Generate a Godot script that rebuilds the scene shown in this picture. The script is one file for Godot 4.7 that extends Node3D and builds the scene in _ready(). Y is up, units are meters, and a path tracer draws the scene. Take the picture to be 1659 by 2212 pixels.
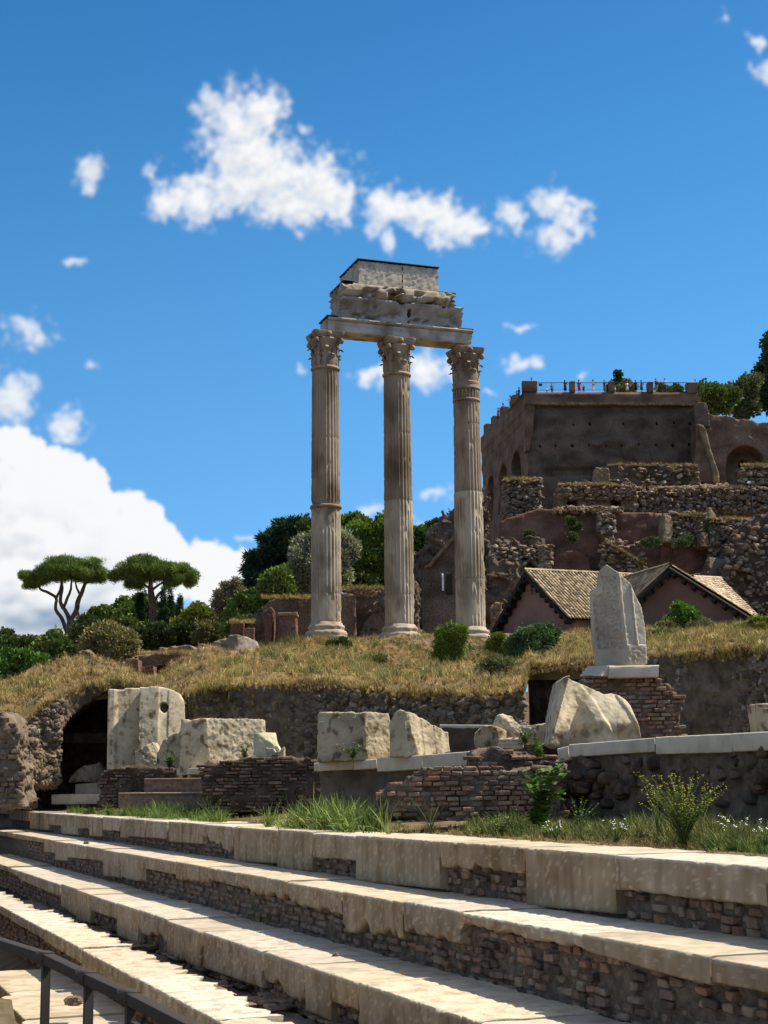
extends Node3D
# A view over marble steps to three temple columns below a ruined palace hill. Distances in metres, the eye at the origin.

const F := 3320.0
const PITCH := 0.17704
const ROLL := 0.011
const TD := Vector3(-0.3584, 0.0, -0.9336)   # the way the steps run, away from the eye
const ND := Vector3(0.9336, 0.0, -0.3584)    # across the steps, up the flight
var rng := RandomNumberGenerator.new()
var nz := FastNoiseLite.new()
var nf := FastNoiseLite.new()
var nc := FastNoiseLite.new()
var nq := FastNoiseLite.new()
var nk := FastNoiseLite.new()
var M := {}
var used := {}


class MB:
	var v := PackedVector3Array()
	var i := PackedInt32Array()
	var c := PackedColorArray()

	func tri(a: int, b: int, d: int) -> void:
		i.push_back(a); i.push_back(b); i.push_back(d)

	func quad(a: int, b: int, d: int, e: int) -> void:
		tri(a, b, d); tri(a, d, e)

	func add(p: Vector3) -> int:
		v.push_back(p)
		return v.size() - 1

	# (nu + 1) x (nv + 1) points; pts is row after row
	func sheet(pts: PackedVector3Array, nu: int, nv: int, flip := false) -> void:
		var b := v.size()
		v.append_array(pts)
		for r in nv:
			for k in nu:
				var p := b + r * (nu + 1) + k
				if flip:
					quad(p, p + nu + 1, p + nu + 2, p + 1)
				else:
					quad(p, p + 1, p + nu + 2, p + nu + 1)

	func fan(ring: PackedVector3Array, flip := false) -> void:
		var m := Vector3.ZERO
		for p in ring:
			m += p
		m /= ring.size()
		var o := add(m)
		var b := v.size()
		v.append_array(ring)
		for k in ring.size():
			var k2 := (k + 1) % ring.size()
			if flip:
				tri(o, b + k2, b + k)
			else:
				tri(o, b + k, b + k2)

	func joined(o: MB, t := Transform3D()) -> void:
		var b := v.size()
		v.append_array(t * o.v)
		for k in o.i:
			i.push_back(b + k)
		c.append_array(o.c)

	# smooth normals; turned outwards by the enclosed volume, or towards hint
	func mesh(hint := Vector3.ZERO) -> ArrayMesh:
		var n := PackedVector3Array()
		n.resize(v.size())
		var vol := 0.0
		var tot := Vector3.ZERO
		var m := Vector3.ZERO
		for p in v:
			m += p
		m /= maxf(1.0, v.size())
		for k in range(0, i.size(), 3):
			var a := v[i[k]]
			var b := v[i[k + 1]]
			var d := v[i[k + 2]]
			var fn := (d - a).cross(b - a)
			n[i[k]] += fn
			n[i[k + 1]] += fn
			n[i[k + 2]] += fn
			vol += fn.dot(a - m)
			tot += fn
		var s := vol if hint == Vector3.ZERO else tot.dot(hint)
		if s < 0.0:
			for k in range(0, i.size(), 3):
				var t := i[k + 1]
				i[k + 1] = i[k + 2]
				i[k + 2] = t
			for k in n.size():
				n[k] = -n[k]
		for k in n.size():
			n[k] = n[k].normalized() if n[k].length_squared() > 1e-20 else Vector3.UP
		var arr := []
		arr.resize(Mesh.ARRAY_MAX)
		arr[Mesh.ARRAY_VERTEX] = v
		arr[Mesh.ARRAY_NORMAL] = n
		arr[Mesh.ARRAY_INDEX] = i
		if c.size() == v.size():
			arr[Mesh.ARRAY_COLOR] = c
		var me := ArrayMesh.new()
		me.add_surface_from_arrays(Mesh.PRIMITIVE_TRIANGLES, arr)
		return me


# ---- looking through the lens: picture units 1659 x 2212 to places
func ray(x: float, y: float) -> Vector2:
	var u := (x - 829.5) / F
	var w := (1106.0 - y) / F
	var c := cos(ROLL)
	var s := sin(ROLL)
	var u2 := u * c + w * s
	var w2 := -u * s + w * c
	var z := cos(PITCH) - w2 * sin(PITCH)
	return Vector2(u2 / z, (w2 * cos(PITCH) + sin(PITCH)) / z)


func P(x: float, y: float, d: float) -> Vector3:
	var r := ray(x, y)
	return Vector3(r.x * d, r.y * d, -d)


func on_row(x: float, n: float) -> float:      # distance along a step row whose face is n across
	var u := ray(x, 1850.0).x
	var d := n / (0.9336 * u + 0.3584)
	return -0.3584 * u * d + 0.9336 * d


func row_at(t: float, n: float, y: float) -> Vector3:
	return TD * t + ND * n + Vector3(0, y, 0)


# ---- naming and placing
func fresh(called: String) -> String:
	if not used.has(called):
		used[called] = 0
		return called
	used[called] += 1
	return "%s_%03d" % [called, used[called]]


func tag(o: Node, label: String, category := "", group := "", kind := "") -> Node:
	if label:
		o.set_meta("label", label)
	if category:
		o.set_meta("category", category)
	if group:
		o.set_meta("group", group)
	if kind:
		o.set_meta("kind", kind)
	return o


func thing(called: String, label: String, category: String, at := Vector3.ZERO, turn := 0.0, group := "") -> Node3D:
	var o := Node3D.new()
	o.name = fresh(called)
	add_child(o)
	o.position = at
	o.rotation.y = turn
	tag(o, label, category, group)
	return o


func part(called: String, me: Mesh, m: Material, parent: Node, at := Transform3D()) -> MeshInstance3D:
	var o := MeshInstance3D.new()
	o.mesh = me
	o.material_override = m
	if parent == self:
		o.name = fresh(called)
	else:
		var k := "%d/%s" % [parent.get_instance_id(), called]
		o.name = called if not used.has(k) else "%s_%03d" % [called, used[k]]
		used[k] = used.get(k, 0) + 1
	parent.add_child(o, true)
	o.transform = at
	return o


func many(called: String, me: Mesh, m: Material, where: Array, tints: Array, parent: Node, label := "", category := "") -> MultiMeshInstance3D:
	var mm := MultiMesh.new()
	mm.transform_format = MultiMesh.TRANSFORM_3D
	mm.use_colors = tints.size() > 0
	mm.mesh = me
	mm.instance_count = where.size()
	for k in where.size():
		mm.set_instance_transform(k, where[k])
		if tints.size():
			mm.set_instance_color(k, tints[k])
	var o := MultiMeshInstance3D.new()
	o.multimesh = mm
	o.material_override = m
	if parent == self:
		o.name = fresh(called)
	else:
		var kk := "%d/%s" % [parent.get_instance_id(), called]
		o.name = called if not used.has(kk) else "%s_%03d" % [called, used[kk]]
		used[kk] = used.get(kk, 0) + 1
	parent.add_child(o, true)
	tag(o, label, category, "", "stuff")
	return o


func R(a: float, b: float) -> float:
	return rng.randf_range(a, b)


func N3(p: Vector3) -> float:
	return nz.get_noise_3dv(p)


# ---- materials
func lin(r: float, g: float, b: float) -> Color:
	return Color(r, g, b).linear_to_srgb()


func noise_tex(freq: float, oct: int, kind: int, sd: int, ramp: Array, size := 512) -> NoiseTexture2D:
	var f := FastNoiseLite.new()
	f.seed = sd
	f.frequency = freq
	f.fractal_octaves = oct
	f.noise_type = kind
	if kind == FastNoiseLite.TYPE_CELLULAR:
		f.cellular_return_type = FastNoiseLite.RETURN_DISTANCE
	var t := NoiseTexture2D.new()
	t.width = size
	t.height = size
	t.seamless = true
	t.noise = f
	if ramp.size():
		var g := Gradient.new()
		var offs := PackedFloat32Array()
		var cols := PackedColorArray()
		for e in ramp:
			offs.push_back(e[0])
			cols.push_back(e[1])
		g.offsets = offs
		g.colors = cols
		t.color_ramp = g
	return t


const SIMPLEX := FastNoiseLite.TYPE_SIMPLEX_SMOOTH
const CELL := FastNoiseLite.TYPE_CELLULAR


func surf(key: String, tile: Vector3, ramp: Array, freq := 0.012, rough := 0.9, bump := 0.0, bfreq := 0.03, dtile := Vector3.ZERO, dramp: Array = [], dfreq := 0.03, dkind := SIMPLEX, bkind := SIMPLEX) -> StandardMaterial3D:
	var m := StandardMaterial3D.new()
	m.resource_name = key
	m.roughness = rough
	m.metallic_specular = 0.3
	m.uv1_triplanar = true
	m.vertex_color_use_as_albedo = true
	m.uv1_world_triplanar = true
	m.uv1_scale = tile
	m.albedo_texture = noise_tex(freq, 5, SIMPLEX, key.hash() % 9999, ramp)
	if bump != 0.0:
		m.heightmap_enabled = true
		m.heightmap_scale = bump
		m.heightmap_texture = noise_tex(bfreq, 4, bkind, key.hash() % 777, [])
	if dramp.size():
		m.detail_enabled = true
		m.detail_blend_mode = BaseMaterial3D.BLEND_MODE_MUL
		m.detail_uv_layer = BaseMaterial3D.DETAIL_UV_2
		m.uv2_triplanar = true
		m.uv2_world_triplanar = true
		m.uv2_scale = dtile
		m.detail_albedo = noise_tex(dfreq, 3, dkind, key.hash() % 555, dramp)
	M[key] = m
	return m


func flat_mat(key: String, c: Color, rough := 0.8, tinted := false, metal := 0.0) -> StandardMaterial3D:
	var m := StandardMaterial3D.new()
	m.resource_name = key
	m.albedo_color = c
	m.roughness = rough
	m.metallic = metal
	m.metallic_specular = 0.3
	m.vertex_color_use_as_albedo = tinted
	M[key] = m
	return m


func leaf_mat(key: String, back: Color) -> StandardMaterial3D:
	var m := flat_mat(key, Color.WHITE, 0.65, true)
	m.backlight_enabled = true
	m.backlight = back
	return m


# ---- sky: air and clouds in every direction, laid out by angle
var edge := PackedVector2Array()
var puffs := []


func puff(x: float, y: float, rx: float, ry: float, s := 1.0) -> void:
	puffs.append([x, y, rx * 1.1, ry * 1.1, s])


func edge_y(x: float) -> float:
	var n := edge.size()
	if x <= edge[0].x:
		return edge[0].y
	for k in range(1, n):
		if x < edge[k].x:
			return lerpf(edge[k - 1].y, edge[k].y, (x - edge[k - 1].x) / (edge[k].x - edge[k - 1].x))
	return edge[n - 1].y + (x - edge[n - 1].x) * 0.35


var cloud_s := 1.0


func cloud(px: float, py: float) -> float:
	var best := -1.0
	var rag := 9.0
	var x := px
	var y := py
	for p in puffs:
		var bx: float = absf(px - p[0])
		var by: float = absf(py - p[1])
		if bx > p[2] * 1.7 + 14.0 or by > p[3] * 1.7 + 14.0:
			continue
		if rag > 8.0:
			x = px + nz.get_noise_2d(px * 0.012 + 40.0, py * 0.012) * 20.0
			y = py + nz.get_noise_2d(px * 0.012, py * 0.012 + 90.0) * 20.0
			rag = nz.get_noise_2d(px * 0.013 + 7.0, py * 0.013) * 0.55 + nq.get_noise_2d(px * 0.03, py * 0.03 + 9.0) * 0.62
		var dx: float = (x - p[0]) / p[2]
		var dy: float = (y - p[1]) / p[3]
		var r := sqrt(dx * dx + dy * dy)
		var thin: float = 1.0 - p[4]
		var d := (1.12 - r) * 1.0 + rag * (0.62 + 0.3 * thin) * smoothstep(0.0, 0.8, r) - thin * 0.42
		if d > best:
			cloud_s = lerpf(0.5, 1.0, p[4])
		best = d if best < -0.99 else maxf(best, d) + 0.10 * maxf(0.0, minf(best, d) + 0.2)
	return minf(best, 1.4)


func tower(px: float, py: float) -> float:
	var wx := nz.get_noise_2d(px * 0.02, py * 0.02 + 5.0) * 12.0
	var bil := (nc.get_noise_2d(px * 0.62 + wx, py * 0.62) + 0.55) * 34.0 + (nc.get_noise_2d(px * 1.7 + 50.0 + wx, py * 1.7) + 0.55) * 13.0
	return py - edge_y(px + wx * 0.4) + 14.0 - bil + nq.get_noise_2d(px * 0.03, py * 0.03) * 9.0


func sky_color(az: float, el: float, fine: bool, sun: Vector3) -> Color:
	var ce := cos(el)
	var dir := Vector3(sin(az) * ce, sin(el), -cos(az) * ce)
	# air: deep overhead, paler low down, whiter round the sun
	var t := 1.0 - clampf(sin(maxf(el, 0.0)), 0.0, 1.0)
	var c := Color(lerpf(0.0, 0.25, pow(t, 3.6)), lerpf(0.06, 0.58, pow(t, 2.2)), lerpf(0.2, 1.02, pow(t, 1.75)))
	var side := dir.dot(Vector3(sun.x, 0, sun.z).normalized())
	var k := clampf(1.16 + 0.5 * side, 0.85, 1.4)
	c = Color(c.r * k + 0.012 * k, c.g * k, c.b * k)
	var near := maxf(0.0, dir.dot(sun))
	c = c + Color(1.0, 0.97, 0.9) * (0.6 * pow(near, 24.0) + 0.45 * pow(near, 6.5))
	if el < 0.0:
		return Color(0.16, 0.14, 0.11)
	# where it is in the picture's own units
	var q := Vector3(dir.x, dir.y * cos(PITCH) + dir.z * sin(PITCH), -dir.y * sin(PITCH) + dir.z * cos(PITCH))
	var inside := false
	var a := 0.0
	var grey := 0.0
	if q.z < -0.3:
		var u := q.x / -q.z
		var w := q.y / -q.z
		var px := 829.5 + F * (u * cos(ROLL) - w * sin(ROLL))
		var py := 1106.0 - F * (u * sin(ROLL) + w * cos(ROLL))
		inside = px > -500.0 and px < 2200.0 and py > -600.0
		if inside:
			var dn := cloud(px, py)
			if dn > -0.22:
				var st := cloud_s
				var lit := dn - cloud(px + 22.0, py - 28.0)
				var fibre := nq.get_noise_2d(px * 0.03 + py * 0.012, py * 0.045)
				a = pow(smoothstep(-0.22, 0.95, dn), 1.25) * st * clampf(0.97 + 0.22 * fibre, 0.0, 1.0)
				grey = clampf(0.13 - lit * 0.42, 0.0, 0.42) * smoothstep(0.35, 1.1, dn)
			if px < 660.0:
				var deep := tower(px, py)
				if deep > -12.0:
					var al2 := smoothstep(-4.0, 7.0, deep) * smoothstep(650.0, 560.0, px)
					var lit2 := deep - tower(px + 16.0, py - 22.0)
					var lo := smoothstep(70.0, 330.0, deep)
					var sh := nz.get_noise_2d(px * 0.0045 + 3.0, py * 0.011) * 0.7 + nq.get_noise_2d(px * 0.012, py * 0.024) * 0.4
					var g2 := clampf(0.16 - lit2 * 0.012, 0.0, 0.5) * (1.0 - lo * 0.4) + lo * (0.10 + sh * 0.55)
					var band := exp(-pow((py - 1338.0 + 14.0 * sh) / 38.0, 2.0)) * smoothstep(330.0, 150.0, px)
					g2 = clampf(g2 + band * 0.4, 0.0, 0.7)
					var hole := exp(-pow((px - 392.0) / 44.0, 2.0) - pow((py - 1306.0) / 20.0, 2.0)) + nf.get_noise_2d(px * 0.02, py * 0.03) * 0.5
					al2 *= 1.0 - smoothstep(0.5, 0.95, hole) * 0.85
					if al2 > a:
						a = al2
						grey = g2
	if not inside:
		# scattered fair-weather cumulus all round, more cover than in the view, added for white fill light
		var cl := nz.get_noise_3d(dir.x * 1.5 / (el + 0.35) + 20.0, 4.0, dir.z * 1.5 / (el + 0.35)) + nf.get_noise_3d(dir.x * 7.0, dir.y * 7.0, dir.z * 7.0) * 0.25
		a = smoothstep(0.10, 0.36, cl + (0.12 if el < 0.35 else 0.0))
		grey = clampf(0.1 - cl * 0.1, 0.0, 0.3)
	var white := Color(0.93, 0.94, 0.95).lerp(Color(0.33, 0.43, 0.56), grey * 1.5)
	return c.lerp(white, clampf(a, 0.0, 1.0))


func sky_part(w: int, h: int, i0: int, j0: int, ni: int, nj: int, sun: Vector3) -> Image:
	var d := PackedFloat32Array()
	d.resize(ni * nj * 3)
	var k := 0
	for j in nj:
		var el := PI / 2 - (j0 + j + 0.5) / h * PI
		for i in ni:
			var c := sky_color((i0 + i + 0.5) / w * TAU - PI, el, true, sun)
			d[k] = c.r
			d[k + 1] = c.g
			d[k + 2] = c.b
			k += 3
	return Image.create_from_data(ni, nj, false, Image.FORMAT_RGBF, d.to_byte_array())


func make_sky(sun: Vector3) -> PanoramaSkyMaterial:
	for e in [[-600, 1010], [-200, 960], [0, 928], [9, 922], [43, 924], [77, 946], [107, 976], [142, 985], [198, 1006], [224, 1032], [243, 1075], [301, 1079], [331, 1092], [357, 1122], [362, 1148], [387, 1159], [404, 1186], [430, 1174], [482, 1187], [516, 1198], [546, 1212], [640, 1275]]:
		edge.push_back(Vector2(e[0], e[1]))
	for e in [[505, 265, 75, 75], [570, 245, 45, 60], [545, 340, 95, 70], [600, 385, 110, 70], [690, 395, 75, 62], [520, 400, 90, 62], [420, 430, 78, 50], [365, 440, 45, 38], [640, 440, 110, 48], [740, 430, 34, 60, 0.9], [660, 470, 40, 18, 0.9], [455, 225, 32, 45, 0.5], [655, 280, 22, 30, 0.35], [330, 370, 16, 32, 0.4],
		[195, 372, 30, 34, 0.62], [190, 400, 22, 22, 0.55], [160, 562, 34, 11, 0.5], [825, 450, 38, 52], [820, 425, 20, 30, 0.8], [880, 450, 45, 34], [925, 458, 62, 44], [985, 480, 60, 40], [1030, 498, 52, 22], [945, 515, 25, 30, 0.85], [835, 520, 22, 36, 0.65],
		[1105, 458, 38, 30, 0.75], [1122, 475, 15, 28, 0.6], [1195, 440, 42, 36, 0.85], [1240, 438, 46, 16, 0.75], [1225, 470, 40, 34, 0.75], [1195, 515, 52, 32, 0.85], [1250, 495, 24, 28, 0.7],
		[1637, 90, 26, 20, 0.7], [1655, 150, 40, 32, 0.55], [1565, 33, 18, 16, 0.3], [55, 710, 62, 34, 0.5], [90, 720, 32, 24, 0.55], [206, 793, 20, 15, 0.4], [25, 860, 52, 60, 0.8], [135, 920, 46, 34, 0.72], [150, 935, 30, 16, 0.7],
		[798, 815, 36, 26, 0.85], [835, 800, 30, 26, 0.8], [915, 800, 38, 44, 1.0], [895, 775, 25, 26, 0.9], [975, 800, 22, 36, 0.6], [1130, 713, 46, 10, 0.55], [1125, 782, 40, 20, 0.65], [1150, 788, 20, 18, 0.6], [1260, 808, 18, 14, 0.55], [1050, 855, 22, 8, 0.4], [800, 1092, 36, 18, 0.5], [945, 1070, 46, 16, 0.5], [530, 1162, 30, 9, 0.3], [650, 795, 12, 16, 0.25], [905, 1135, 26, 14, 0.35]]:
		puff(e[0], e[1], e[2], e[3], e[4] if e.size() > 4 else 1.0)
	var w := 4096
	var h := 2048
	var im := sky_part(640, 320, 0, 0, 640, 320, sun)
	im.resize(w, h, Image.INTERPOLATE_CUBIC)
	var i0 := 1790
	var j0 := 640
	var patch := sky_part(w, h, i0, j0, 516, 390, sun)
	im.blit_rect(patch, Rect2i(0, 0, 516, 390), Vector2i(i0, j0))
	var m := PanoramaSkyMaterial.new()
	m.panorama = ImageTexture.create_from_image(im)
	return m


# ---- stone shapes
# a chamfered, slightly battered box of 44 triangles
func chip_box(a: float, b: float, d: float, ch: float, jit: float) -> ArrayMesh:
	var m := MB.new()
	var at := {}
	for sx in [-1, 1]:
		for sy in [-1, 1]:
			for sz in [-1, 1]:
				var off := Vector3(R(-jit, jit), R(-jit, jit), R(-jit, jit))
				for k in 3:
					var h := Vector3(a - ch, b - ch, d - ch)
					h[k] += ch
					at[[sx, sy, sz, k]] = m.add(Vector3(sx * h.x, sy * h.y, sz * h.z) + off + Vector3(R(-jit, jit), R(-jit, jit), R(-jit, jit)) * 0.4)
	for k in 3:
		var k1 := (k + 1) % 3
		var k2 := (k + 2) % 3
		for s in [-1, 1]:
			var q := []
			for e in [[-1, -1], [1, -1], [1, 1], [-1, 1]]:
				var g := [0, 0, 0]
				g[k] = s
				g[k1] = e[0]
				g[k2] = e[1]
				q.append(at[[g[0], g[1], g[2], k]])
			out_tri(m, q[0], q[1], q[2])
			out_tri(m, q[0], q[2], q[3])
		for s1 in [-1, 1]:
			for s2 in [-1, 1]:
				var lo := [0, 0, 0]
				lo[k1] = s1
				lo[k2] = s2
				var hi := lo.duplicate()
				lo[k] = -1
				hi[k] = 1
				out_tri(m, at[[lo[0], lo[1], lo[2], k1]], at[[hi[0], hi[1], hi[2], k1]], at[[hi[0], hi[1], hi[2], k2]])
				out_tri(m, at[[lo[0], lo[1], lo[2], k1]], at[[hi[0], hi[1], hi[2], k2]], at[[lo[0], lo[1], lo[2], k2]])
	for sx in [-1, 1]:
		for sy in [-1, 1]:
			for sz in [-1, 1]:
				out_tri(m, at[[sx, sy, sz, 0]], at[[sx, sy, sz, 1]], at[[sx, sy, sz, 2]])
	return m.mesh()


func out_tri(m: MB, a: int, b: int, c: int) -> void:   # a triangle of a shape round the origin, facing outwards
	var n := (m.v[c] - m.v[a]).cross(m.v[b] - m.v[a])
	if n.dot(m.v[a] + m.v[b] + m.v[c]) < 0.0:
		m.tri(a, c, b)
	else:
		m.tri(a, b, c)


# a marble seat block: x along the row 0..len, y 0 down to the drop, z from the face back
func seat_block(length: float, depth: float, d0: float, d1: float, jag: float, rough: float, sd: float, back_jag := 0.05) -> ArrayMesh:
	var nu := clampi(int(length / 0.045), 8, 56)
	var m := MB.new()
	var face: Array[PackedVector3Array] = []
	var rings: Array[PackedVector3Array] = []
	# a broken lower edge: flakes of uneven length and depth
	var flakes := []
	var fx := 0.0
	var rg := RandomNumberGenerator.new()
	rg.seed = int(sd * 1000.0) + 17
	while fx < length + 0.3:
		flakes.append([fx, (0.0 if rg.randf() < 0.3 else pow(rg.randf(), 1.5)) * jag])
		fx += rg.randf_range(0.03, 0.22)
	for k in nu + 1:
		var s := float(k) / nu
		var x := s * length
		var drop := lerpf(d0, d1, s) - 0.012
		var q0 := 0
		while q0 < flakes.size() - 2 and flakes[q0 + 1][0] < x:
			q0 += 1
		var ff: float = clampf((x - flakes[q0][0]) / (flakes[q0 + 1][0] - flakes[q0][0]), 0.0, 1.0)
		var jn: float = lerpf(flakes[q0][1], flakes[q0 + 1][1], pow(ff, 0.6))
		drop -= drop * 0.42 * jn - 0.008 * nf.get_noise_2d(x * 26.0 + sd * 11.0, 3.0)
		drop = maxf(drop, 0.05)
		var chip := 0.010 + 0.02 * maxf(0.0, nz.get_noise_2d(x * 14.0 + sd * 19.0, 8.0) + 0.1) * (1.0 + rough * 1.6)
		var e := minf(s, 1.0 - s) * length
		chip += 0.022 * exp(-e / 0.03) + 0.09 * maxf(0.0, nz.get_noise_2d(x * 5.0 + sd * 23.0, 18.0) - 0.26) + 0.05 * maxf(0.0, nz.get_noise_2d(sd * 23.0, x + 28.0)) * exp(-e / 0.09)
		var bk := depth + back_jag * (nz.get_noise_2d(x * 1.7 + sd * 5.0, 77.0) * 2.0 + 0.25 * nf.get_noise_2d(x * 17.0, sd))
		var row := PackedVector3Array()
		# top from the back to the worn front edge
		for q in 7:
			var z := lerpf(bk, chip * 1.4, q / 6.0)
			var yy := (N3(Vector3(x * 6.0 + sd * 9.0, 2.0, z * 6.0)) * 0.010 + nf.get_noise_3d(x * 34.0, sd, z * 34.0) * 0.003) * (0.3 + rough)
			row.push_back(Vector3(x, yy - 0.002, z))
		row.push_back(Vector3(x, -chip * 0.35, chip * 0.4))
		var set_in := 0.012 * exp(-e / 0.025)
		for q in 15:
			var f := q / 14.0
			var y := -lerpf(chip, drop, f)
			var zz := set_in + (N3(Vector3(x * 7.0 + sd * 4.0, y * 7.0, 5.0)) * 0.012 + nf.get_noise_3d(x * 40.0, y * 40.0, sd) * 0.004) * (0.25 + rough)
			if jag > 0.0:
				zz += 0.035 * jag * pow(f, 6.0) * (0.5 + jn)
			row.push_back(Vector3(x, y, zz))
		row.push_back(Vector3(x, -drop - 0.012, 0.03 + 0.03 * jag))
		row.push_back(Vector3(x, -drop - 0.01, minf(depth * 0.6, 0.4)))
		row.push_back(Vector3(x, -minf(drop, 0.16), bk - 0.02))
		rings.append(row)
	var nv := rings[0].size()
	var pts := PackedVector3Array()
	for r in rings:
		pts.append_array(r)
		pts.push_back(r[0])
	m.sheet(pts, nv, nu)
	m.fan(rings[0])
	m.fan(rings[nu], true)
	# brown patina with riser shade mixed into its colour, drip streaks and lichen specks on the upright faces; treads worn clean
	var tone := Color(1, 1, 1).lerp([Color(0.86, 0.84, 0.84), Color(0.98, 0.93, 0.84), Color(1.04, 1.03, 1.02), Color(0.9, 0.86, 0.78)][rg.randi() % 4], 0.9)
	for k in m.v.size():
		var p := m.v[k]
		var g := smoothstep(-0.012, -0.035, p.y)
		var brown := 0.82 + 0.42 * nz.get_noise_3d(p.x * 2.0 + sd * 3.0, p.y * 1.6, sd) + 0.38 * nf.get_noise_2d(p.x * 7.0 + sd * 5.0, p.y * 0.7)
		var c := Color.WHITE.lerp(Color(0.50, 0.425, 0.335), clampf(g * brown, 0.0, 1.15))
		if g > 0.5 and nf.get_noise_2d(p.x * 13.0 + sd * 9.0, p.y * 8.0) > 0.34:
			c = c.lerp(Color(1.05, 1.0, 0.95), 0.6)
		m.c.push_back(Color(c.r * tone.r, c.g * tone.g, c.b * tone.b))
	return m.mesh()


var bricks: Array[ArrayMesh] = []
var brick_mats: Array = []
const ROW_N := [6.75, 5.87, 4.9, 3.9, 2.9]
const ROW_Y := [-0.6, -1.14, -1.74, -2.15, -2.7]


func build_steps() -> void:
	for k in 8:
		bricks.append(chip_box(R(0.05, 0.11), R(0.026, 0.042), 0.06, 0.012, 0.010))
	# x from, x to, drop left, drop right in picture units, how jagged below, how rough
	var rows := [
		[[-70, 16, 9, 9, 0, 0.3], [16, 45, 21, 21, 0, 0.2], [46, 60, 21, 21, 0, 0.2], [61, 101, 36, 36, 0, 0.2], [102, 129, 25, 25, 0, 0.3], [129, 165, 42, 42, 0, 0.2], [165.5, 190, 28, 28, 0.3, 0.2], [190.5, 218, 41, 41, 0, 0.2], [220, 256, 30, 28, 0.2, 0.3], [257, 274, 41, 41, 0, 0.1], [274.5, 311, 38, 38, 0, 0.2], [313.5, 359, 36.5, 36.5, 0, 0.2], [361.5, 435, 43, 43, 0, 0.2], [436.5, 502, 30, 60, 0.7, 0.4], [502.5, 595, 73, 70, 0, 0.2], [596, 672, 84, 84, 0, 0.2], [672.5, 766, 53, 53, 0.2, 0.4], [767, 948, 96, 100, 0, 0.15], [949.5, 1130, 56, 57, 0.5, 0.8], [1131, 1324, 120, 123, 0, 0.12], [1325, 1650, 72, 86, 0.15, 0.25], [1652, 1790, 90, 100, 0, 0.3]],
		[[-60, 30, 11, 10, 0, 0.2], [31, 94, 11, 10, 0, 0.2], [94.5, 116, 28, 28, 0, 0.2], [116.5, 144, 40, 38, 0, 0.2], [145, 183, 31, 29, 0, 0.3], [185, 222, 27, 27, 0, 0.2], [222.5, 258, 55, 53, 0, 0.3], [258.5, 314, 56, 54, 0.2, 0.2], [314.5, 377, 26, 28, 0, 0.2], [378.5, 448, 38, 36, 0.4, 0.5], [450, 510, 28, 30, 0.6, 0.4], [510.5, 617, 40, 42, 0.9, 0.4], [619.5, 737, 44, 50, 0.9, 0.5], [737.5, 866, 83, 80, 0.9, 0.4], [867, 987, 63, 70, 0.35, 1.0], [989, 1248, 30, 36, 0.8, 0.9], [1249, 1521, 36, 66, 0.25, 0.2], [1523, 1660, 54, 55, 0.2, 0.2], [1661, 1800, 60, 60, 0.1, 0.2]],
		[[-60, 17, 12, 12, 0.3, 0.3], [21, 41, 12, 16, 0.6, 0.4], [41.5, 131, 20, 27, 0.4, 0.4], [131.5, 167, 48, 58, 0.2, 0.4], [167.5, 197, 63, 60, 0, 0.3], [197.5, 253, 33, 33, 0, 0.2], [254, 299, 70, 70, 0, 0.2], [300, 361, 49, 52, 0.8, 1.0], [361.5, 435, 70, 78, 0.3, 0.2], [439, 563, 74, 76, 0, 1.0], [566, 652, 56, 90, 0.7, 0.3], [654, 709, 94, 98, 0.2, 0.2], [709.5, 766, 60, 62, 0.3, 0.2], [767, 1020, 94, 104, 0, 1.2], [1021, 1330, 100, 100, 0, 0.6]],
		[[-70, 27, 18, 19, 0.2, 0.9], [27.5, 101, 21, 24, 0.3, 1.0], [101.5, 178, 27, 33, 0.2, 1.0], [180, 296, 40, 50, 0.1, 0.9], [297.5, 470, 54, 70, 0.1, 1.0], [472, 700, 80, 80, 0.1, 1.0]]]
	var titles := ["uppermost row of marble seat blocks, edging the grass below the ruins", "second row of marble seat blocks, with ragged lower edges over brick", "third row of marble and pitted travertine seat blocks, counted from the grass", "fourth row of rough pale travertine slabs, beside a strip of broken brick paving"]
	var tops := [M.marble, M.marble_grey, M.travertine, M.marble_tan]
	for k in 4:
		var n: float = ROW_N[k]
		var y: float = ROW_Y[k]
		var o := thing("seat_row", titles[k], "stone steps", row_at(on_row(800, n), n, y), 0, "rows of stepped stone seats")
		var t00 := on_row(800, n)
		var base := Basis(TD, Vector3.UP, ND)
		var idx := 0
		for e in rows[k]:
			var ta := on_row(e[1], n)
			var tb := on_row(e[0], n)
			var da: float = e[3] * depth_of(e[1], n) / F
			var db: float = e[2] * depth_of(e[0], n) / F
			var depth := 1.04
			var bj := 0.03
			if k == 0:
				depth = R(0.75, 1.0)
				bj = 0.06
			elif k == 3:
				depth = R(0.5, 0.68)
				bj = 0.12
			var rough: float = e[5]
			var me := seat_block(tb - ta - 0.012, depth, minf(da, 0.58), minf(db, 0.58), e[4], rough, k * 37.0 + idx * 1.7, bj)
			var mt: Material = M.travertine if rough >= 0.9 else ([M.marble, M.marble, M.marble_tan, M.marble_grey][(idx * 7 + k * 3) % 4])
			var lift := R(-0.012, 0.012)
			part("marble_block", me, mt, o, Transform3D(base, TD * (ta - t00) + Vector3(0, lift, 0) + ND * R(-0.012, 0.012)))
			idx += 1
		build_riser(k, rows[k], o)
	# tread paving left of the fourth row's slabs, patched with brick
	var pv := thing("brick_paving", "strip of broken red brick paving behind the fourth row's rough slabs", "paving", row_at(16.0, 4.45, -2.27))
	var bed := MB.new()
	var pts := PackedVector3Array()
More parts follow.
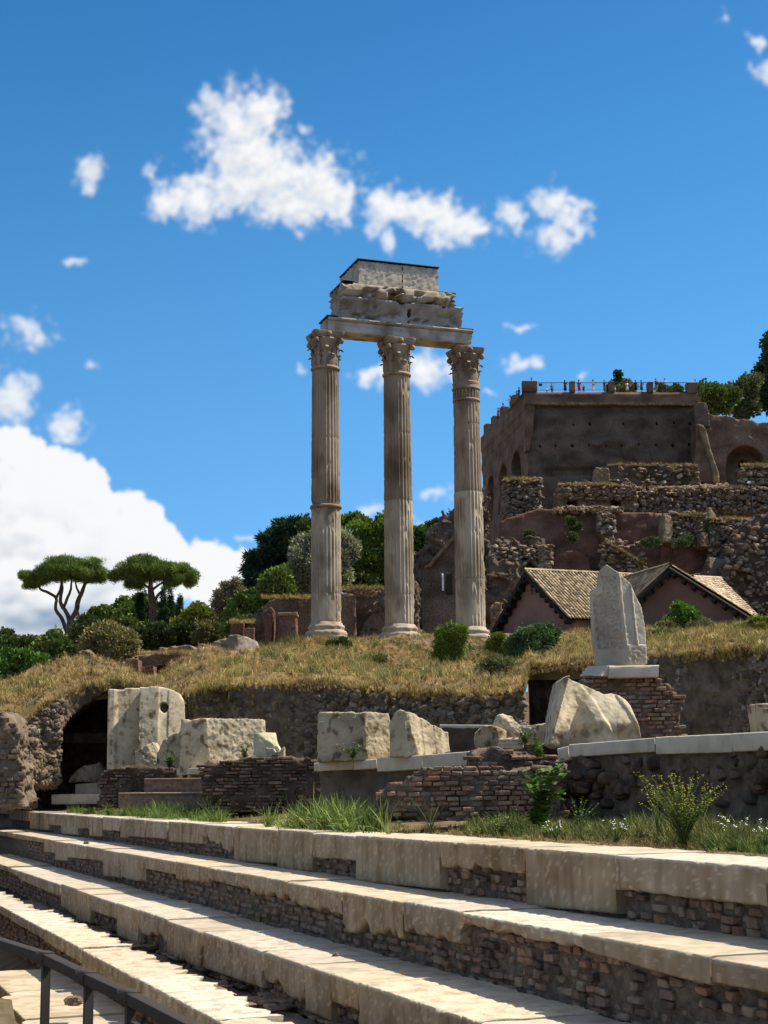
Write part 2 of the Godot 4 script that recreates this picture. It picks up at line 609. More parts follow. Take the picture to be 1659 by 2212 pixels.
	for a in 121:
		for b in 13:
			var t := lerpf(7.0, 34.0, a / 120.0)
			var s := lerpf(0.05, 0.72, b / 12.0)
			pts.push_back(TD * (t - 16.0) + ND * (s - 0.2) + Vector3(0, 0.03 * N3(Vector3(t * 3.0, 0, s * 4.0)) + 0.02 * nf.get_noise_3d(t * 20.0, 1, s * 20.0), 0))
	bed.sheet(pts, 12, 120)
	part("mortar_bed", bed.mesh(Vector3.UP), M.mortar_pale, pv)
	var n_tile := 0
	for a in 95:
		for b in 3:
			var t := 8.0 + a * 0.2
			if N3(Vector3(t * 0.9, b * 3.0, 3)) < 0.12:
				continue
			var tile := bricks[rng.randi() % 8]
			var bs := Basis(TD, Vector3.UP, ND).rotated(Vector3.UP, R(-0.12, 0.12)).scaled_local(Vector3(R(0.9, 1.25), 0.5, R(1.1, 1.5)))
			part("brick", tile, brick_mats[rng.randi() % brick_mats.size()], pv, Transform3D(bs, TD * (t - 16.0 + R(-0.02, 0.02)) + ND * (0.12 + b * 0.19) + Vector3(0, 0.06 + R(0, 0.02), 0)))
			n_tile += 1
	# the lowest step: two slabs
	var low := thing("lower_slab", "smooth cream stone slab in the lowest row, farther from the rail posts", "stone slab", row_at(22.2, 2.95, -2.70), 0, "cream slabs of the lowest row")
	var bs2 := Basis(TD, Vector3.UP, ND)
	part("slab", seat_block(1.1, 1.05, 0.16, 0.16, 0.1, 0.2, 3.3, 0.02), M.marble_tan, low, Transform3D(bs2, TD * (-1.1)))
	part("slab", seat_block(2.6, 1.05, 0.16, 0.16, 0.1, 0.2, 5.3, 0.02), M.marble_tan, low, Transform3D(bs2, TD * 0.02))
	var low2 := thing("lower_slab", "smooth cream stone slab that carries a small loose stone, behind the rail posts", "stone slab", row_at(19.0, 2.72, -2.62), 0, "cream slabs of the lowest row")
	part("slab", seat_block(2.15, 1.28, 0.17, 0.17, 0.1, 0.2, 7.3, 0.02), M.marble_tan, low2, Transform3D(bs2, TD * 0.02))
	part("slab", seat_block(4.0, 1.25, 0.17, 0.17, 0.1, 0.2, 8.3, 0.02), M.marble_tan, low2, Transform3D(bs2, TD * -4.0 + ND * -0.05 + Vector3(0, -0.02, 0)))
	# its bed
	var core := MB.new()
	var cp := PackedVector3Array()
	for a in 101:
		for b in 9:
			var t := lerpf(8.0, 40.0, a / 100.0)
			var f := b / 8.0
			cp.push_back(row_at(t, 3.05 + 0.05 * N3(Vector3(t * 2.0, f * 3.0, 8.0)), lerpf(-2.84, -3.6, f)))
	core.sheet(cp, 8, 100)
	tag(part("bed_wall", core.mesh(-ND), M.mortar, self), "dark mortar bed under the cream slabs of the lowest row", "wall")


func depth_of(x: float, n: float) -> float:
	return n / (0.9336 * ray(x, 1850.0).x + 0.3584)


func drop_at(blocks: Array, t: float, n: float) -> float:
	for e in blocks:
		var ta := on_row(e[1], n)
		var tb := on_row(e[0], n)
		if t >= ta and t <= tb:
			return lerpf(e[3] * depth_of(e[1], n), e[2] * depth_of(e[0], n), (t - ta) / (tb - ta)) / F
	return 0.1


# the brick core that shows under a row of blocks
func build_riser(k: int, blocks: Array, row: Node3D) -> void:
	var n: float = ROW_N[k] + 0.13
	var y0: float = ROW_Y[k] - 0.03
	var y1: float = ROW_Y[k + 1] - 0.12
	var names := ["brick core under the uppermost row of marble blocks", "brick core under the ragged second row of marble blocks", "brick core under the third row, showing between pitted travertine blocks", "dark brick core under the fourth row of rough slabs"]
	var o := thing("brick_core", names[k], "brick wall", row_at(14.0, n, y1), 0, "brick cores under the seat rows")
	var m := MB.new()
	var pts := PackedVector3Array()
	var nu := 300
	var nv := 10
	for a in nu + 1:
		for b in nv + 1:
			var t := lerpf(6.0, 52.0, pow(float(a) / nu, 1.5))
			var f := float(b) / nv
			var y := lerpf(y0, y1, f)
			var w := 0.02 * N3(Vector3(t * 4.0, y * 9.0, k)) + 0.025 * nf.get_noise_3d(t * 12.0, y * 22.0, k * 3.0)
			pts.push_back(row_at(t, n + w - 0.02 * f, y) - o.position)
	m.sheet(pts, nv, nu)
	part("mortar", m.mesh(-ND), M.mortar, o)
	var rest := []
	var tint := []
	var singles := 0
	var base := Basis(TD, Vector3.UP, ND)
	var c := 0
	var y := y0 - 0.06
	var list := []
	while y > y1 - 0.02:
		var t := 7.0 + R(0, 0.2)
		while t < 42.0:
			var ln := R(0.09, 0.23)
			var dr := drop_at(blocks, t, ROW_N[k])
			if ROW_Y[k] - dr > y - 0.06 and N3(Vector3(t * 1.3, y * 4.0, 60.0 + k)) > -0.48:
				list.append([t, y, ln])
			t += ln + R(0.01, 0.025)
		y -= R(0.078, 0.09)
	list.sort_custom(func(p, q): return p[0] < q[0])
	for e in list:
		var b := base.rotated(ND, R(-0.06, 0.06)).rotated(Vector3.UP, R(-0.12, 0.12)).scaled_local(Vector3(e[2] / 0.17 * R(0.9, 1.08), R(0.8, 1.15), 1.0))
		var at: Vector3 = row_at(e[0] + e[2] / 2, n + 0.022 + R(-0.03, 0.045), e[1] + R(-0.016, 0.016)) - o.position
		if singles < 290 and e[0] < 26.0:
			part("brick", bricks[rng.randi() % 8], brick_mats[rng.randi() % brick_mats.size()], o, Transform3D(b, at))
			singles += 1
		else:
			rest.append(Transform3D(b, at))
			tint.append([Color(0.23, 0.15, 0.105), Color(0.18, 0.12, 0.088), Color(0.21, 0.16, 0.12)][rng.randi() % 3])
	if rest.size():
		many("far_bricks", bricks[2], M.brick_tint, rest, tint, o)


func ramp3(r: float, g: float, b: float, lo: float, hi: float) -> Array:   # a base colour with its darker and paler patches
	return [[0.0, lin(r * lo * 0.85, g * lo * 0.82, b * lo * 0.78)], [0.34, lin(r * lerpf(lo, 1.0, 0.55), g * lerpf(lo, 1.0, 0.53), b * lerpf(lo, 1.0, 0.5))], [0.52, lin(r, g, b)], [0.7, lin(r * lerpf(1.0, hi, 0.5), g * lerpf(1.0, hi, 0.5), b * lerpf(1.0, hi, 0.5))], [1.0, lin(r * hi, g * hi, b * hi)]]


func materials() -> void:
	var soft := [[0.0, Color(0.86, 0.84, 0.81)], [0.4, Color(0.96, 0.955, 0.95)], [0.55, Color(1, 1, 1)], [1.0, Color(1, 1, 1)]]
	var stain := [[0.0, Color(0.62, 0.59, 0.55)], [0.36, Color(0.87, 0.85, 0.82)], [0.5, Color(1, 1, 1)], [1.0, Color(1, 1, 1)]]
	var pits := [[0.0, Color(0.25, 0.21, 0.17)], [0.10, Color(0.35, 0.3, 0.25)], [0.17, Color(0.95, 0.94, 0.92)], [1.0, Color(1, 1, 1)]]
	surf("marble", Vector3(0.33, 0.30, 0.33), ramp3(0.585, 0.515, 0.405, 0.86, 1.08), 0.007, 0.75, 0.25, 0.04, Vector3(0.6, 0.25, 0.6), soft, 0.012)
	surf("marble_tan", Vector3(0.30, 0.28, 0.30), ramp3(0.575, 0.495, 0.375, 0.84, 1.09), 0.007, 0.75, 0.25, 0.04, Vector3(0.55, 0.22, 0.55), soft, 0.012)
	surf("marble_grey", Vector3(0.31, 0.3, 0.31), ramp3(0.55, 0.49, 0.39, 0.85, 1.09), 0.007, 0.72, 0.25, 0.04, Vector3(0.58, 0.24, 0.58), soft, 0.012)
	surf("travertine", Vector3(0.5, 0.4, 0.5), ramp3(0.62, 0.56, 0.455, 0.72, 1.12), 0.012, 0.9, 0.8, 0.05, Vector3(0.7, 0.4, 0.7), pits, 0.05, CELL)
	surf("mortar", Vector3(0.6, 0.6, 0.6), ramp3(0.135, 0.102, 0.075, 0.5, 1.6), 0.02, 0.95, 3.0, 0.05)
	for e in [["brick_red", 0.25, 0.145, 0.095], ["brick_brown", 0.205, 0.137, 0.098], ["brick_buff", 0.27, 0.195, 0.135], ["brick_dark", 0.115, 0.078, 0.058]]:
		brick_mats.append(surf(e[0], Vector3(0.9, 0.9, 0.9), ramp3(e[1], e[2], e[3], 0.55, 1.5), 0.012, 0.95, 1.0, 0.05))
	surf("column", Vector3(0.16, 0.03, 0.16), ramp3(0.31, 0.24, 0.17, 0.6, 1.4), 0.009, 0.85, 0.0, 0.05, Vector3(0.10, 0.045, 0.10), stain, 0.014)
	surf("column_low", Vector3(0.16, 0.05, 0.16), ramp3(0.43, 0.36, 0.262, 0.62, 1.3), 0.009, 0.85, 0.0, 0.05, Vector3(0.12, 0.06, 0.12), stain, 0.012)
	surf("column_dark", Vector3(0.3, 0.3, 0.3), ramp3(0.12, 0.10, 0.075, 0.5, 2.6), 0.01, 0.9)
	surf("column_tan", Vector3(0.16, 0.14, 0.16), ramp3(0.42, 0.36, 0.27, 0.42, 1.25), 0.009, 0.9, 0.0, 0.05, Vector3(0.1, 0.1, 0.1), stain, 0.012)
	surf("architrave", Vector3(0.14, 0.07, 0.14), ramp3(0.46, 0.44, 0.40, 0.62, 1.2), 0.009, 0.85, 0.0, 0.05, Vector3(0.12, 0.08, 0.12), stain, 0.012)
	surf("frieze", Vector3(0.15, 0.12, 0.15), ramp3(0.40, 0.375, 0.335, 0.5, 1.3), 0.009, 0.9, 0.0, 0.05, Vector3(0.1, 0.1, 0.1), stain, 0.012)
	surf("rough_top", Vector3(0.3, 0.3, 0.3), ramp3(0.50, 0.445, 0.355, 0.5, 1.2), 0.012, 0.95)
	flat_mat("lead", lin(0.02, 0.035, 0.045), 0.6)
	surf("soil", Vector3(0.2, 0.2, 0.2), ramp3(0.15, 0.115, 0.065, 0.6, 1.5), 0.01, 1.0, 2.0, 0.05)
	flat_mat("brick_tint", Color.WHITE, 0.95, true)
	more_materials()


func more_materials() -> void:
	surf("dry_soil", Vector3(0.12, 0.12, 0.12), ramp3(0.17, 0.115, 0.05, 0.5, 1.5), 0.012, 1.0, 2.0, 0.05)
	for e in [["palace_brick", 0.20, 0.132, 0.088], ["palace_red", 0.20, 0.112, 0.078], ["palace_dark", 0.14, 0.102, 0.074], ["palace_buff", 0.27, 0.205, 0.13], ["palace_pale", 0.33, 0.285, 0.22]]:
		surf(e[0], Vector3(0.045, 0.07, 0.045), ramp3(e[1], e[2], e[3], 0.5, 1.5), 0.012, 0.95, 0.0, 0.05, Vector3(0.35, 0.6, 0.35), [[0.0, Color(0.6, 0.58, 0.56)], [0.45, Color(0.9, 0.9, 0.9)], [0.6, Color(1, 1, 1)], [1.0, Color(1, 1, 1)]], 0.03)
	surf("palace_rubble", Vector3(0.12, 0.12, 0.12), ramp3(0.20, 0.145, 0.095, 0.35, 2.0), 0.025, 0.95, 0.0)
	surf("stucco", Vector3(0.08, 0.08, 0.08), ramp3(0.26, 0.165, 0.125, 0.75, 1.2), 0.01, 0.9)
	surf("stucco_dark", Vector3(0.08, 0.08, 0.08), ramp3(0.19, 0.12, 0.092, 0.7, 1.2), 0.01, 0.9)
	flat_mat("roof_under", lin(0.12, 0.085, 0.06), 0.9)
	flat_mat("dark_wood", lin(0.03, 0.024, 0.02), 0.8)
	flat_mat("iron", lin(0.035, 0.035, 0.04), 0.5)
	flat_mat("slate", lin(0.06, 0.06, 0.06), 0.6)
	flat_mat("white_paint", lin(0.7, 0.7, 0.68), 0.6)
	leaf_mat("leaf", Color(0.55, 0.6, 0.4))
	leaf_mat("grass", Color(0.5, 0.5, 0.35))
	flat_mat("stem", lin(0.10, 0.12, 0.04), 0.8)
	surf("bark", Vector3(0.3, 0.1, 0.3), ramp3(0.115, 0.08, 0.06, 0.5, 1.6), 0.02, 0.95)
	flat_mat("cloth", Color.WHITE, 0.85, true)
	flat_mat("rail", lin(0.045, 0.038, 0.032), 0.75)
	surf("tufa_pale", Vector3(0.3, 0.3, 0.3), ramp3(0.17, 0.13, 0.092, 0.55, 1.6), 0.016, 0.97, 2.0, 0.06)
	surf("mortar_pale", Vector3(0.4, 0.4, 0.4), ramp3(0.24, 0.18, 0.13, 0.6, 1.4), 0.016, 0.95, 1.0, 0.06)
	surf("mortar_red", Vector3(0.5, 0.5, 0.5), ramp3(0.15, 0.10, 0.072, 0.5, 1.6), 0.016, 0.95, 2.0, 0.06)
	surf("render", Vector3(0.35, 0.35, 0.35), ramp3(0.15, 0.115, 0.082, 0.4, 1.4), 0.012, 0.95, 1.5, 0.05)
	surf("rubble", Vector3(0.4, 0.4, 0.4), ramp3(0.13, 0.098, 0.068, 0.4, 1.7), 0.014, 0.95, 2.0, 0.05)
	var veins := [[0.0, Color(0.42, 0.39, 0.34)], [0.24, Color(0.62, 0.58, 0.52)], [0.36, Color(0.93, 0.92, 0.9)], [1.0, Color(1, 1, 1)]]
	surf("block_pale", Vector3(0.4, 0.4, 0.4), ramp3(0.56, 0.49, 0.36, 0.68, 1.15), 0.006, 0.8, 0.5, 0.08, Vector3(0.42, 0.3, 0.42), veins, 0.016)
	surf("block_tan", Vector3(0.42, 0.42, 0.42), ramp3(0.52, 0.44, 0.30, 0.64, 1.2), 0.006, 0.8, 0.5, 0.08, Vector3(0.4, 0.34, 0.4), veins, 0.016)
	surf("block_grey", Vector3(0.4, 0.4, 0.4), ramp3(0.44, 0.375, 0.265, 0.66, 1.22), 0.006, 0.8, 0.5, 0.08, Vector3(0.42, 0.3, 0.42), veins, 0.016)
	surf("relief_stone", Vector3(0.3, 0.3, 0.3), ramp3(0.41, 0.365, 0.285, 0.66, 1.3), 0.007, 0.85, 0.4, 0.08)
	surf("marble_yellow", Vector3(0.4, 0.4, 0.4), ramp3(0.55, 0.50, 0.30, 0.8, 1.15), 0.01, 0.8)
	surf("column_fallen", Vector3(0.2, 0.2, 0.2), ramp3(0.26, 0.22, 0.165, 0.4, 2.0), 0.01, 0.9)
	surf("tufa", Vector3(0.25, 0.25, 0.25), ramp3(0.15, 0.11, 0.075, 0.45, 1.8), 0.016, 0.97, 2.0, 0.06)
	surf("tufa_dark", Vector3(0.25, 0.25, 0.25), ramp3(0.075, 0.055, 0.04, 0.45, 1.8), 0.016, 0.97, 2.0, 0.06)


func build_ground() -> void:
	# one sheet from under the eye to the horizon; a pit where the steps go down
	var m := MB.new()
	var pts := PackedVector3Array()
	var nu := 120
	var nv := 150
	for a in nv + 1:
		var d := -6.0 + 56.0 * a / 110.0 if a <= 110 else 50.0 * pow(60.0, (a - 110) / 40.0)
		for b in nu + 1:
			var x := lerpf(-1.0, 1.0, float(b) / nu)
			var w := 14.0 + maxf(0.0, d - 30.0) * 1.2
			var q := Vector3(x * w, 0, -d)
			pts.push_back(Vector3(q.x, ground_y(q), q.z))
	m.sheet(pts, nu, nv)
	tag(part("ground", m.mesh(Vector3.UP), M.soil, self), "dry earth ground between the steps and the ruins", "", "", "structure")


func ground_y(q: Vector3) -> float:
	var n := q.dot(ND)
	var d := -q.z
	var top := -0.66 + 0.26 * smoothstep(7.6, 12.0, n) + 0.1 * smoothstep(33.0, 50.0, d)
	top += 0.03 * N3(Vector3(q.x * 0.5, 0, q.z * 0.5))
	var pit := -3.4 + maxf(0.0, n - 3.2) * 0.5
	var y := lerpf(minf(pit, -1.3), top, smoothstep(6.95, 7.25, n))
	if n < 2.0:
		y = lerpf(-1.62, -3.4, smoothstep(1.75, 2.0, n))
	return y


# ---- the three columns
# a bar of any outline (z towards the eye, y up) from x0 to x1, its faces weathered
func rough_bar(outline: Array, x0: float, x1: float, seg: float, amp: float, sd: float, end_jag := 0.0, freq := 4.0, bite := 0.0) -> ArrayMesh:
	var prof := PackedVector2Array()
	for k in outline.size():
		var a: Vector2 = outline[k]
		var b: Vector2 = outline[(k + 1) % outline.size()]
		var n := maxi(1, int(a.distance_to(b) / seg))
		for q in n:
			prof.push_back(a.lerp(b, float(q) / n))
	var nu := maxi(2, int((x1 - x0) / seg))
	var m := MB.new()
	var pts := PackedVector3Array()
	var first := PackedVector3Array()
	var last := PackedVector3Array()
	var mid := Vector2.ZERO
	for p in prof:
		mid += p
	mid /= prof.size()
	for k in nu + 1:
		var s := float(k) / nu
		var ring := PackedVector3Array()
		for p in prof:
			var x := lerpf(x0, x1, s)
			if s < 0.5:
				x += (1.0 - 2.0 * s) * end_jag * N3(Vector3(p.x * 3.0, p.y * 3.0, sd + 3.0))
			else:
				x -= (2.0 * s - 1.0) * end_jag * N3(Vector3(p.x * 3.0, p.y * 3.0, sd + 9.0))
			var q := Vector3(x, p.y, p.x)
			var out := Vector3(0, p.y - mid.y, p.x - mid.x).normalized()
			var w := N3(q * freq + Vector3(sd, sd * 2.0, 0)) + 0.5 * nf.get_noise_3dv(q * freq * 4.0 + Vector3(sd, 0, sd))
			if bite > 0.0 and p.x > mid.x:
				w -= bite / amp * smoothstep(0.12, 0.30, N3(Vector3(x * 0.9 + sd, p.y * 1.8, sd)) + 0.2 * nf.get_noise_3d(x * 4.0, p.y * 4.0, sd))
			ring.push_back(q + out * (w * amp) + Vector3(N3(q * freq + Vector3(9, sd, 0)) * amp * 0.5, 0, 0))
		if k == 0:
			first = ring
		if k == nu:
			last = ring
		pts.append_array(ring)
		pts.push_back(ring[0])
	m.sheet(pts, prof.size(), nu)
	m.fan(first)
	m.fan(last, true)
	return m.mesh()


func lathe(prof: Array, n: int, amp := 0.0, sd := 0.0) -> ArrayMesh:   # prof: Vector2(radius, y), bottom to top
	var m := MB.new()
	var pts := PackedVector3Array()
	for p in prof:
		for k in n + 1:
			var a := TAU * (k % n) / n
			var r: float = p.x
			if amp > 0.0 and r > 0.01:
				r += amp * (N3(Vector3(cos(a) * 2.0, p.y * 4.0 + sd, sin(a) * 2.0)) + 0.5 * nf.get_noise_3d(cos(a) * 7.0, p.y * 12.0 + sd, sin(a) * 7.0))
			pts.push_back(Vector3(cos(a) * r, p.y, sin(a) * r))
	m.sheet(pts, n, prof.size() - 1)
	return m.mesh()


func drum(y0: float, y1: float, ra: float, rb: float, sd: float, wear: float, worn: Array, shut_low: bool) -> ArrayMesh:
	var n := 168
	var rows := int((y1 - y0) / 0.11) + 2
	var m := MB.new()
	var pts := PackedVector3Array()
	for j in rows + 1:
		var f := float(j) / rows
		var y := lerpf(y0, y1, f)
		var rr := lerpf(ra, rb, f)
		for k in n + 1:
			var a := TAU * (k % n) / n
			var ph := fposmod(a / TAU * 24.0, 1.0)
			var c := Vector3(cos(a), 0, sin(a))
			var big := N3(Vector3(c.x * 1.3, y * 0.7 + sd, c.z * 1.3))
			var mid := nf.get_noise_3d(c.x * 3.2, y * 1.6 + sd, c.z * 3.2)
			var fl := 0.0
			if ph > 0.11 and ph < 0.89:
				fl = 0.060 * pow(sin(PI * (ph - 0.11) / 0.78), 0.62)
				if shut_low:
					fl *= 0.6
			else:
				fl = 0.022 * maxf(0.0, nf.get_noise_3d(c.x * 9.0, y * 5.0 + sd * 3.0, c.z * 9.0) + 0.12) * (1.0 + wear * 3.0)
			var gone := smoothstep(0.34 - wear * 0.3, 0.5 - wear * 0.2, big + mid * 0.4)
			for w in worn:   # [angle, half width, y, half height]
				var da: float = absf(angle_difference(a, w[0])) / w[1]
				var dy: float = absf(y - w[2]) / w[3]
				gone = maxf(gone, smoothstep(1.15, 0.85, maxf(da, dy) + mid * 0.5))
			var e := minf(f, 1.0 - f) * (y1 - y0)
			var r := rr - lerpf(fl, 0.066 + 0.02 * mid, clampf(gone, 0.0, 1.0)) - 0.018 * exp(-e / 0.03)
			pts.push_back(c * r + Vector3(0, y, 0))
	m.sheet(pts, n, rows)
	return m.mesh()


func acanthus(h: float, w: float, curl: float, sd: float) -> ArrayMesh:   # a leaf standing on y = 0 and curling towards +x
	var m := MB.new()
	for side in 2:
		var pts := PackedVector3Array()
		for j in 13:
			var f := j / 12.0
			for k in 9:
				var s := k / 4.0 - 1.0
				var wide := w * (0.62 + 0.38 * sin(PI * minf(f * 1.1, 1.0))) * (1.0 + 0.18 * sin(f * 26.0)) * (1.0 if f < 0.82 else lerpf(1.0, 0.45, (f - 0.82) / 0.18))
				var bend := maxf(0.0, f - 0.62) / 0.38
				var y := h * (f if f < 0.78 else 0.78 + 0.10 * sin((f - 0.78) / 0.22 * PI))
				var out := 0.03 + curl * bend * bend + 0.045 * (1.0 - s * s) * sin(PI * f) + 0.02 * sin(s * 12.0) * sin(PI * f)
				pts.push_back(Vector3(out - side * 0.05, y, s * wide * 0.5))
		m.sheet(pts, 8, 12, side == 1)
	return m.mesh(Vector3(1, 0.2, 0))


func build_column(title: String, at: Vector3, kind: int) -> void:
	var o := thing("temple_column", title, "column", at, deg_to_rad(19.6), "the three temple columns")
	var w := [M.column, M.column, M.column]
	# Attic base
	var bp := [Vector2(0.0, -0.42), Vector2(1.02, -0.42), Vector2(1.04, -0.1), Vector2(0.99, -0.08), Vector2(1.02, 0.0), Vector2(1.03, 0.08), Vector2(0.97, 0.17), Vector2(0.90, 0.19), Vector2(0.86, 0.25), Vector2(0.90, 0.32), Vector2(0.92, 0.38), Vector2(0.88, 0.45), Vector2(0.82, 0.47), Vector2(0.80, 0.53), Vector2(0.76, 0.6), Vector2(0.5, 0.6)]
	part("base", lathe(bp, 64, 0.045 if kind != 1 else 0.06, kind * 5.0), M.column_low, o)
	var zo := 0.0
	if kind == 0:
		part("plinth", rough_bar([Vector2(-1.1, -0.95), Vector2(1.1, -0.95), Vector2(1.16, -0.45), Vector2(-1.16, -0.45)], -1.15, 1.05, 0.14, 0.06, 4.0, 0.25), M.column_dark, o)
	elif kind == 2:
		part("plinth", rough_bar([Vector2(-1.0, -0.72), Vector2(1.0, -0.72), Vector2(1.03, -0.43), Vector2(-1.03, -0.43)], -1.1, 1.1, 0.14, 0.05, 14.0, 0.15), M.column_low, o)
	var cuts: Array = [[0.58, 2.02, 6.35, 9.9, 13.52], [0.58, 2.1, 6.9, 10.4, 13.52], [0.58, 3.1, 7.6, 11.2, 12.42]][kind]
	for k in cuts.size() - 1:
		var f0: float = (cuts[k] - 0.58) / 13.0
		var f1: float = (cuts[k + 1] - 0.58) / 13.0
		var ra := 0.765 - 0.085 * pow(f0, 1.4)
		var rb := 0.765 - 0.085 * pow(f1, 1.4)
		var worn := []
		if kind == 0 and k == 2:
			worn = [[1.2, 3.0, 6.42, 0.24], [2.7, 0.16, 7.0, 0.6]]
		if kind == 0 and k == 1:
			worn = [[2.0, 0.75, 5.7, 0.5]]
		if kind == 0 and k == 0:
			worn = [[2.1, 0.9, 1.1, 0.7]]
		if kind == 1 and k == 0:
			worn = [[2.0, 0.5, 1.3, 0.75], [0.3, 0.4, 0.8, 0.4]]
		if kind == 2 and k == 0:
			worn = [[2.3, 0.9, 1.6, 0.6]]
		if kind == 2 and k == 1:
			ra += 0.012
			rb += 0.022
		part("shaft_drum", drum(cuts[k], cuts[k + 1], ra, rb, kind * 31.0 + k * 3.7, [0.28, 0.12, 0.0, 0.0][mini(k, 3)], worn, false), w[0] if k > 1 else M.column_low, o)
	if kind == 0:
		part("repair_ring", lathe([Vector2(0.6, 6.30), Vector2(0.77, 6.31), Vector2(0.80, 6.36), Vector2(0.80, 6.42), Vector2(0.77, 6.47), Vector2(0.6, 6.48)], 64, 0.012, 3.0), M.column, o)
	if kind == 2:
		# the arcaded neck
		part("lower_neck_ring", lathe([Vector2(0.5, 12.40), Vector2(0.70, 12.41), Vector2(0.735, 12.47), Vector2(0.71, 12.54), Vector2(0.64, 12.55), Vector2(0.62, 12.98), Vector2(0.70, 13.03), Vector2(0.5, 13.06)], 64, 0.008, 3.0), M.column, o)
		for k in 24:
			var a := TAU * (k + 0.5) / 24
			part("neck_arcade_pier", rough_bar([Vector2(-0.03, 0), Vector2(0.03, 0), Vector2(0.03, 0.3), Vector2(0.075, 0.44), Vector2(-0.075, 0.44), Vector2(-0.03, 0.3)], 0.6, 0.705, 0.2, 0.004, k), M.column, o, Transform3D(Basis(Vector3.UP, a), Vector3(0, 12.55, 0)))
	part("neck_ring", lathe([Vector2(0.5, 13.42), Vector2(0.70, 13.43), Vector2(0.745, 13.49), Vector2(0.745, 13.55), Vector2(0.70, 13.61), Vector2(0.5, 13.62)] if kind != 2 else [Vector2(0.5, 13.02), Vector2(0.72, 13.03), Vector2(0.765, 13.1), Vector2(0.70, 13.17), Vector2(0.69, 13.33), Vector2(0.735, 13.40), Vector2(0.69, 13.46), Vector2(0.5, 13.47)], 64, 0.012, kind), M.column, o)
	# Corinthian capital: bell > leaves, volutes, abacus
	var y0 := 13.55 if kind != 2 else 13.42
	var bell := part("capital", lathe([Vector2(0.58, y0), Vector2(0.58, y0 + 0.5), Vector2(0.60, y0 + 0.9), Vector2(0.66, y0 + 1.2), Vector2(0.78, y0 + 1.42), Vector2(0.80, y0 + 1.5), Vector2(0.3, y0 + 1.52)], 48, 0.03, kind * 4.0), M.column, o)
	var low := acanthus(0.72, 0.46, 0.24, kind)
	var tall := acanthus(1.15, 0.46, 0.30, kind + 3.0)
	for k in 8:
		var a := TAU * k / 8 + 0.2
		var b := Basis(Vector3.UP, a)
		if N3(Vector3(k * 3.3, kind * 7.0, 1)) > -0.35:
			part("acanthus_leaf", low, M.column, bell, Transform3D(b.rotated(Vector3.UP, R(-0.05, 0.05)), b * Vector3(0.63, 0, 0) + Vector3(0, y0 + 0.02, 0)))
		var b2 := Basis(Vector3.UP, a + TAU / 16)
		part("acanthus_leaf", tall, M.column, bell, Transform3D(b2, b2 * Vector3(0.615, 0, 0) + Vector3(0, y0 + 0.04, 0)))
	for k in 4:
		var b := Basis(Vector3.UP, PI / 4 + PI / 2 * k)
		# a stalk that rises under the abacus corner and ends in a scroll
		part("volute", rough_bar([Vector2(-0.07, 0.62), Vector2(0.07, 0.62), Vector2(0.075, 1.2), Vector2(-0.075, 1.2)], 0.60, 0.74, 0.1, 0.02, k), M.column, bell, Transform3D(b, Vector3(0, y0, 0)))
		part("scroll", lathe([Vector2(0, -0.10), Vector2(0.11, -0.10), Vector2(0.15, -0.06), Vector2(0.15, 0.06), Vector2(0.11, 0.10), Vector2(0, 0.10)], 14, 0.012, k), M.column, bell, Transform3D(b * Basis(Vector3.RIGHT, PI / 2), b * Vector3(0.90, 0, 0) + Vector3(0, y0 + 1.36, 0)))
	var ab := MB.new()
	var rings := []
	for lv in [[0.0, 0.86, 0.84], [0.10, 0.93, 0.9], [0.16, 0.97, 0.95], [0.33, 1.02, 1.0], [0.35, 0.99, 0.98]]:
		var ring := PackedVector3Array()
		for k in 64:
			var a := TAU * k / 64
			var q := fposmod(a + PI / 4, PI / 2) - PI / 4
			var rr: float = minf(0.80 / cos(q), 1.08) * (1.0 - 0.085 * pow(cos(q * 2.0), 2.0) + 0.02)
			var s: float = lv[1]
			ring.push_back(Vector3(cos(a) * rr * s, y0 + 1.50 + lv[0], sin(a) * rr * s) * 1.0 + Vector3(1, 0, 1) * 0.02 * N3(Vector3(cos(a) * 3.0, lv[0] * 5.0 + kind * 3.0, sin(a) * 3.0)))
		rings.append(ring)
	var ap := PackedVector3Array()
	for r in rings:
		ap.append_array(r)
		ap.push_back(r[0])
	ab.sheet(ap, 64, rings.size() - 1)
	ab.fan(rings[0], true)
	ab.fan(rings[4])
	var abo := part("abacus", ab.mesh(), M.column, bell)
	for k in 4:
		part("rosette", lathe([Vector2(0.0, -0.12), Vector2(0.1, -0.08), Vector2(0.13, 0.0), Vector2(0.08, 0.07), Vector2(0.0, 0.08)], 8, 0.02, k), M.column, bell, Transform3D(Basis(Vector3.UP, PI / 2 * k) * Basis(Vector3.FORWARD, PI / 2), Basis(Vector3.UP, PI / 2 * k) * Vector3(0.80, 0, 0) + Vector3(0, y0 + 1.68, 0)))


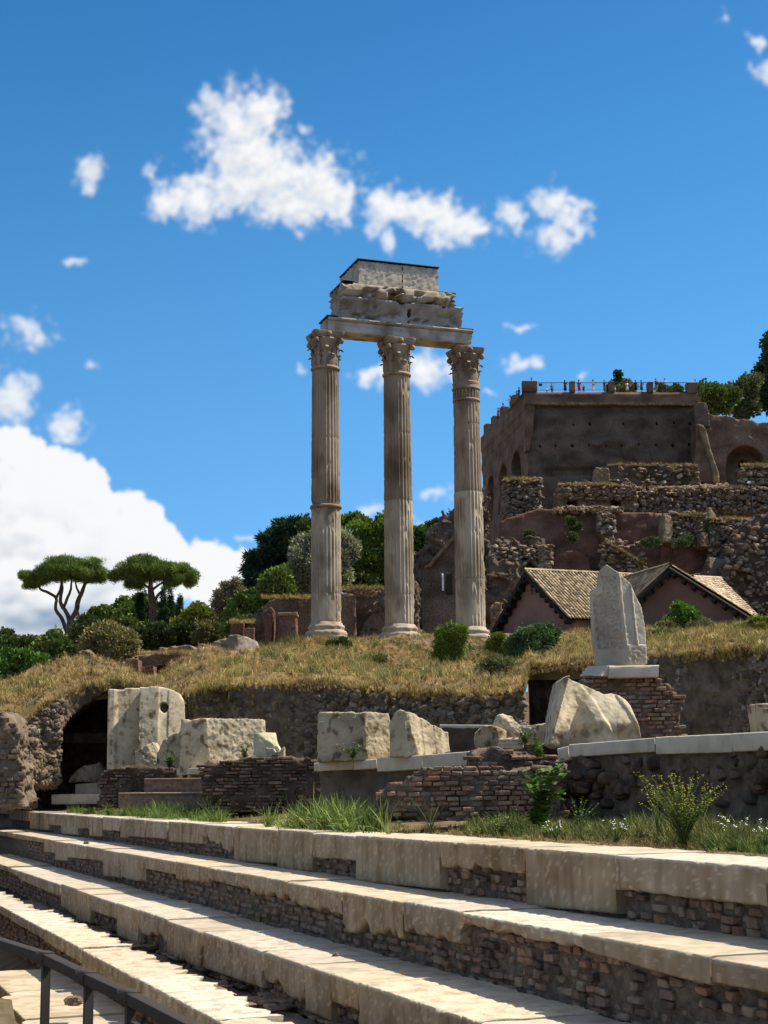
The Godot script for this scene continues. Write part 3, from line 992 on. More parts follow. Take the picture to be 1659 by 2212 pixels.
func build_temple() -> void:
	build_column("left fluted temple column with a projecting ring at mid height", P(705, 1372, 75.7), 0)
	build_column("middle fluted temple column, chipped brown near its foot", P(864, 1376, 77.0), 1)
	build_column("right fluted temple column with a small arcade under its capital", P(1018, 1381, 78.3), 2)
	# what the columns still carry, each course in blocks
	var mid := P(864, 1376, 77.0)
	var turn := deg_to_rad(19.6)
	var o := thing("entablature", "broken marble entablature resting on the three column capitals", "entablature", mid + Vector3(0, 15.42, 0), turn)
	var loc := func(x: float, y: float, z: float) -> Vector2:   # picture units to (along, up) on the plane z in front of the axis
		var r := ray(x, y)
		var nrm := Vector2(sin(turn), -cos(turn))   # in (X, d)
		var c := Vector2(mid.x, -mid.z) + nrm * z
		var d := c.dot(nrm) / (r.x * nrm.x + nrm.y)
		var q := Vector2(r.x * d, d) - c
		return Vector2(q.dot(Vector2(cos(turn), sin(turn))), r.y * d - (mid.y + 15.42))
	var zf := 0.66
	var a0: Vector2 = loc.call(709, 684, zf)
	var a1: Vector2 = loc.call(1019, 716, zf)
	var ym: float = (a0.y + a1.y) / 2
	var xm: float = loc.call(866, 700, zf).x
	var arch := [Vector2(-0.66, 0.0), Vector2(0.60, 0.0), Vector2(0.60, 0.36), Vector2(0.635, 0.37), Vector2(0.635, 0.76), Vector2(0.67, 0.77), Vector2(0.67, ym - 0.14), Vector2(0.78, ym - 0.05), Vector2(0.80, ym), Vector2(-0.66, ym)]
	part("architrave_block", rough_bar(arch, a0.x, xm - 0.012, 0.11, 0.012, 2.0, 0.05), M.architrave, o)
	part("architrave_block", rough_bar(arch, xm + 0.012, a1.x, 0.11, 0.012, 6.0, 0.12), M.architrave, o)
	# frieze, leaning out towards its top
	var zf2 := 0.6
	var b0: Vector2 = loc.call(739, 678, zf2)
	var b1: Vector2 = loc.call(990, 706, zf2)
	var c0: Vector2 = loc.call(733, 640, 0.85)
	var c1: Vector2 = loc.call(999, 664, 0.85)
	var y1: float = (c0.y + c1.y) / 2
	var fr := [Vector2(-0.8, ym + 0.003), Vector2(0.58, ym + 0.003), Vector2(0.60, ym + 0.25), Vector2(0.78, y1 - 0.35), Vector2(0.95, y1 - 0.08), Vector2(0.92, y1), Vector2(-0.9, y1)]
	var xs: float = loc.call(884, 690, 0.7).x
	part("frieze_block", rough_bar(fr, b0.x - 0.15, xs - 0.05, 0.1, 0.03, 11.0, 0.22, 4.0, 0.22), M.frieze, o)
	part("frieze_block", rough_bar(fr, xs + 0.02, b1.x + 0.15, 0.1, 0.03, 17.0, 0.3, 4.0, 0.22), M.frieze, o)
	# cornice
	var d0: Vector2 = loc.call(729, 609, 1.0)
	var d1: Vector2 = loc.call(985, 632, 1.0)
	var y2: float = (d0.y + d1.y) / 2
	var co := [Vector2(-1.15, y1 + 0.003), Vector2(0.80, y1 + 0.003), Vector2(0.98, y1 + 0.14), Vector2(1.06, y1 + 0.3), Vector2(1.02, y2 - 0.1), Vector2(0.95, y2), Vector2(-1.2, y2)]
	var xc: float = loc.call(853, 630, 1.0).x
	part("cornice_block", rough_bar(co, d0.x + 0.35, xc - 0.02, 0.1, 0.03, 23.0, 0.4, 4.0, 0.34), M.column_tan, o)
	part("cornice_block", rough_bar(co, xc + 0.02, d1.x - 0.15, 0.1, 0.03, 29.0, 0.55, 4.0, 0.34), M.column_tan, o)
	var e0: Vector2 = loc.call(774, 563, 0.8)
	var e1: Vector2 = loc.call(946, 582, 0.8)
	var y3: float = (e0.y + e1.y) / 2
	var tp := [Vector2(-2.1, y2 + 0.003), Vector2(0.80, y2 + 0.003), Vector2(0.82, y3), Vector2(-2.2, y3)]
	var xt: float = loc.call(869, 575, 0.8).x
	part("top_block", rough_bar(tp, e0.x, xt - 0.015, 0.085, 0.05, 31.0, 0.08, 7.0), M.rough_top, o)
	part("top_block", rough_bar(tp, xt + 0.015, e1.x, 0.085, 0.05, 37.0, 0.08, 7.0), M.rough_top, o)
	# lead flashings
	for e in [[e0.x - 0.05, e1.x + 0.05, -2.25, 0.90, y3 + 0.05], [d0.x + 0.3, d0.x + 0.9, -1.3, 1.05, y2 + 0.05], [e1.x + 0.02, d1.x + 0.1, -1.3, 0.75, y2 + 0.05], [a1.x - 0.75, a1.x + 0.08, -0.72, 0.72, ym + 0.04], [a0.x - 0.08, a0.x + 0.5, -0.72, 0.74, ym + 0.04]]:
		part("lead_flashing", rough_bar([Vector2(e[2], e[4]), Vector2(e[3], e[4]), Vector2(e[3], e[4] + 0.07), Vector2(e[2], e[4] + 0.07)], e[0], e[1], 0.3, 0.012, e[4]), M.lead, o)


# ---- broken stones: a field on a grid, meshed as surface nets
func nets(f: PackedFloat32Array, nx: int, ny: int, nzz: int, lo: Vector3, cell: Vector3) -> MB:
	var m := MB.new()
	var at := PackedInt32Array()
	at.resize(nx * ny * nzz)
	at.fill(-1)
	var sx := 1
	var sy := nx
	var sz := nx * ny
	var off := [0, sx, sy, sx + sy, sz, sx + sz, sy + sz, sx + sy + sz]
	var pairs := [[0, 1], [2, 3], [4, 5], [6, 7], [0, 2], [1, 3], [4, 6], [5, 7], [0, 4], [1, 5], [2, 6], [3, 7]]
	for z in nzz - 1:
		for y in ny - 1:
			var b := y * sy + z * sz
			for x in nx - 1:
				var c := b + x
				var neg := 0
				for k in 8:
					if f[c + off[k]] < 0.0:
						neg += 1
				if neg == 0 or neg == 8:
					continue
				var sum := Vector3.ZERO
				var cnt := 0
				for pr in pairs:
					var va := f[c + off[pr[0]]]
					var vb := f[c + off[pr[1]]]
					if (va < 0.0) != (vb < 0.0):
						var t := va / (va - vb)
						var pa := Vector3(pr[0] & 1, (pr[0] >> 1) & 1, (pr[0] >> 2) & 1)
						var pb := Vector3(pr[1] & 1, (pr[1] >> 1) & 1, (pr[1] >> 2) & 1)
						sum += pa.lerp(pb, t)
						cnt += 1
				at[c] = m.add(lo + (Vector3(x, y, z) + sum / cnt) * cell)
	for z in range(1, nzz - 1):
		for y in range(1, ny - 1):
			for x in range(1, nx - 1):
				var c := x + y * sy + z * sz
				var s := f[c] < 0.0
				if s != (f[c + sx] < 0.0):
					put_quad(m, at[c], at[c - sy], at[c - sy - sz], at[c - sz], s)
				if s != (f[c + sy] < 0.0):
					put_quad(m, at[c], at[c - sz], at[c - sz - sx], at[c - sx], s)
				if s != (f[c + sz] < 0.0):
					put_quad(m, at[c], at[c - sx], at[c - sx - sy], at[c - sy], s)
	return m


func put_quad(m: MB, a: int, b: int, c: int, d: int, s: bool) -> void:
	if a < 0 or b < 0 or c < 0 or d < 0:
		return
	if s:
		m.quad(a, b, c, d)
	else:
		m.quad(a, d, c, b)


func poly_dist(poly: PackedVector2Array, p: Vector2) -> float:
	var n := poly.size()
	var best := 1e9
	var inside := false
	var j := n - 1
	for i in n:
		var a := poly[i]
		var b := poly[j]
		var e := b - a
		var w := p - a
		var t := clampf(w.dot(e) / e.length_squared(), 0.0, 1.0)
		best = minf(best, (w - e * t).length_squared())
		if (a.y > p.y) != (b.y > p.y) and p.x < (b.x - a.x) * (p.y - a.y) / (b.y - a.y) + a.x:
			inside = not inside
		j = i
	return -sqrt(best) if inside else sqrt(best)


# An outline in picture units, cut at depth d and thick metres deep, with flat cuts [normal, a point in picture units, how far behind the face].
# Returns [mesh, where its foot is].
func stone(out_line: Array, d: float, thick: float, cuts: Array, amp: float, freq: float, res: int, sd: float, extra = null) -> Array:
	var poly := PackedVector2Array()
	var lo := Vector2(1e9, 1e9)
	var hi := Vector2(-1e9, -1e9)
	for e in out_line:
		var p := P(e[0], e[1], d)
		poly.push_back(Vector2(p.x, p.y))
		lo = lo.min(Vector2(p.x, p.y))
		hi = hi.max(Vector2(p.x, p.y))
	var foot := Vector3((lo.x + hi.x) / 2, lo.y, -d)
	for k in poly.size():
		poly[k] -= Vector2(foot.x, foot.y)
	var planes := []
	for c in cuts:
		var q := P(c[1], c[2], d) - foot - Vector3(0, 0, c[3])
		planes.append([c[0].normalized(), q])
	var size := Vector3(hi.x - lo.x, hi.y - lo.y, thick)
	var cell := maxf(size.x, maxf(size.y, size.z)) / res
	var pad := cell * 2.0 + amp
	var nx := int((size.x + pad * 2) / cell) + 2
	var ny := int((size.y + pad * 2) / cell) + 2
	var nzz := int((size.z + pad * 2) / cell) + 2
	var org := Vector3(-size.x / 2 - pad, -pad, -thick - pad)
	var f := PackedFloat32Array()
	f.resize(nx * ny * nzz)
	var use_extra: bool = extra != null
	for y in ny:
		for x in nx:
			var u := org.x + x * cell
			var v := org.y + y * cell
			var pd := poly_dist(poly, Vector2(u, v))
			for z in nzz:
				var w := org.z + z * cell
				var g := maxf(pd, absf(w + thick / 2) - thick / 2)
				var p := Vector3(u, v, w)
				for pl in planes:
					g = maxf(g, (p - pl[1]).dot(pl[0]))
				if use_extra:
					g = extra.call(p, g)
				if absf(g) < amp * 3.0 + cell * 2.0:
					g += amp * (nz.get_noise_3d(u * freq + sd, v * freq, w * freq) + 0.6 * nf.get_noise_3d(u * freq * 3.3, v * freq * 3.3 + sd, w * freq * 3.3) + 0.75 * nk.get_noise_3d(u * freq * 0.9, v * freq * 0.9 + sd, w * freq * 0.9))
				f[x + y * nx + z * nx * ny] = g
	return [nets(f, nx, ny, nzz, org, Vector3(cell, cell, cell)).mesh(), foot]


func put_stone(called: String, label: String, category: String, s: Array, m: Material, group := "") -> MeshInstance3D:
	var o := part(called, s[0], m, self, Transform3D(Basis(), s[1]))
	tag(o, label, category, group)
	return o


# ---- walls that follow a line on the ground: px, the top's picture height, depth; the face is pushed about by fn(px, y) in metres
func wall_sheet(line: Array, y_low: float, step: float, rows: int, push: Callable) -> MB:
	var m := MB.new()
	var pts := PackedVector3Array()
	var x0: float = line[0][0]
	var x1: float = line[-1][0]
	var n := int((x1 - x0) / step)
	for k in n + 1:
		var x := lerpf(x0, x1, float(k) / n)
		var td := along(line, x)
		var top := P(x, td.x, td.y)
		var back := Vector3(top.x, 0, top.z).normalized()
		for j in rows + 1:
			var y := lerpf(top.y, y_low, float(j) / rows)
			var q := Vector3(top.x, y, top.z)
			pts.push_back(q + back * push.call(x, q))
	m.sheet(pts, rows, n)
	return m


func along(line: Array, x: float) -> Vector2:    # (picture height, depth) on a line of [px, py, d]
	if x <= line[0][0]:
		return Vector2(line[0][1], line[0][2])
	for k in range(1, line.size()):
		if x <= line[k][0]:
			var f: float = (x - line[k - 1][0]) / maxf(1e-6, line[k][0] - line[k - 1][0])
			return Vector2(lerpf(line[k - 1][1], line[k][1], f), lerpf(line[k - 1][2], line[k][2], f))
	return Vector2(line[-1][1], line[-1][2])


# ---- the podium mound and the slope behind it
const CREST := [
	[[-250, 1620, 46], [0, 1562, 46], [45, 1568, 46.5], [90, 1530, 47], [140, 1500, 47.5], [190, 1484, 48], [235, 1478, 48], [300, 1482, 47], [390, 1504, 46], [460, 1494, 45.5], [590, 1478, 44.5], [700, 1480, 44], [780, 1488, 43.5], [1000, 1502, 42], [1132, 1492, 41], [1142, 1438, 46], [1290, 1434, 44], [1400, 1420, 38], [1500, 1412, 36.5], [1660, 1404, 35], [1900, 1398, 33]],
	[[-250, 1520, 52], [0, 1476, 54], [80, 1442, 56], [150, 1426, 57], [230, 1426, 57], [280, 1446, 58], [320, 1476, 60], [350, 1458, 58], [400, 1422, 57], [440, 1406, 57], [520, 1413, 58], [600, 1414, 60], [680, 1416, 64], [740, 1424, 66], [860, 1430, 68], [1000, 1432, 68], [1090, 1440, 66], [1140, 1428, 60], [1290, 1398, 55], [1410, 1385, 52], [1500, 1372, 55], [1660, 1370, 55], [1900, 1366, 55]],
	[[-250, 1540, 75], [0, 1505, 75], [230, 1462, 75], [330, 1482, 75], [430, 1470, 74], [450, 1412, 74], [600, 1404, 74], [680, 1391, 74.5], [864, 1380, 75.5], [1018, 1383, 77], [1090, 1392, 80], [1200, 1378, 85], [1410, 1360, 85], [1660, 1354, 85], [1900, 1350, 85]],
	[[-250, 1500, 110], [0, 1470, 110], [230, 1440, 110], [330, 1450, 110], [430, 1440, 110], [460, 1404, 110], [700, 1386, 106], [864, 1377, 105], [1018, 1377, 105], [1200, 1364, 108], [1660, 1350, 108], [1900, 1345, 108]],
	[[-250, 1450, 220], [100, 1402, 220], [200, 1388, 220], [400, 1372, 200], [470, 1368, 195], [600, 1350, 190], [800, 1330, 180], [1000, 1340, 150], [1200, 1338, 150], [1660, 1334, 150], [1900, 1330, 150]],
	[[-250, 1440, 420], [300, 1390, 420], [600, 1370, 420], [900, 1310, 400], [1200, 1290, 330], [1660, 1280, 330], [1900, 1280, 330]]]


func hill_at(x: float, f: float) -> Vector3:     # f runs 0..5 over the crest lines
	var k := mini(int(f), CREST.size() - 2)
	var t := f - k
	var a := along(CREST[k], x)
	var b := along(CREST[k + 1], x)
	return P(x, a.x, a.y).lerp(P(x, b.x, b.y), t)


func build_hill() -> void:
	var m := MB.new()
	var pts := PackedVector3Array()
	var nu := 330
	var nv := 100
	for a in nv + 1:
		var f := 5.0 * a / nv
		for b in nu + 1:
			var x := lerpf(-250.0, 1900.0, float(b) / nu)
			var q := hill_at(x, f)
			var w := smoothstep(0.0, 0.2, f)
			if a == 0:
				q += Vector3(0, -0.4, -0.45)
			q.y += w * (0.28 * N3(q * 0.35) + 0.1 * nf.get_noise_3dv(q * 0.9))
			pts.push_back(q)
	m.sheet(pts, nu, nv)
	tag(part("hill", m.mesh(Vector3.UP), M.dry_soil, self), "slope of dry grass and soil rising behind the rough podium wall", "", "", "structure")
	var rough := func(x: float, q: Vector3) -> float:
		var w := -0.16 * (nc.get_noise_3dv(q * 150.0) + 0.5) - 0.30 * N3(q * 0.5) - 0.16 * nf.get_noise_3dv(q * 2.2)
		return w
	# the cave's wall, the podium's long wall, the recess, the right-hand wall
	var cave := func(x: float, q: Vector3) -> float:
		var w: float = rough.call(x, q)
		var d := -q.z
		var py := 1700.0 - q.y / d * F * 0.985
		var arch := 1700.0 if x < 132.0 else lerpf(1596.0, 1498.0, pow(clampf((x - 132.0) / 96.0, 0.0, 1.0), 0.55))
		if x > 300.0:
			arch = 1900.0
		return w + (5.5 + 0.2 * N3(q) if py > arch + 4.0 * nf.get_noise_2d(x * 0.3, py * 0.1) else 0.0)
	var left: Array = []
	for e in CREST[0]:
		if e[0] <= 390:
			left.append(e)
	left.append([400, 1502, 45.9])
	var w1 := thing("podium_wall", "rough dark concrete wall with a black vaulted cave mouth under the grassy mound", "wall", P(200, 1720, 48))
	part("rubble_face", wall_moved(wall_sheet(left, -0.6, 2.0, 70, cave), w1.position).mesh(Vector3.BACK), M.tufa, w1)
	part("cave_lintel", rough_bar([Vector2(-0.3, -0.22), Vector2(0.3, -0.22), Vector2(0.3, 0.1), Vector2(-0.3, 0.1)], -1.9, 1.9, 0.15, 0.03, 3.0), M.tufa_dark, w1, Transform3D(Basis(), P(200, 1591, 50.0) - w1.position))
	var w2 := thing("podium_wall", "long rough concrete wall of the temple podium behind the centre marble blocks", "wall", P(760, 1720, 44))
	part("rubble_face", wall_moved(wall_sheet([[395, 1503, 46], [460, 1494, 45.5], [590, 1478, 44.5], [700, 1480, 44], [780, 1488, 43.5], [1000, 1502, 42], [1132, 1492, 41], [1140, 1494, 42.4], [1142, 1470, 46.5]], -0.6, 2.2, 60, rough), w2.position).mesh(Vector3.BACK), M.tufa, w2)
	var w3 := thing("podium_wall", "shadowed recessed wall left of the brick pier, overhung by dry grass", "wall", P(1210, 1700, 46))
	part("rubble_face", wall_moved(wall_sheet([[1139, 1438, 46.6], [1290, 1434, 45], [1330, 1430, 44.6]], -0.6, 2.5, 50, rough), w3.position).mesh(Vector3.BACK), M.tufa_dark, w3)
	var w4 := thing("podium_wall", "rough ivy-flecked concrete wall behind and right of the brick pier", "wall", P(1540, 1650, 36))
	part("rubble_face", wall_moved(wall_sheet([[1320, 1430, 43], [1345, 1428, 39.5], [1400, 1420, 38], [1500, 1412, 36.5], [1660, 1404, 35], [1900, 1398, 33]], -0.6, 2.5, 50, rough), w4.position).mesh(Vector3.BACK), M.tufa, w4)
	# stones that stick out of the concrete
	var lump := []
	for k in 4:
		lump.append(chip_box(R(0.07, 0.11), R(0.05, 0.075), 0.09, 0.03, 0.02))
	var sets := [[w1, left, 900, 46.0, 132.0], [w2, [[395, 1503, 46], [700, 1480, 44], [1000, 1502, 42], [1132, 1492, 41]], 3600, 395.0, 1132.0], [w4, [[1320, 1430, 43], [1345, 1428, 39.5], [1400, 1420, 38], [1660, 1404, 35], [1900, 1398, 33]], 3200, 1322.0, 1700.0]]
	for e in sets:
		var where := []
		var tints := []
		for k in e[2]:
			var x := R(e[3], e[4])
			var td := along(e[1], x)
			var top := P(x, td.x, td.y)
			var q := Vector3(top.x, lerpf(top.y - 0.1, 0.2, pow(rng.randf(), 0.8)), top.z)
			var back := Vector3(top.x, 0, top.z).normalized()
			var b := Basis.from_euler(Vector3(R(-0.5, 0.5), R(0, TAU), R(-0.5, 0.5))).scaled_local(Vector3.ONE * R(0.55, 1.3))
			where.append(Transform3D(b, q + back * (rough.call(x, q) + 0.01) - e[0].position))
			var g := R(0.55, 1.5)
			tints.append(Color(0.15, 0.113, 0.078) * g if rng.randf() < 0.93 else Color(0.3, 0.26, 0.2))
		many("rubble_stones", lump[rng.randi() % 4], M.brick_tint, where, tints, e[0])
	# the broken concrete under the columns
	var s1 := stone([[735, 1440], [738, 1408], [790, 1392], [860, 1384], [960, 1388], [1000, 1400], [1060, 1392], [1092, 1400], [1098, 1450], [735, 1450]], 73.2, 3.0, [], 0.35, 0.9, 46, 2.0)
	put_stone("podium_core", "rough concrete core under the middle and right temple columns", "ruin", s1, M.tufa)


func wall_moved(m: MB, by: Vector3) -> MB:
	for k in m.v.size():
		m.v[k] -= by
	return m


# bricks one by one over the front of an outline in picture units at depth d; the core behind is one rough mass
func brick_mass(called: String, label: String, out_line: Array, d: float, thick: float, pitch: float, length: float, loss: float, sd: float, core_mat: Material, mats: Array, amp := 0.05, res := 44, most := 290) -> Node3D:
	var s := stone(out_line, d, thick, [], amp, 3.0, res, sd)
	var foot: Vector3 = s[1]
	var o := thing(called, label, "brick ruin", foot)
	part("mortar_core", s[0], core_mat, o)
	var poly := PackedVector2Array()
	var lo := Vector2(1e9, 1e9)
	var hi := Vector2(-1e9, -1e9)
	for e in out_line:
		var p := P(e[0], e[1], d)
		var q := Vector2(p.x - foot.x, p.y - foot.y)
		poly.push_back(q)
		lo = lo.min(q)
		hi = hi.max(q)
	var rest := []
	var tint := []
	var n := 0
	var y := lo.y + pitch * 0.5
	var shapes := []
	for k in 6:
		shapes.append(chip_box(length * 0.5, pitch * R(0.37, 0.43), 0.07, pitch * 0.13, pitch * 0.08))
	while y < hi.y + pitch * 0.4:
		var x := lo.x + R(-length, 0)
		while x < hi.x:
			var ln := length * R(0.6, 1.25)
			var c := Vector2(x + ln * 0.5, y)
			var pd := poly_dist(poly, c)
			if pd < 0.02 and N3(Vector3(c.x * 2.2, c.y * 4.0, sd)) > loss:
				var b := Basis.from_euler(Vector3(R(-0.06, 0.06), R(-0.12, 0.12), R(-0.05, 0.05))).scaled_local(Vector3(ln / length * 0.95, R(0.85, 1.1), 1.0))
				var at := Vector3(c.x, c.y + R(-0.006, 0.006), -0.045 + R(-0.03, 0.035) + 0.03 * N3(Vector3(c.x * 1.5, c.y * 2.0, sd + 7.0)))
				if n < most:
					part("brick", shapes[rng.randi() % 6], mats[rng.randi() % mats.size()], o, Transform3D(b, at))
					n += 1
				else:
					rest.append(Transform3D(b, at))
					tint.append([Color(0.17, 0.11, 0.078), Color(0.125, 0.082, 0.06), Color(0.15, 0.115, 0.085)][rng.randi() % 3])
			x += ln + pitch * 0.15
		y += pitch
	if rest.size():
		many("more_bricks", shapes[0], M.brick_tint, rest, tint, o)
	return o


# a bar between two places in picture units and depths; outline as in rough_bar, z = 0 at its front, y = 0 at its top
func bar_px(called: String, parent: Node3D, a: Array, b: Array, outline: Array, amp: float, sd: float, m: Material, jag := 0.02, seg := 0.06) -> MeshInstance3D:
	var pa := P(a[0], a[1], a[2])
	var pb := P(b[0], b[1], b[2])
	var x := (pb - pa).normalized()
	var z := x.cross(Vector3.UP).normalized()
	if z.z < 0.0:
		z = -z
	var y := z.cross(x)
	return part(called, rough_bar(outline, 0.0, pa.distance_to(pb), seg, amp, sd, jag), m, parent, Transform3D(Basis(x, y, z), pa - parent.position))


func slab_outline(h: float, depth: float) -> Array:
	return [Vector2(-depth, -h), Vector2(-0.01, -h), Vector2(0.0, -h + 0.015), Vector2(0.0, -0.018), Vector2(-0.015, 0.0), Vector2(-depth, 0.0)]


func build_ruins() -> void:
	var red := brick_mats
	# left end
	var lb := brick_mass("brick_ruin", "sunlit rubble and brick stump at the left edge beside the cave", [[-40, 1538], [8, 1541], [30, 1552], [40, 1580], [36, 1610], [46, 1660], [44, 1705], [54, 1745], [-40, 1748]], 43.5, 1.5, 0.15, 0.24, -0.25, 3.0, M.tufa_pale, [M.tufa_pale, M.brick_brown, M.tufa], 0.16, 36)
	var bench := thing("stone_bench", "low pale stone bench step in front of the cave mouth", "stone step", P(160, 1728, 47))
	bar_px("slab", bench, [112, 1716, 47.6], [218, 1715, 46.5], slab_outline(0.3, 0.9), 0.015, 2.0, M.marble_grey)
	bar_px("slab", bench, [163, 1694, 48.4], [240, 1688, 47.5], slab_outline(0.36, 0.9), 0.015, 5.0, M.marble_tan)
	put_stone("marble_fragment", "half-round marble fragment lying in the cave mouth", "marble block", stone([[148, 1690], [160, 1668], [180, 1655], [203, 1650], [210, 1645], [222, 1668], [229, 1690]], 48.8, 0.9, [[Vector3(0.75, 0.25, 0.6), 206, 1660, 0.0]], 0.03, 3.0, 40, 5.0), M.block_grey, "loose marble pieces among the ruins")
	# the tall pier of marble
	var px := 3320.0 / 44.0
	var tall := func(p: Vector3, g: float) -> float:
		var u: float = 309.5 + p.x * px
		var w := 0.0
		if u < 246.0:
			w = -0.02 - (u - 231.0) * 0.004
		elif u < 299.0:
			w = -0.10 - (u - 246.0) * 0.0052 - 0.10 * smoothstep(246.0, 252.0, u)
		elif u < 339.0:
			w = 0.06 - (u - 299.0) * 0.004
		else:
			w = -0.10 - (u - 339.0) * 0.0125
			if u > 341.0 and u < 358.0:
				w -= 0.05
			var v: float = 1670.0 - p.y * px
			if Vector2((u - 349.0) / 8.5, (v - 1527.0) / 11.0).length() < 1.0:
				w -= 0.5
		if u > 299.0 and u < 312.0 and absf(p.y - 1.3) < 0.3:
			w -= 0.05 * maxf(0.0, nf.get_noise_3d(u * 0.3, p.y * 8.0, 1) + 0.3)
		return maxf(g, p.z - w + 0.12)
	put_stone("marble_pier_block", "tall pale marble block with a recessed panel, slot and round hole", "marble block", stone([[231, 1487], [262, 1488], [264, 1484], [300, 1483], [318, 1484], [320, 1482], [345, 1482], [362, 1486], [378, 1494], [386, 1510], [388, 1560], [386, 1672], [228, 1672]], 44.0, 1.3, [], 0.007, 5.0, 80, 1.0, tall), M.block_pale, "")
	put_stone("marble_fragment", "small rosy broken marble lump at the foot of the tall marble block", "marble block", stone([[291, 1660], [293, 1624], [305, 1618], [318, 1608], [332, 1604], [341, 1618], [342, 1660]], 42.5, 0.6, [[Vector3(0.5, 0.3, 0.8), 320, 1615, 0.0]], 0.03, 4.0, 34, 8.0), M.block_tan, "loose marble pieces among the ruins")
	var ribs := func(p: Vector3, g: float) -> float:
		return g + 0.02 * smoothstep(0.8, 1.0, sin((p.x * 0.7 + p.y * 0.25) * 26.0))
	put_stone("marble_fragment", "round grooved marble drum piece wedged behind the cracked marble block", "marble block", stone([[336, 1668], [340, 1628], [352, 1600], [372, 1585], [392, 1577], [420, 1580], [424, 1668]], 41.0, 0.7, [[Vector3(-0.5, 0.4, 0.75), 350, 1606, 0.0]], 0.02, 3.0, 44, 12.0, ribs), M.block_grey, "loose marble pieces among the ruins")
	# the broken cube
	put_stone("marble_cube", "big cracked marble block, smooth on its left and rough on its right", "marble block", stone([[391, 1553], [412, 1556], [430, 1551], [470, 1552], [561, 1551], [563, 1585], [558, 1620], [548, 1668], [388, 1668]], 36.0, 1.5, [[Vector3(0.42, 0.05, 0.9), 452, 1590, 0.02], [Vector3(0.7, 0.3, 0.6), 548, 1575, 0.25]], 0.022, 6.5, 76, 15.0), M.block_tan, "")
	put_stone("marble_fragment", "yellowish notched marble piece right of the cracked marble block", "marble block", stone([[548, 1648], [547, 1585], [560, 1583], [592, 1582], [597, 1606], [604, 1616], [606, 1648]], 34.6, 0.6, [[Vector3(0.35, 0.5, 0.8), 562, 1588, 0.0]], 0.015, 4.0, 40, 18.0), M.marble_yellow, "loose marble pieces among the ruins")
	put_stone("marble_fragment", "small grey hollowed stone beside the yellowish notched marble piece", "marble block", stone([[573, 1645], [575, 1616], [590, 1617], [594, 1624], [606, 1622], [613, 1613], [613, 1645]], 33.6, 0.5, [], 0.015, 5.0, 32, 21.0), M.block_grey, "loose marble pieces among the ruins")
	# left platform and its brick steps
	var plat := brick_mass("brick_platform", "dark brick platform with a rubble top under the tall marble block", [[216, 1682], [226, 1668], [250, 1660], [300, 1657], [340, 1659], [382, 1664], [384, 1680], [384, 1742], [214, 1742]], 40.0, 2.6, 0.082, 0.26, -0.55, 6.0, M.tufa_dark, [M.brick_dark, M.tufa_dark, M.brick_dark], 0.11, 40)
	var st := thing("brick_steps", "two recessed brick steps with thin worn treads between the brick platform and wall", "steps", P(380, 1745, 38.5))
	bar_px("step", st, [312, 1683, 39.6], [440, 1682, 38.0], slab_outline(0.5, 1.2), 0.015, 3.0, M.brick_brown)
	bar_px("step", st, [256, 1714, 38.8], [446, 1713, 37.0], slab_outline(0.4, 0.9), 0.015, 7.0, M.brick_brown)
	bar_px("tread", st, [312, 1681.4, 39.55], [440, 1680.4, 37.95], slab_outline(0.045, 1.22), 0.012, 8.0, M.mortar_pale)
	bar_px("tread", st, [256, 1712.4, 38.75], [446, 1711.4, 36.95], slab_outline(0.045, 0.92), 0.012, 9.0, M.mortar_pale)
	var ms := thing("marble_slab", "chipped marble slab end lying on the brick steps below the cracked block", "marble slab", P(410, 1676, 36.2))
	bar_px("slab", ms, [382, 1661, 36.4], [446, 1658, 35.2], slab_outline(0.14, 0.8), 0.02, 3.0, M.marble_tan, 0.05)
	brick_mass("brick_wall", "long low dark brick wall carrying the cracked marble block", [[440, 1653], [452, 1650], [470, 1655], [488, 1646], [540, 1640], [612, 1636], [660, 1642], [696, 1648], [700, 1752], [436, 1756]], 33.0, 2.4, 0.072, 0.25, -0.42, 9.0, M.tufa_dark, [M.brick_dark, M.tufa_dark, M.brick_dark, M.brick_brown], 0.09, 52)
	# left coping and the wall below it
	var cw := thing("coped_wall", "low rendered wall with a tilted marble coping under the centre marble blocks", "wall", P(850, 1740, 26.5))
	bar_px("wall_face", cw, [680, 1662, 28.7], [1030, 1636, 25.4], [Vector2(-1.8, -0.9), Vector2(-0.1, -0.9), Vector2(-0.14, -0.4), Vector2(-0.1, 0.06), Vector2(-1.8, 0.06)], 0.035, 3.0, M.render, 0.02, 0.08)
	for e in [[678, 1648, 28.6, 763, 1643, 27.7, 0.155], [764, 1643, 27.6, 813, 1639.5, 27.2, 0.165], [814, 1638, 27.1, 911, 1631, 26.2, 0.235], [911.5, 1631, 26.1, 1024, 1622, 25.2, 0.225]]:
		bar_px("coping_slab", cw, [e[0], e[1], e[2]], [e[3], e[4], e[5]], slab_outline(e[6], 0.55), 0.010, e[0], [M.marble, M.marble_grey][int(e[0]) % 2], 0.02, 0.05)
	brick_mass("brick_ruin", "low tumbled brick heap between the two marble copings", [[1020, 1625], [1060, 1618], [1110, 1628], [1150, 1634], [1205, 1640], [1230, 1665], [1240, 1760], [1016, 1740]], 24.6, 1.6, 0.085, 0.22, -0.2, 12.0, M.mortar, [M.brick_brown, M.brick_red, M.brick_buff], 0.07, 40)
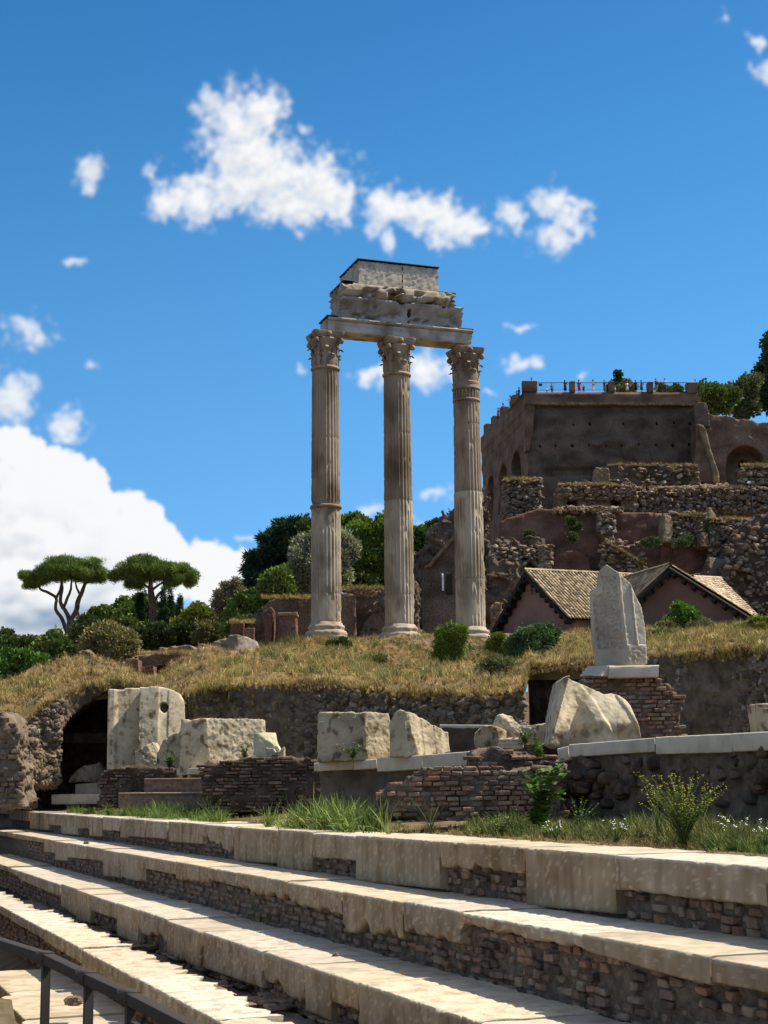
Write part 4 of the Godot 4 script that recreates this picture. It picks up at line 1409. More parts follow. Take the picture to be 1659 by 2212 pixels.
	brick_mass("brick_wall", "crumbling stepped brick wall nearest the grass, its top uneven", [[818, 1766], [820, 1712], [838, 1710], [842, 1697], [880, 1696], [884, 1682], [912, 1678], [914, 1664], [960, 1662], [1010, 1663], [1050, 1660], [1100, 1664], [1170, 1660], [1212, 1664], [1216, 1772]], 22.0, 1.1, 0.070, 0.19, -0.42, 15.0, M.mortar, [M.brick_brown, M.brick_red, M.brick_dark, M.brick_buff], 0.07, 60)
	# the centre stones
	put_stone("marble_cube", "square marble block in the centre, its right third broken rough", "marble block", stone([[687, 1543], [690, 1538], [760, 1538], [768, 1541], [800, 1537], [838, 1539], [843, 1560], [842, 1640], [685, 1646]], 27.4, 1.1, [[Vector3(0.62, 0.05, 0.78), 790, 1590, 0.0], [Vector3(0.8, 0.4, 0.4), 840, 1550, 0.3]], 0.016, 7.5, 76, 31.0), M.block_grey, "")
	var strip := func(p: Vector3, g: float) -> float:
		return g + 0.014 * smoothstep(0.2, 0.9, sin(p.x * 30.0 + p.y * 3.0))
	put_stone("marble_wedge", "wedge-shaped marble block sloping down to the right, with worn flutes", "marble block", stone([[843, 1625], [842, 1562], [853, 1538], [864, 1532], [882, 1537], [906, 1547], [934, 1562], [970, 1580], [974, 1625], [905, 1634], [866, 1637], [846, 1634]], 26.4, 0.8, [[Vector3(0.62, 0.18, 0.75), 892, 1590, 0.0], [Vector3(-0.55, 0.1, 0.8), 868, 1590, 0.02]], 0.011, 7.0, 72, 35.0, strip), M.block_tan, "")
	put_stone("marble_fragment", "angular marble drum piece lying on its side right of the wedge-shaped block", "marble block", stone([[1027, 1600], [1030, 1582], [1043, 1567], [1075, 1570], [1096, 1580], [1097, 1612], [1060, 1618], [1034, 1614]], 29.5, 0.6, [[Vector3(0.6, 0.2, 0.7), 1078, 1590, 0.0], [Vector3(-0.3, 0.6, 0.7), 1040, 1572, 0.0]], 0.02, 5.0, 40, 39.0), M.block_grey, "loose marble pieces among the ruins")
	put_stone("marble_fragment", "pale jagged marble rock behind the moulded plinth piece", "marble block", stone([[1060, 1592], [1064, 1570], [1078, 1545], [1086, 1543], [1105, 1550], [1122, 1568], [1130, 1588], [1128, 1600]], 29.9, 0.7, [[Vector3(0.5, 0.5, 0.7), 1095, 1555, 0.0]], 0.03, 4.0, 40, 42.0), M.block_pale, "loose marble pieces among the ruins")
	var lines := func(p: Vector3, g: float) -> float:
		return g + 0.012 * smoothstep(0.1, 0.7, sin(p.y * 95.0))
	put_stone("marble_fragment", "small marble plinth piece with horizontal mouldings", "marble block", stone([[1075, 1620], [1078, 1594], [1130, 1592], [1131, 1618]], 29.0, 0.5, [], 0.008, 5.0, 48, 44.0, lines), M.block_pale, "loose marble pieces among the ruins")
	put_stone("marble_fragment", "squat marble block half hidden left of the large sculpted rock", "marble block", stone([[1128, 1606], [1130, 1570], [1150, 1572], [1152, 1566], [1192, 1561], [1200, 1606]], 31.5, 0.8, [], 0.014, 4.0, 40, 47.0), M.block_grey, "loose marble pieces among the ruins")
	var far := thing("stone_bench", "long thin marble ledge at the foot of the rough podium wall", "stone step", P(1050, 1580, 37.5))
	bar_px("slab", far, [950, 1565, 38.2], [1150, 1567, 37.0], slab_outline(0.09, 0.7), 0.01, 3.0, M.marble_grey)
	bar_px("bench_wall", far, [950, 1572, 38.1], [1150, 1574, 36.9], [Vector2(-0.6, -1.3), Vector2(-0.06, -1.3), Vector2(-0.06, 0.0), Vector2(-0.6, 0.0)], 0.03, 3.0, M.tufa_dark)
	# right: wall with coping, the sculpted rock, the pier with its relief
	var rw := thing("coped_wall", "long shadowed rubble wall with a rising marble coping on the right", "wall", P(1430, 1770, 19.5))
	bar_px("wall_face", rw, [1206, 1640, 22.9], [1800, 1600, 16.6], [Vector2(-1.6, -1.35), Vector2(-0.12, -1.35), Vector2(-0.16, -0.5), Vector2(-0.12, 0.1), Vector2(-1.6, 0.1)], 0.07, 8.0, M.rubble, 0.02, 0.07)
	for e in [[1203, 1617, 22.9, 1227, 1611, 22.7, 0.205], [1228, 1608, 22.6, 1413, 1593.5, 20.4, 0.185], [1415, 1592, 20.3, 1580, 1584.5, 18.6, 0.225], [1581, 1584.5, 18.5, 1800, 1572, 16.5, 0.215]]:
		bar_px("coping_slab", rw, [e[0], e[1], e[2]], [e[3], e[4], e[5]], slab_outline(e[6], 0.5), 0.010, e[0], [M.marble_grey, M.marble][int(e[0]) % 2], 0.03, 0.05)
	var lump := []
	for k in 4:
		lump.append(chip_box(R(0.07, 0.13), R(0.045, 0.07), 0.08, 0.03, 0.02))
	for k in 90:
		var f := rng.randf()
		var d := lerpf(22.7, 16.9, f)
		var x := lerpf(1215.0, 1760.0, f)
		var q := P(x, lerpf(1645.0, 1615.0, f) + pow(rng.randf(), 1.2) * lerpf(95.0, 120.0, f), d)
		part("stone", lump[k % 4], [M.rubble, M.tufa_dark, M.brick_dark][k % 3], rw, Transform3D(Basis.from_euler(Vector3(R(-0.2, 0.2), R(-0.4, 0.4), R(-0.2, 0.2))).scaled_local(Vector3.ONE * R(0.7, 1.4)), q - rw.position - Vector3(0, 0, 0.06)))
	var sculpt := func(p: Vector3, g: float) -> float:
		var s: float = 3320.0 / 23.2
		var u: float = 1293.0 + p.x * s
		var v: float = 1611.0 - p.y * s
		var lean := u - (1230.0 - (v - 1470.0) * 0.30)
		var w := 0.0
		if lean < 4.0:
			w = -0.04 + lean * 0.0022 + 0.012 * smoothstep(0.3, 0.8, absf(sin(lean * 0.16)))
		else:
			var r := Vector2((u - 1325.0) / 78.0, (v - 1575.0) / 92.0).length()
			var hump := 0.30 * sqrt(maxf(0.0, 1.0 - r * r))
			var fold := 0.07 * sin((u - 1270.0) * 0.06 + (v - 1500.0) * 0.05)
			w = -0.30 + hump + fold * smoothstep(0.0, 30.0, lean) + 0.16 * exp(-lean * lean / 500.0)
			w -= 0.12 * smoothstep(1555.0, 1585.0, v + 8.0 * N3(p * 4.0)) * smoothstep(1240.0, 1270.0, u)
			w -= 0.42 * maxf(0.0, p.y - 0.25)
			w += 0.05 * smoothstep(0.35, 0.75, sin((u - v * 0.5) * 0.075)) * smoothstep(20.0, 60.0, lean)
		return maxf(g, (p.z - w + 0.05) * 0.75)
	put_stone("sculpted_rock", "large sunlit carved marble fragment with drapery folds, on the right coping", "marble block", stone([[1193, 1606], [1198, 1542], [1213, 1468], [1224, 1459], [1236, 1459], [1272, 1472], [1312, 1497], [1330, 1494], [1348, 1499], [1364, 1514], [1373, 1541], [1388, 1572], [1393, 1594], [1340, 1602], [1300, 1606], [1210, 1614]], 23.2, 1.3, [], 0.008, 6.0, 90, 51.0, sculpt), M.block_pale, "")
	var pier := brick_mass("brick_pier", "red brick pier widening downwards, supporting the carved marble slab", [[1272, 1462], [1318, 1458], [1421, 1459], [1423, 1474], [1440, 1478], [1455, 1492], [1468, 1505], [1470, 1592], [1471, 1640], [1280, 1640]], 26.5, 1.5, 0.0725, 0.21, -0.75, 21.0, M.mortar_red, [M.brick_red, M.brick_brown, M.brick_red, M.brick_buff], 0.05, 56)
	var cap := thing("marble_capstone", "flat marble cap on the brick pier, its left end moulded", "marble slab", P(1345, 1461, 26.6))
	bar_px("slab", cap, [1316, 1438.5, 26.2], [1424, 1436.5, 26.2], slab_outline(0.20, 0.95), 0.012, 6.0, M.marble, 0.03, 0.04)
	bar_px("moulded_end", cap, [1268, 1438, 26.9], [1314, 1437, 26.25], [Vector2(-0.7, -0.19), Vector2(0.14, -0.19), Vector2(0.14, -0.16), Vector2(0.09, -0.14), Vector2(0.09, -0.11), Vector2(0.04, -0.09), Vector2(0.04, -0.05), Vector2(0, -0.03), Vector2(0, 0), Vector2(-0.7, 0)], 0.008, 8.0, M.marble, 0.03, 0.04)
	var relief := func(p: Vector3, g: float) -> float:
		var s: float = 3320.0 / 26.3
		var u: float = 1342.0 + p.x * s
		var v: float = 1439.0 - p.y * s
		var lean := u + (v - 1330.0) * -0.07
		var w := 0.0
		if lean < 1348.0:
			w = -(1348.0 - lean) * 0.0036
			if lean > 1313.0 and lean < 1341.0 and v > 1240.0 and v < 1400.0:
				var kk := roundf((v - 1256.0) / 27.0)
				var q := Vector2(lean - 1327.0 - 3.5 * (1.0 if int(kk) % 2 == 0 else -1.0), v - 1256.0 - kk * 27.0)
				var r := q.length()
				w += -0.03 + 0.042 * exp(-pow((r - 9.0) / 2.6, 2.0)) + 0.035 * exp(-r * r / 9.0) + 0.04 * nf.get_noise_3d(u * 0.16, v * 0.16, 2)
			elif lean > 1290.0 and lean < 1311.0 and v > 1280.0 and v < 1400.0:
				w += -0.05 + 0.075 * maxf(0.0, sin(v * 0.33) * cos((lean - 1300.0) * 0.3))
		else:
			w = -(lean - 1348.0) * 0.0019
			if lean > 1351.0 and v < 1392.0:
				w -= 0.02
			if absf(lean - 1373.0) < 2.2 and v < 1392.0:
				w += 0.03
			if v > 1392.0:
				w += 0.02 * nf.get_noise_3d(u * 0.12, v * 0.12, 4)
		return maxf(g, p.z - w + 0.02)
	put_stone("carved_slab", "upright carved marble slab with an acanthus scroll, set on the brick pier", "carved stone", stone([[1283, 1272], [1298, 1262], [1302, 1226], [1312, 1217], [1337, 1236], [1364, 1259], [1376, 1287], [1389, 1311], [1397, 1361], [1401, 1432], [1390, 1437], [1326, 1438], [1298, 1440], [1288, 1382]], 26.3, 0.62, [], 0.006, 7.0, 120, 55.0, relief), M.relief_stone, "")
	put_stone("marble_fragment", "upright pale marble block at the right edge, standing on the coping", "marble block", stone([[1634, 1520], [1700, 1516], [1700, 1592], [1644, 1592], [1640, 1566]], 19.6, 0.5, [], 0.010, 4.0, 40, 61.0), M.block_grey, "loose marble pieces among the ruins")
	# a fallen fluted drum on the grassy mound
	var flute := func(p: Vector3, g: float) -> float:
		return g + (0.05 * smoothstep(0.1, 0.9, sin((p.y + p.x * 0.25) * 17.0)) if p.x < 0.3 else 0.0)
	put_stone("fallen_drum", "fallen striped marble column piece lying in the dry grass left of the columns", "column piece", stone([[428, 1424], [432, 1408], [450, 1394], [480, 1379], [500, 1372], [528, 1374], [548, 1381], [556, 1396], [558, 1424]], 61.0, 1.6, [[Vector3(0.5, 0.1, 0.85), 515, 1395, 0.0]], 0.05, 2.0, 60, 65.0, flute), M.column_fallen, "")


# ---- the ruined palace on the hill
func ruin_part(o: Node3D, called: String, out_line: Array, d: float, thick: float, m: Material, amp := 0.25, res := 40, cuts: Array = [], sd := 1.0) -> void:
	var rub: bool = m == M.palace_rubble
	var s := stone(out_line, d, thick, cuts, amp * (0.8 if rub else 0.7), 2.2 if rub else 0.9, mini(96, int(res * (1.35 if rub else 1.1))), sd + out_line[0][0] * 0.1)
	part(called, s[0], m, o, Transform3D(Basis(), s[1] - o.position))


func build_palace() -> void:
	var o := thing("ruined_palace", "huge ruined brick palace front with buttresses and arched niches on the hill", "ruin", P(1300, 1240, 150))
	# upper front wall with beam holes and weathered bands
	var front := func(x: float, q: Vector3) -> float:
		var py := 1700.0 - (q.y / -q.z) * F
		var w := 0.22 * N3(q * 0.18) + 0.12 * nf.get_noise_3dv(q * 0.5)
		for row in [914.0, 963.0]:
			var gx := fposmod(x + row * 3.0, 36.0) - 18.0
			gx += 5.0 * N3(Vector3(floorf((x + row * 3.0) / 36.0) * 3.7, row, 0))
			var id: float = floorf((x + row * 3.0) / 36.0)
			var gy: float = py - row - 3.0 * N3(Vector3(id * 1.9, row, 8))
			if absf(gx) < 1.7 + N3(Vector3(id, row, 2)) and absf(gy) < 2.0 and N3(Vector3(id * 5.1, row, 4)) > -0.25:
				w += 0.8
		w -= 0.35 * smoothstep(945.0, 950.0, py + 6.0 * N3(q * 0.3)) * smoothstep(0.0, 0.1, N3(Vector3(q.x * 0.12, q.y * 0.12, 3.0)))
		w += 0.5 * smoothstep(1010.0, 1018.0, py) * smoothstep(1036.0, 1028.0, py) * smoothstep(1160.0, 1180.0, x) * smoothstep(1300.0, 1280.0, x)
		return w
	part("upper_wall", wall_moved(wall_sheet([[1137, 868, 175], [1180, 872, 175], [1300, 872, 175], [1420, 874, 175], [1506, 874, 175]], 30.0, 1.5, 110, front), o.position).mesh(Vector3.BACK), M.palace_dark, o)
	# the long side that runs away to the left, with tall arched niches
	var a := P(1137, 846, 175)
	var b := P(1040, 944, 199)
	b.y = a.y
	var inward := (b - a).normalized().cross(Vector3.UP)
	if inward.x < 0:
		inward = -inward
	var side := MB.new()
	var pts := PackedVector3Array()
	for k in 141:
		var f := k / 140.0
		for j in 121:
			var q := a.lerp(b, f)
			q.y = lerpf(a.y - 2.0, 24.0, j / 120.0)
			var w := 0.15 * N3(q * 0.2) + 0.1 * nf.get_noise_3dv(q * 0.6)
			for n in [[0.235, 0.085, 37.6], [0.52, 0.075, 37.6], [0.80, 0.07, 37.6]]:
				var u: float = (f - n[0]) / n[1]
				var r: float = sqrt(maxf(0.0, 1.0 - u * u)) * n[1] * 25.0 * 0.9
				if absf(u) < 1.0 and q.y < n[2] + r and q.y > 33.4:
					w += 1.9
			w -= 0.5 * smoothstep(37.0, 30.0, q.y)
			pts.push_back(q + inward * w - o.position)
	side.sheet(pts, 120, 140)
	part("side_wall", side.mesh(Vector3(-1, 0, 0.4)), M.palace_brick, o)
	ruin_part(o, "corner_buttress", [[1131, 874], [1156, 876], [1152, 920], [1144, 975], [1134, 975]], 174.4, 1.2, M.palace_brick, 0.08, 40)
	# terrace rim
	var rim := thing("terrace_parapet", "brick terrace parapet with piers, crowning the ruined palace", "parapet", P(1320, 872, 174.4))
	bar_px("parapet", rim, [1133, 847, 174.4], [1507, 848, 174.4], [Vector2(-0.8, -1.55), Vector2(0.1, -1.55), Vector2(0.1, -1.3), Vector2(0, -1.28), Vector2(0, 0), Vector2(-0.8, 0)], 0.03, 3.0, M.palace_brick, 0.05, 0.3)
	for e in [[1128, 1160, 823], [1231, 1242, 823.5], [1316, 1327, 824], [1399, 1410.5, 825], [1483, 1506, 826]]:
		bar_px("parapet_pier", rim, [e[0], e[2], 174.3], [e[1], e[2], 174.3], [Vector2(-0.9, -1.25), Vector2(0.05, -1.25), Vector2(0.05, -0.1), Vector2(0.1, -0.08), Vector2(0.1, 0), Vector2(-0.95, 0)], 0.02, e[0], M.palace_brick, 0.03, 0.25)
	var sb := MB.new()
	var i0 := Vector3(a.x, a.y, a.z)
	for k in 2:
		var row := PackedVector3Array()
		for j in 61:
			for e in [[0.02, -3.2], [0.0, -2.0], [0.12, -1.95], [0.12, 0.0], [-0.7, 0.0]]:
				row.push_back(i0.lerp(b, j / 60.0) - inward * e[0] + Vector3(0, e[1] + 0.03 * N3(Vector3(j * 0.7, e[1], k)), 0) - rim.position)
		if k == 0:
			sb.sheet(row, 4, 60)
	part("side_parapet", sb.mesh(Vector3(-1, 0.3, 0.4)), M.palace_brick, rim)
	for f in [0.28, 0.52, 0.72, 0.9]:
		var q := i0.lerp(b, f)
		part("parapet_pier", rough_bar([Vector2(-0.45, -0.05), Vector2(0.45, -0.05), Vector2(0.45, 1.2), Vector2(-0.45, 1.2)], -0.65, 0.65, 0.25, 0.02, f), M.palace_brick, rim, Transform3D(Basis(Vector3.UP, atan2(inward.x, inward.z)), q + inward * 0.35 - rim.position))
	var spans := [[1160, 1231], [1242, 1316], [1327, 1399], [1410.5, 1483]]
	var notes := ["metal railing with a small notice, leftmost bay of the terrace", "metal railing bay where a visitor in red stands, on the terrace", "metal railing bay in front of the terrace shrub", "metal railing, rightmost bay of the terrace"]
	for k in 4:
		var pa := P(spans[k][0], 826.5, 174.8)
		var pb := P(spans[k][1], 826.8, 174.8)
		var ra := thing("railing", notes[k], "railing", pa - Vector3(0, 1.05, 0), 0.0, "terrace railings")
		var len := pa.distance_to(pb)
		part("top_rail", rough_bar([Vector2(-0.03, 1.0), Vector2(0.03, 1.0), Vector2(0.03, 1.06), Vector2(-0.03, 1.06)], 0, len, 0.5, 0.0, 1), M.iron, ra)
		part("bottom_rail", rough_bar([Vector2(-0.02, 0.1), Vector2(0.02, 0.1), Vector2(0.02, 0.14), Vector2(-0.02, 0.14)], 0, len, 0.5, 0.0, 1), M.iron, ra)
		var bars := MB.new()
		var n := int(len / 0.13)
		for j in n:
			var one := MB.new()
			var x := (j + 0.5) * len / n
			var ring := []
			for s in [[-1, -1], [1, -1], [1, 1], [-1, 1]]:
				ring.append([x + s[0] * 0.009, s[1] * 0.009])
			var sp := PackedVector3Array()
			for y in [0.12, 1.02]:
				for r in 5:
					sp.push_back(Vector3(ring[r % 4][0], y, ring[r % 4][1]))
			one.sheet(sp, 4, 1)
			bars.joined(one)
		tag(part("bars", bars.mesh(), M.iron, ra), "", "", "", "stuff")
		if k == 0:
			part("notice", rough_bar([Vector2(-0.01, 0.62), Vector2(0.02, 0.62), Vector2(0.02, 0.93), Vector2(-0.01, 0.93)], 0.18, 0.6, 0.2, 0.0, 1), M.slate, ra)
	# lower pieces, front to back
	ruin_part(o, "rubble_block", [[1090, 1040], [1108, 1034], [1128, 1036], [1132, 1031], [1166, 1033], [1168, 1110], [1086, 1120]], 168, 4.0, M.palace_rubble, 0.3, 44)
	ruin_part(o, "terrace_wall", [[1072, 1240], [1074, 1160], [1080, 1126], [1094, 1120], [1160, 1099], [1192, 1099], [1270, 1103], [1280, 1094], [1295, 1102], [1345, 1107], [1435, 1106], [1440, 1240]], 160, 4.0, M.palace_red, 0.22, 80)
	ruin_part(o, "wall_base", [[1050, 1330], [1056, 1210], [1075, 1165], [1165, 1168], [1180, 1180], [1185, 1330]], 157, 6.0, M.palace_dark, 0.8, 50)
	ruin_part(o, "rubble_buttress", [[1165, 1180], [1190, 1176], [1192, 1200], [1186, 1260], [1168, 1260]], 155, 2.5, M.palace_rubble, 0.25, 36)
	ruin_part(o, "blind_arch", [[1180, 1262], [1186, 1222], [1200, 1202], [1222, 1190], [1250, 1190], [1272, 1206], [1280, 1262]], 157.5, 1.5, M.palace_red, 0.08, 40)
	ruin_part(o, "broken_vault", [[1204, 1085], [1208, 1052], [1230, 1046], [1262, 1038], [1275, 1044], [1300, 1046], [1330, 1056], [1375, 1062], [1378, 1104], [1345, 1104], [1342, 1076], [1320, 1072], [1318, 1106], [1250, 1106], [1246, 1078], [1232, 1072], [1222, 1084], [1222, 1106], [1204, 1106]], 166, 5.0, M.palace_rubble, 0.3, 60)
	ruin_part(o, "vault_back", [[1206, 1106], [1206, 1060], [1370, 1066], [1372, 1106]], 169, 2.0, M.palace_dark, 0.15, 36)
	ruin_part(o, "long_block", [[1312, 1050], [1312, 1004], [1340, 1000], [1380, 1004], [1440, 1003], [1500, 1003], [1510, 1014], [1514, 1048]], 169, 4.0, M.palace_dark, 0.18, 70)
	ruin_part(o, "brick_stub", [[1284, 1046], [1286, 1010], [1315, 1009], [1318, 1046]], 168, 2.2, M.palace_buff, 0.12, 30)
	ruin_part(o, "mid_slope", [[1378, 1110], [1376, 1068], [1420, 1050], [1500, 1046], [1560, 1040], [1612, 1048], [1640, 1056], [1700, 1060], [1700, 1110], [1560, 1118], [1440, 1112]], 167, 5.0, M.palace_rubble, 0.45, 66, [[Vector3(0.0, 0.75, 0.65), 1500, 1060, 0.0]])
	ruin_part(o, "sloping_buttress", [[1504, 915], [1516, 916], [1526, 934], [1532, 960], [1546, 1005], [1553, 1020], [1554, 1042], [1500, 1042]], 171.5, 3.0, M.palace_brick, 0.10, 56)
	ruin_part(o, "buttress_lit_strip", [[1507, 916], [1519, 917], [1527, 932], [1534, 962], [1548, 1006], [1554, 1022], [1554, 1042], [1541, 1042], [1540, 1020], [1530, 985], [1514, 938]], 171.0, 2.4, M.palace_buff, 0.06, 56)  # paler brick paints the sunlit strip along the buttress slope
	# right-hand wall with its arched niche
	var arch := func(p: Vector3, g: float) -> float:
		var s := F / 172.0
		var u: float = 1601.0 + p.x * s
		var v: float = 1055.0 - p.y * s
		var c := Vector2(u - 1592.0, v - 998.0)
		var r := c.length() if v < 998.0 else absf(c.x)
		if r < 41.0:
			var deep := 2.6
			if Vector2((u - 1598.0) / 11.0, (v - 1000.0) / 22.0).length() < 1.0 + 0.15 * N3(p):
				deep = 6.0
			return maxf(g, p.z + deep)
		if r < 62.0 and v < 998.0:
			return maxf(g, p.z + 0.10 + 0.12 * smoothstep(0.2, 0.8, sin(c.angle() * 60.0)))
		return maxf(g, p.z + 0.2)
	var s2 := stone([[1506, 1050], [1504, 872], [1520, 876], [1528, 884], [1534, 894], [1570, 896], [1590, 902], [1622, 906], [1640, 912], [1730, 905], [1730, 1055], [1506, 1055]], 172.0, 7.0, [], 0.10, 0.8, 84, 5.0, arch)
	part("arch_wall", s2[0], M.palace_brick, o, Transform3D(Basis(), s2[1] - o.position))
	ruin_part(o, "grassy_block", [[1598, 1056], [1600, 1010], [1612, 1004], [1640, 1003], [1720, 1006], [1720, 1056]], 167, 3.0, M.palace_dark, 0.2, 40)
	ruin_part(o, "lower_right_wall", [[1430, 1245], [1432, 1106], [1454, 1112], [1470, 1106], [1478, 1112], [1500, 1122], [1513, 1140], [1530, 1150], [1545, 1180], [1560, 1240]], 158, 4.0, M.palace_red, 0.2, 54)
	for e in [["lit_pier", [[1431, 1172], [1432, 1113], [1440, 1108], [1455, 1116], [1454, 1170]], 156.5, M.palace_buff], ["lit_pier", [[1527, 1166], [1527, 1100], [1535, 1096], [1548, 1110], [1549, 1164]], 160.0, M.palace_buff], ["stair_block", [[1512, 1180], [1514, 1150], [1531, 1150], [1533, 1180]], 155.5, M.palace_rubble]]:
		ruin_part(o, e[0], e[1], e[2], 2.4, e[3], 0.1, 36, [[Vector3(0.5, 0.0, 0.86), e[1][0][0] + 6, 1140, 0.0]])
	ruin_part(o, "rubble_stair", [[1532, 1212], [1534, 1180], [1548, 1166], [1560, 1128], [1578, 1116], [1606, 1118], [1622, 1130], [1620, 1160], [1612, 1206], [1580, 1212]], 157, 4.0, M.palace_rubble, 0.4, 50, [[Vector3(0.45, 0.35, 0.82), 1560, 1150, 0.0]])
	ruin_part(o, "pale_wall", [[1530, 1262], [1532, 1204], [1580, 1206], [1578, 1218], [1566, 1222], [1558, 1262]], 153, 2.0, M.palace_pale, 0.06, 40, [[Vector3(0.42, 0.0, 0.9), 1534, 1230, 0.0]])
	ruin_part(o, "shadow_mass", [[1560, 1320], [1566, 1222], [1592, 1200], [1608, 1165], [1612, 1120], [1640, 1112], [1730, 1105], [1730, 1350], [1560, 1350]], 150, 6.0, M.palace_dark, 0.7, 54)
	ruin_part(o, "stepped_rubble", [[1486, 1262], [1490, 1240], [1520, 1238], [1532, 1210], [1540, 1262]], 152, 2.0, M.palace_dark, 0.2, 32)
	ruin_part(o, "upper_stub", [[1292, 1150], [1293, 1107], [1316, 1108], [1327, 1142], [1328, 1172], [1308, 1172]], 158, 2.4, M.palace_buff, 0.12, 36, [[Vector3(0.3, 0.3, 0.9), 1300, 1120, 0.0]])
	ruin_part(o, "sloping_wall", [[1300, 1262], [1306, 1168], [1330, 1172], [1352, 1196], [1370, 1212], [1382, 1226], [1396, 1262]], 155, 2.5, M.palace_brick, 0.14, 50)
	ruin_part(o, "right_corner", [[1500, 880], [1508, 868], [1526, 869], [1530, 880], [1534, 920], [1502, 922]], 171.6, 2.0, M.palace_dark, 0.1, 32)
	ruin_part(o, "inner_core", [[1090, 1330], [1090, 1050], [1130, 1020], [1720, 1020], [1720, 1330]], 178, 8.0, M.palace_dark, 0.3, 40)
	# loose masonry that catches the light
	var lumps := [chip_box(0.26, 0.16, 0.2, 0.06, 0.05), chip_box(0.16, 0.12, 0.2, 0.05, 0.04), chip_box(0.36, 0.12, 0.2, 0.05, 0.05)]
	var sets := [[], [], []]
	var tin := [[], [], []]
	for e in [[1088, 1168, 1036, 1116, 167.7, 330], [1204, 1375, 1046, 1078, 165.6, 360], [1378, 1680, 1052, 1108, 166.4, 620], [1166, 1191, 1180, 1258, 154.8, 150], [1533, 1620, 1122, 1208, 156.4, 520], [1052, 1165, 1180, 1322, 156.2, 420], [1292, 1328, 1108, 1150, 157.6, 120], [1196, 1345, 1096, 1108, 159.5, 200], [1440, 1530, 1106, 1180, 157.6, 200], [1600, 1700, 1006, 1050, 166.8, 160], [1312, 1512, 1004, 1048, 168.7, 70], [1300, 1392, 1170, 1255, 154.6, 160], [1560, 1700, 1130, 1330, 149.2, 240]]:
		for k in e[5]:
			var v := rng.randi() % 3
			sets[v].append(Transform3D(Basis.from_euler(Vector3(R(-0.4, 0.4), R(0, TAU), R(-0.4, 0.4))).scaled_local(Vector3.ONE * R(0.5, 1.3)), P(R(e[0], e[1]), R(e[2], e[3]), e[4] + R(-0.3, 0.25)) - o.position))
			tin[v].append(Color(0.19, 0.14, 0.098) * R(0.6, 1.5) if rng.randf() < 0.92 else Color(0.36, 0.32, 0.27))
	for v in 3:
		many("loose_masonry", lumps[v], M.brick_tint, sets[v], tin[v], o)
	# lamp post
	var lp := thing("lamp_post", "slim lamp post with two lamps in front of the ruined palace", "lamp post", P(1626, 1118, 150))
	part("pole", lathe([Vector2(0.07, 0), Vector2(0.05, 4.2), Vector2(0.0, 4.25)], 8), M.iron, lp)
	part("lamp_head", rough_bar([Vector2(-0.15, 3.5), Vector2(0.2, 3.4), Vector2(0.2, 3.6), Vector2(-0.15, 3.65)], -0.35, -0.05, 0.1, 0.01, 1), M.white_paint, lp)
	part("arm", rough_bar([Vector2(-0.03, 3.9), Vector2(0.03, 3.9), Vector2(0.03, 3.96), Vector2(-0.03, 3.96)], -0.3, 0.5, 0.2, 0.0, 1), M.iron, lp)
	# cliff and dark house between the columns
	var cl := thing("rock_face", "dark overgrown rock face behind the right temple column", "cliff", P(980, 1385, 122))
	ruin_part(cl, "rock", [[896, 1395], [898, 1215], [905, 1200], [926, 1180], [932, 1150], [944, 1132], [962, 1110], [982, 1096], [1020, 1075], [1042, 1060], [1056, 1200], [1062, 1395]], 122, 9.0, M.palace_dark, 0.9, 70)
	ruin_part(cl, "rock", [[1050, 1395], [1050, 1230], [1080, 1210], [1110, 1216], [1124, 1260], [1140, 1395]], 119, 5.0, M.palace_dark, 0.8, 40)
	ruin_part(cl, "rock_stub", [[1060, 1388], [1064, 1310], [1072, 1300], [1083, 1304], [1086, 1388]], 112, 1.6, M.palace_rubble, 0.2, 36)
	var dh := thing("lean_to_house", "dark small house with a single pitched roof edge between the middle and right columns", "house", P(945, 1370, 114))
	ruin_part(dh, "wall", [[915, 1375], [915, 1225], [930, 1215], [979, 1160], [990, 1160], [990, 1375]], 114, 4.0, M.palace_dark, 0.05, 40)
	bar_px("roof_edge", dh, [924, 1222, 113.6], [984, 1152, 113.6], [Vector2(-4.0, -0.2), Vector2(0.4, -0.2), Vector2(0.4, 0.0), Vector2(-4.0, 0.0)], 0.03, 2.0, M.tufa, 0.02, 0.3)
	part("door", rough_bar([Vector2(-0.1, 0), Vector2(0.06, 0), Vector2(0.06, 1.7), Vector2(-0.1, 1.7)], -0.22, 0.22, 0.3, 0.0, 1), M.dark_wood, dh, Transform3D(Basis(), P(971, 1284, 113.95) - dh.position))
	part("white_panel", rough_bar([Vector2(-0.05, 0), Vector2(0.05, 0), Vector2(0.05, 1.3), Vector2(-0.05, 1.3)], -0.07, 0.07, 0.3, 0.0, 1), M.white_paint, dh, Transform3D(Basis(), P(957, 1276, 113.9) - dh.position))


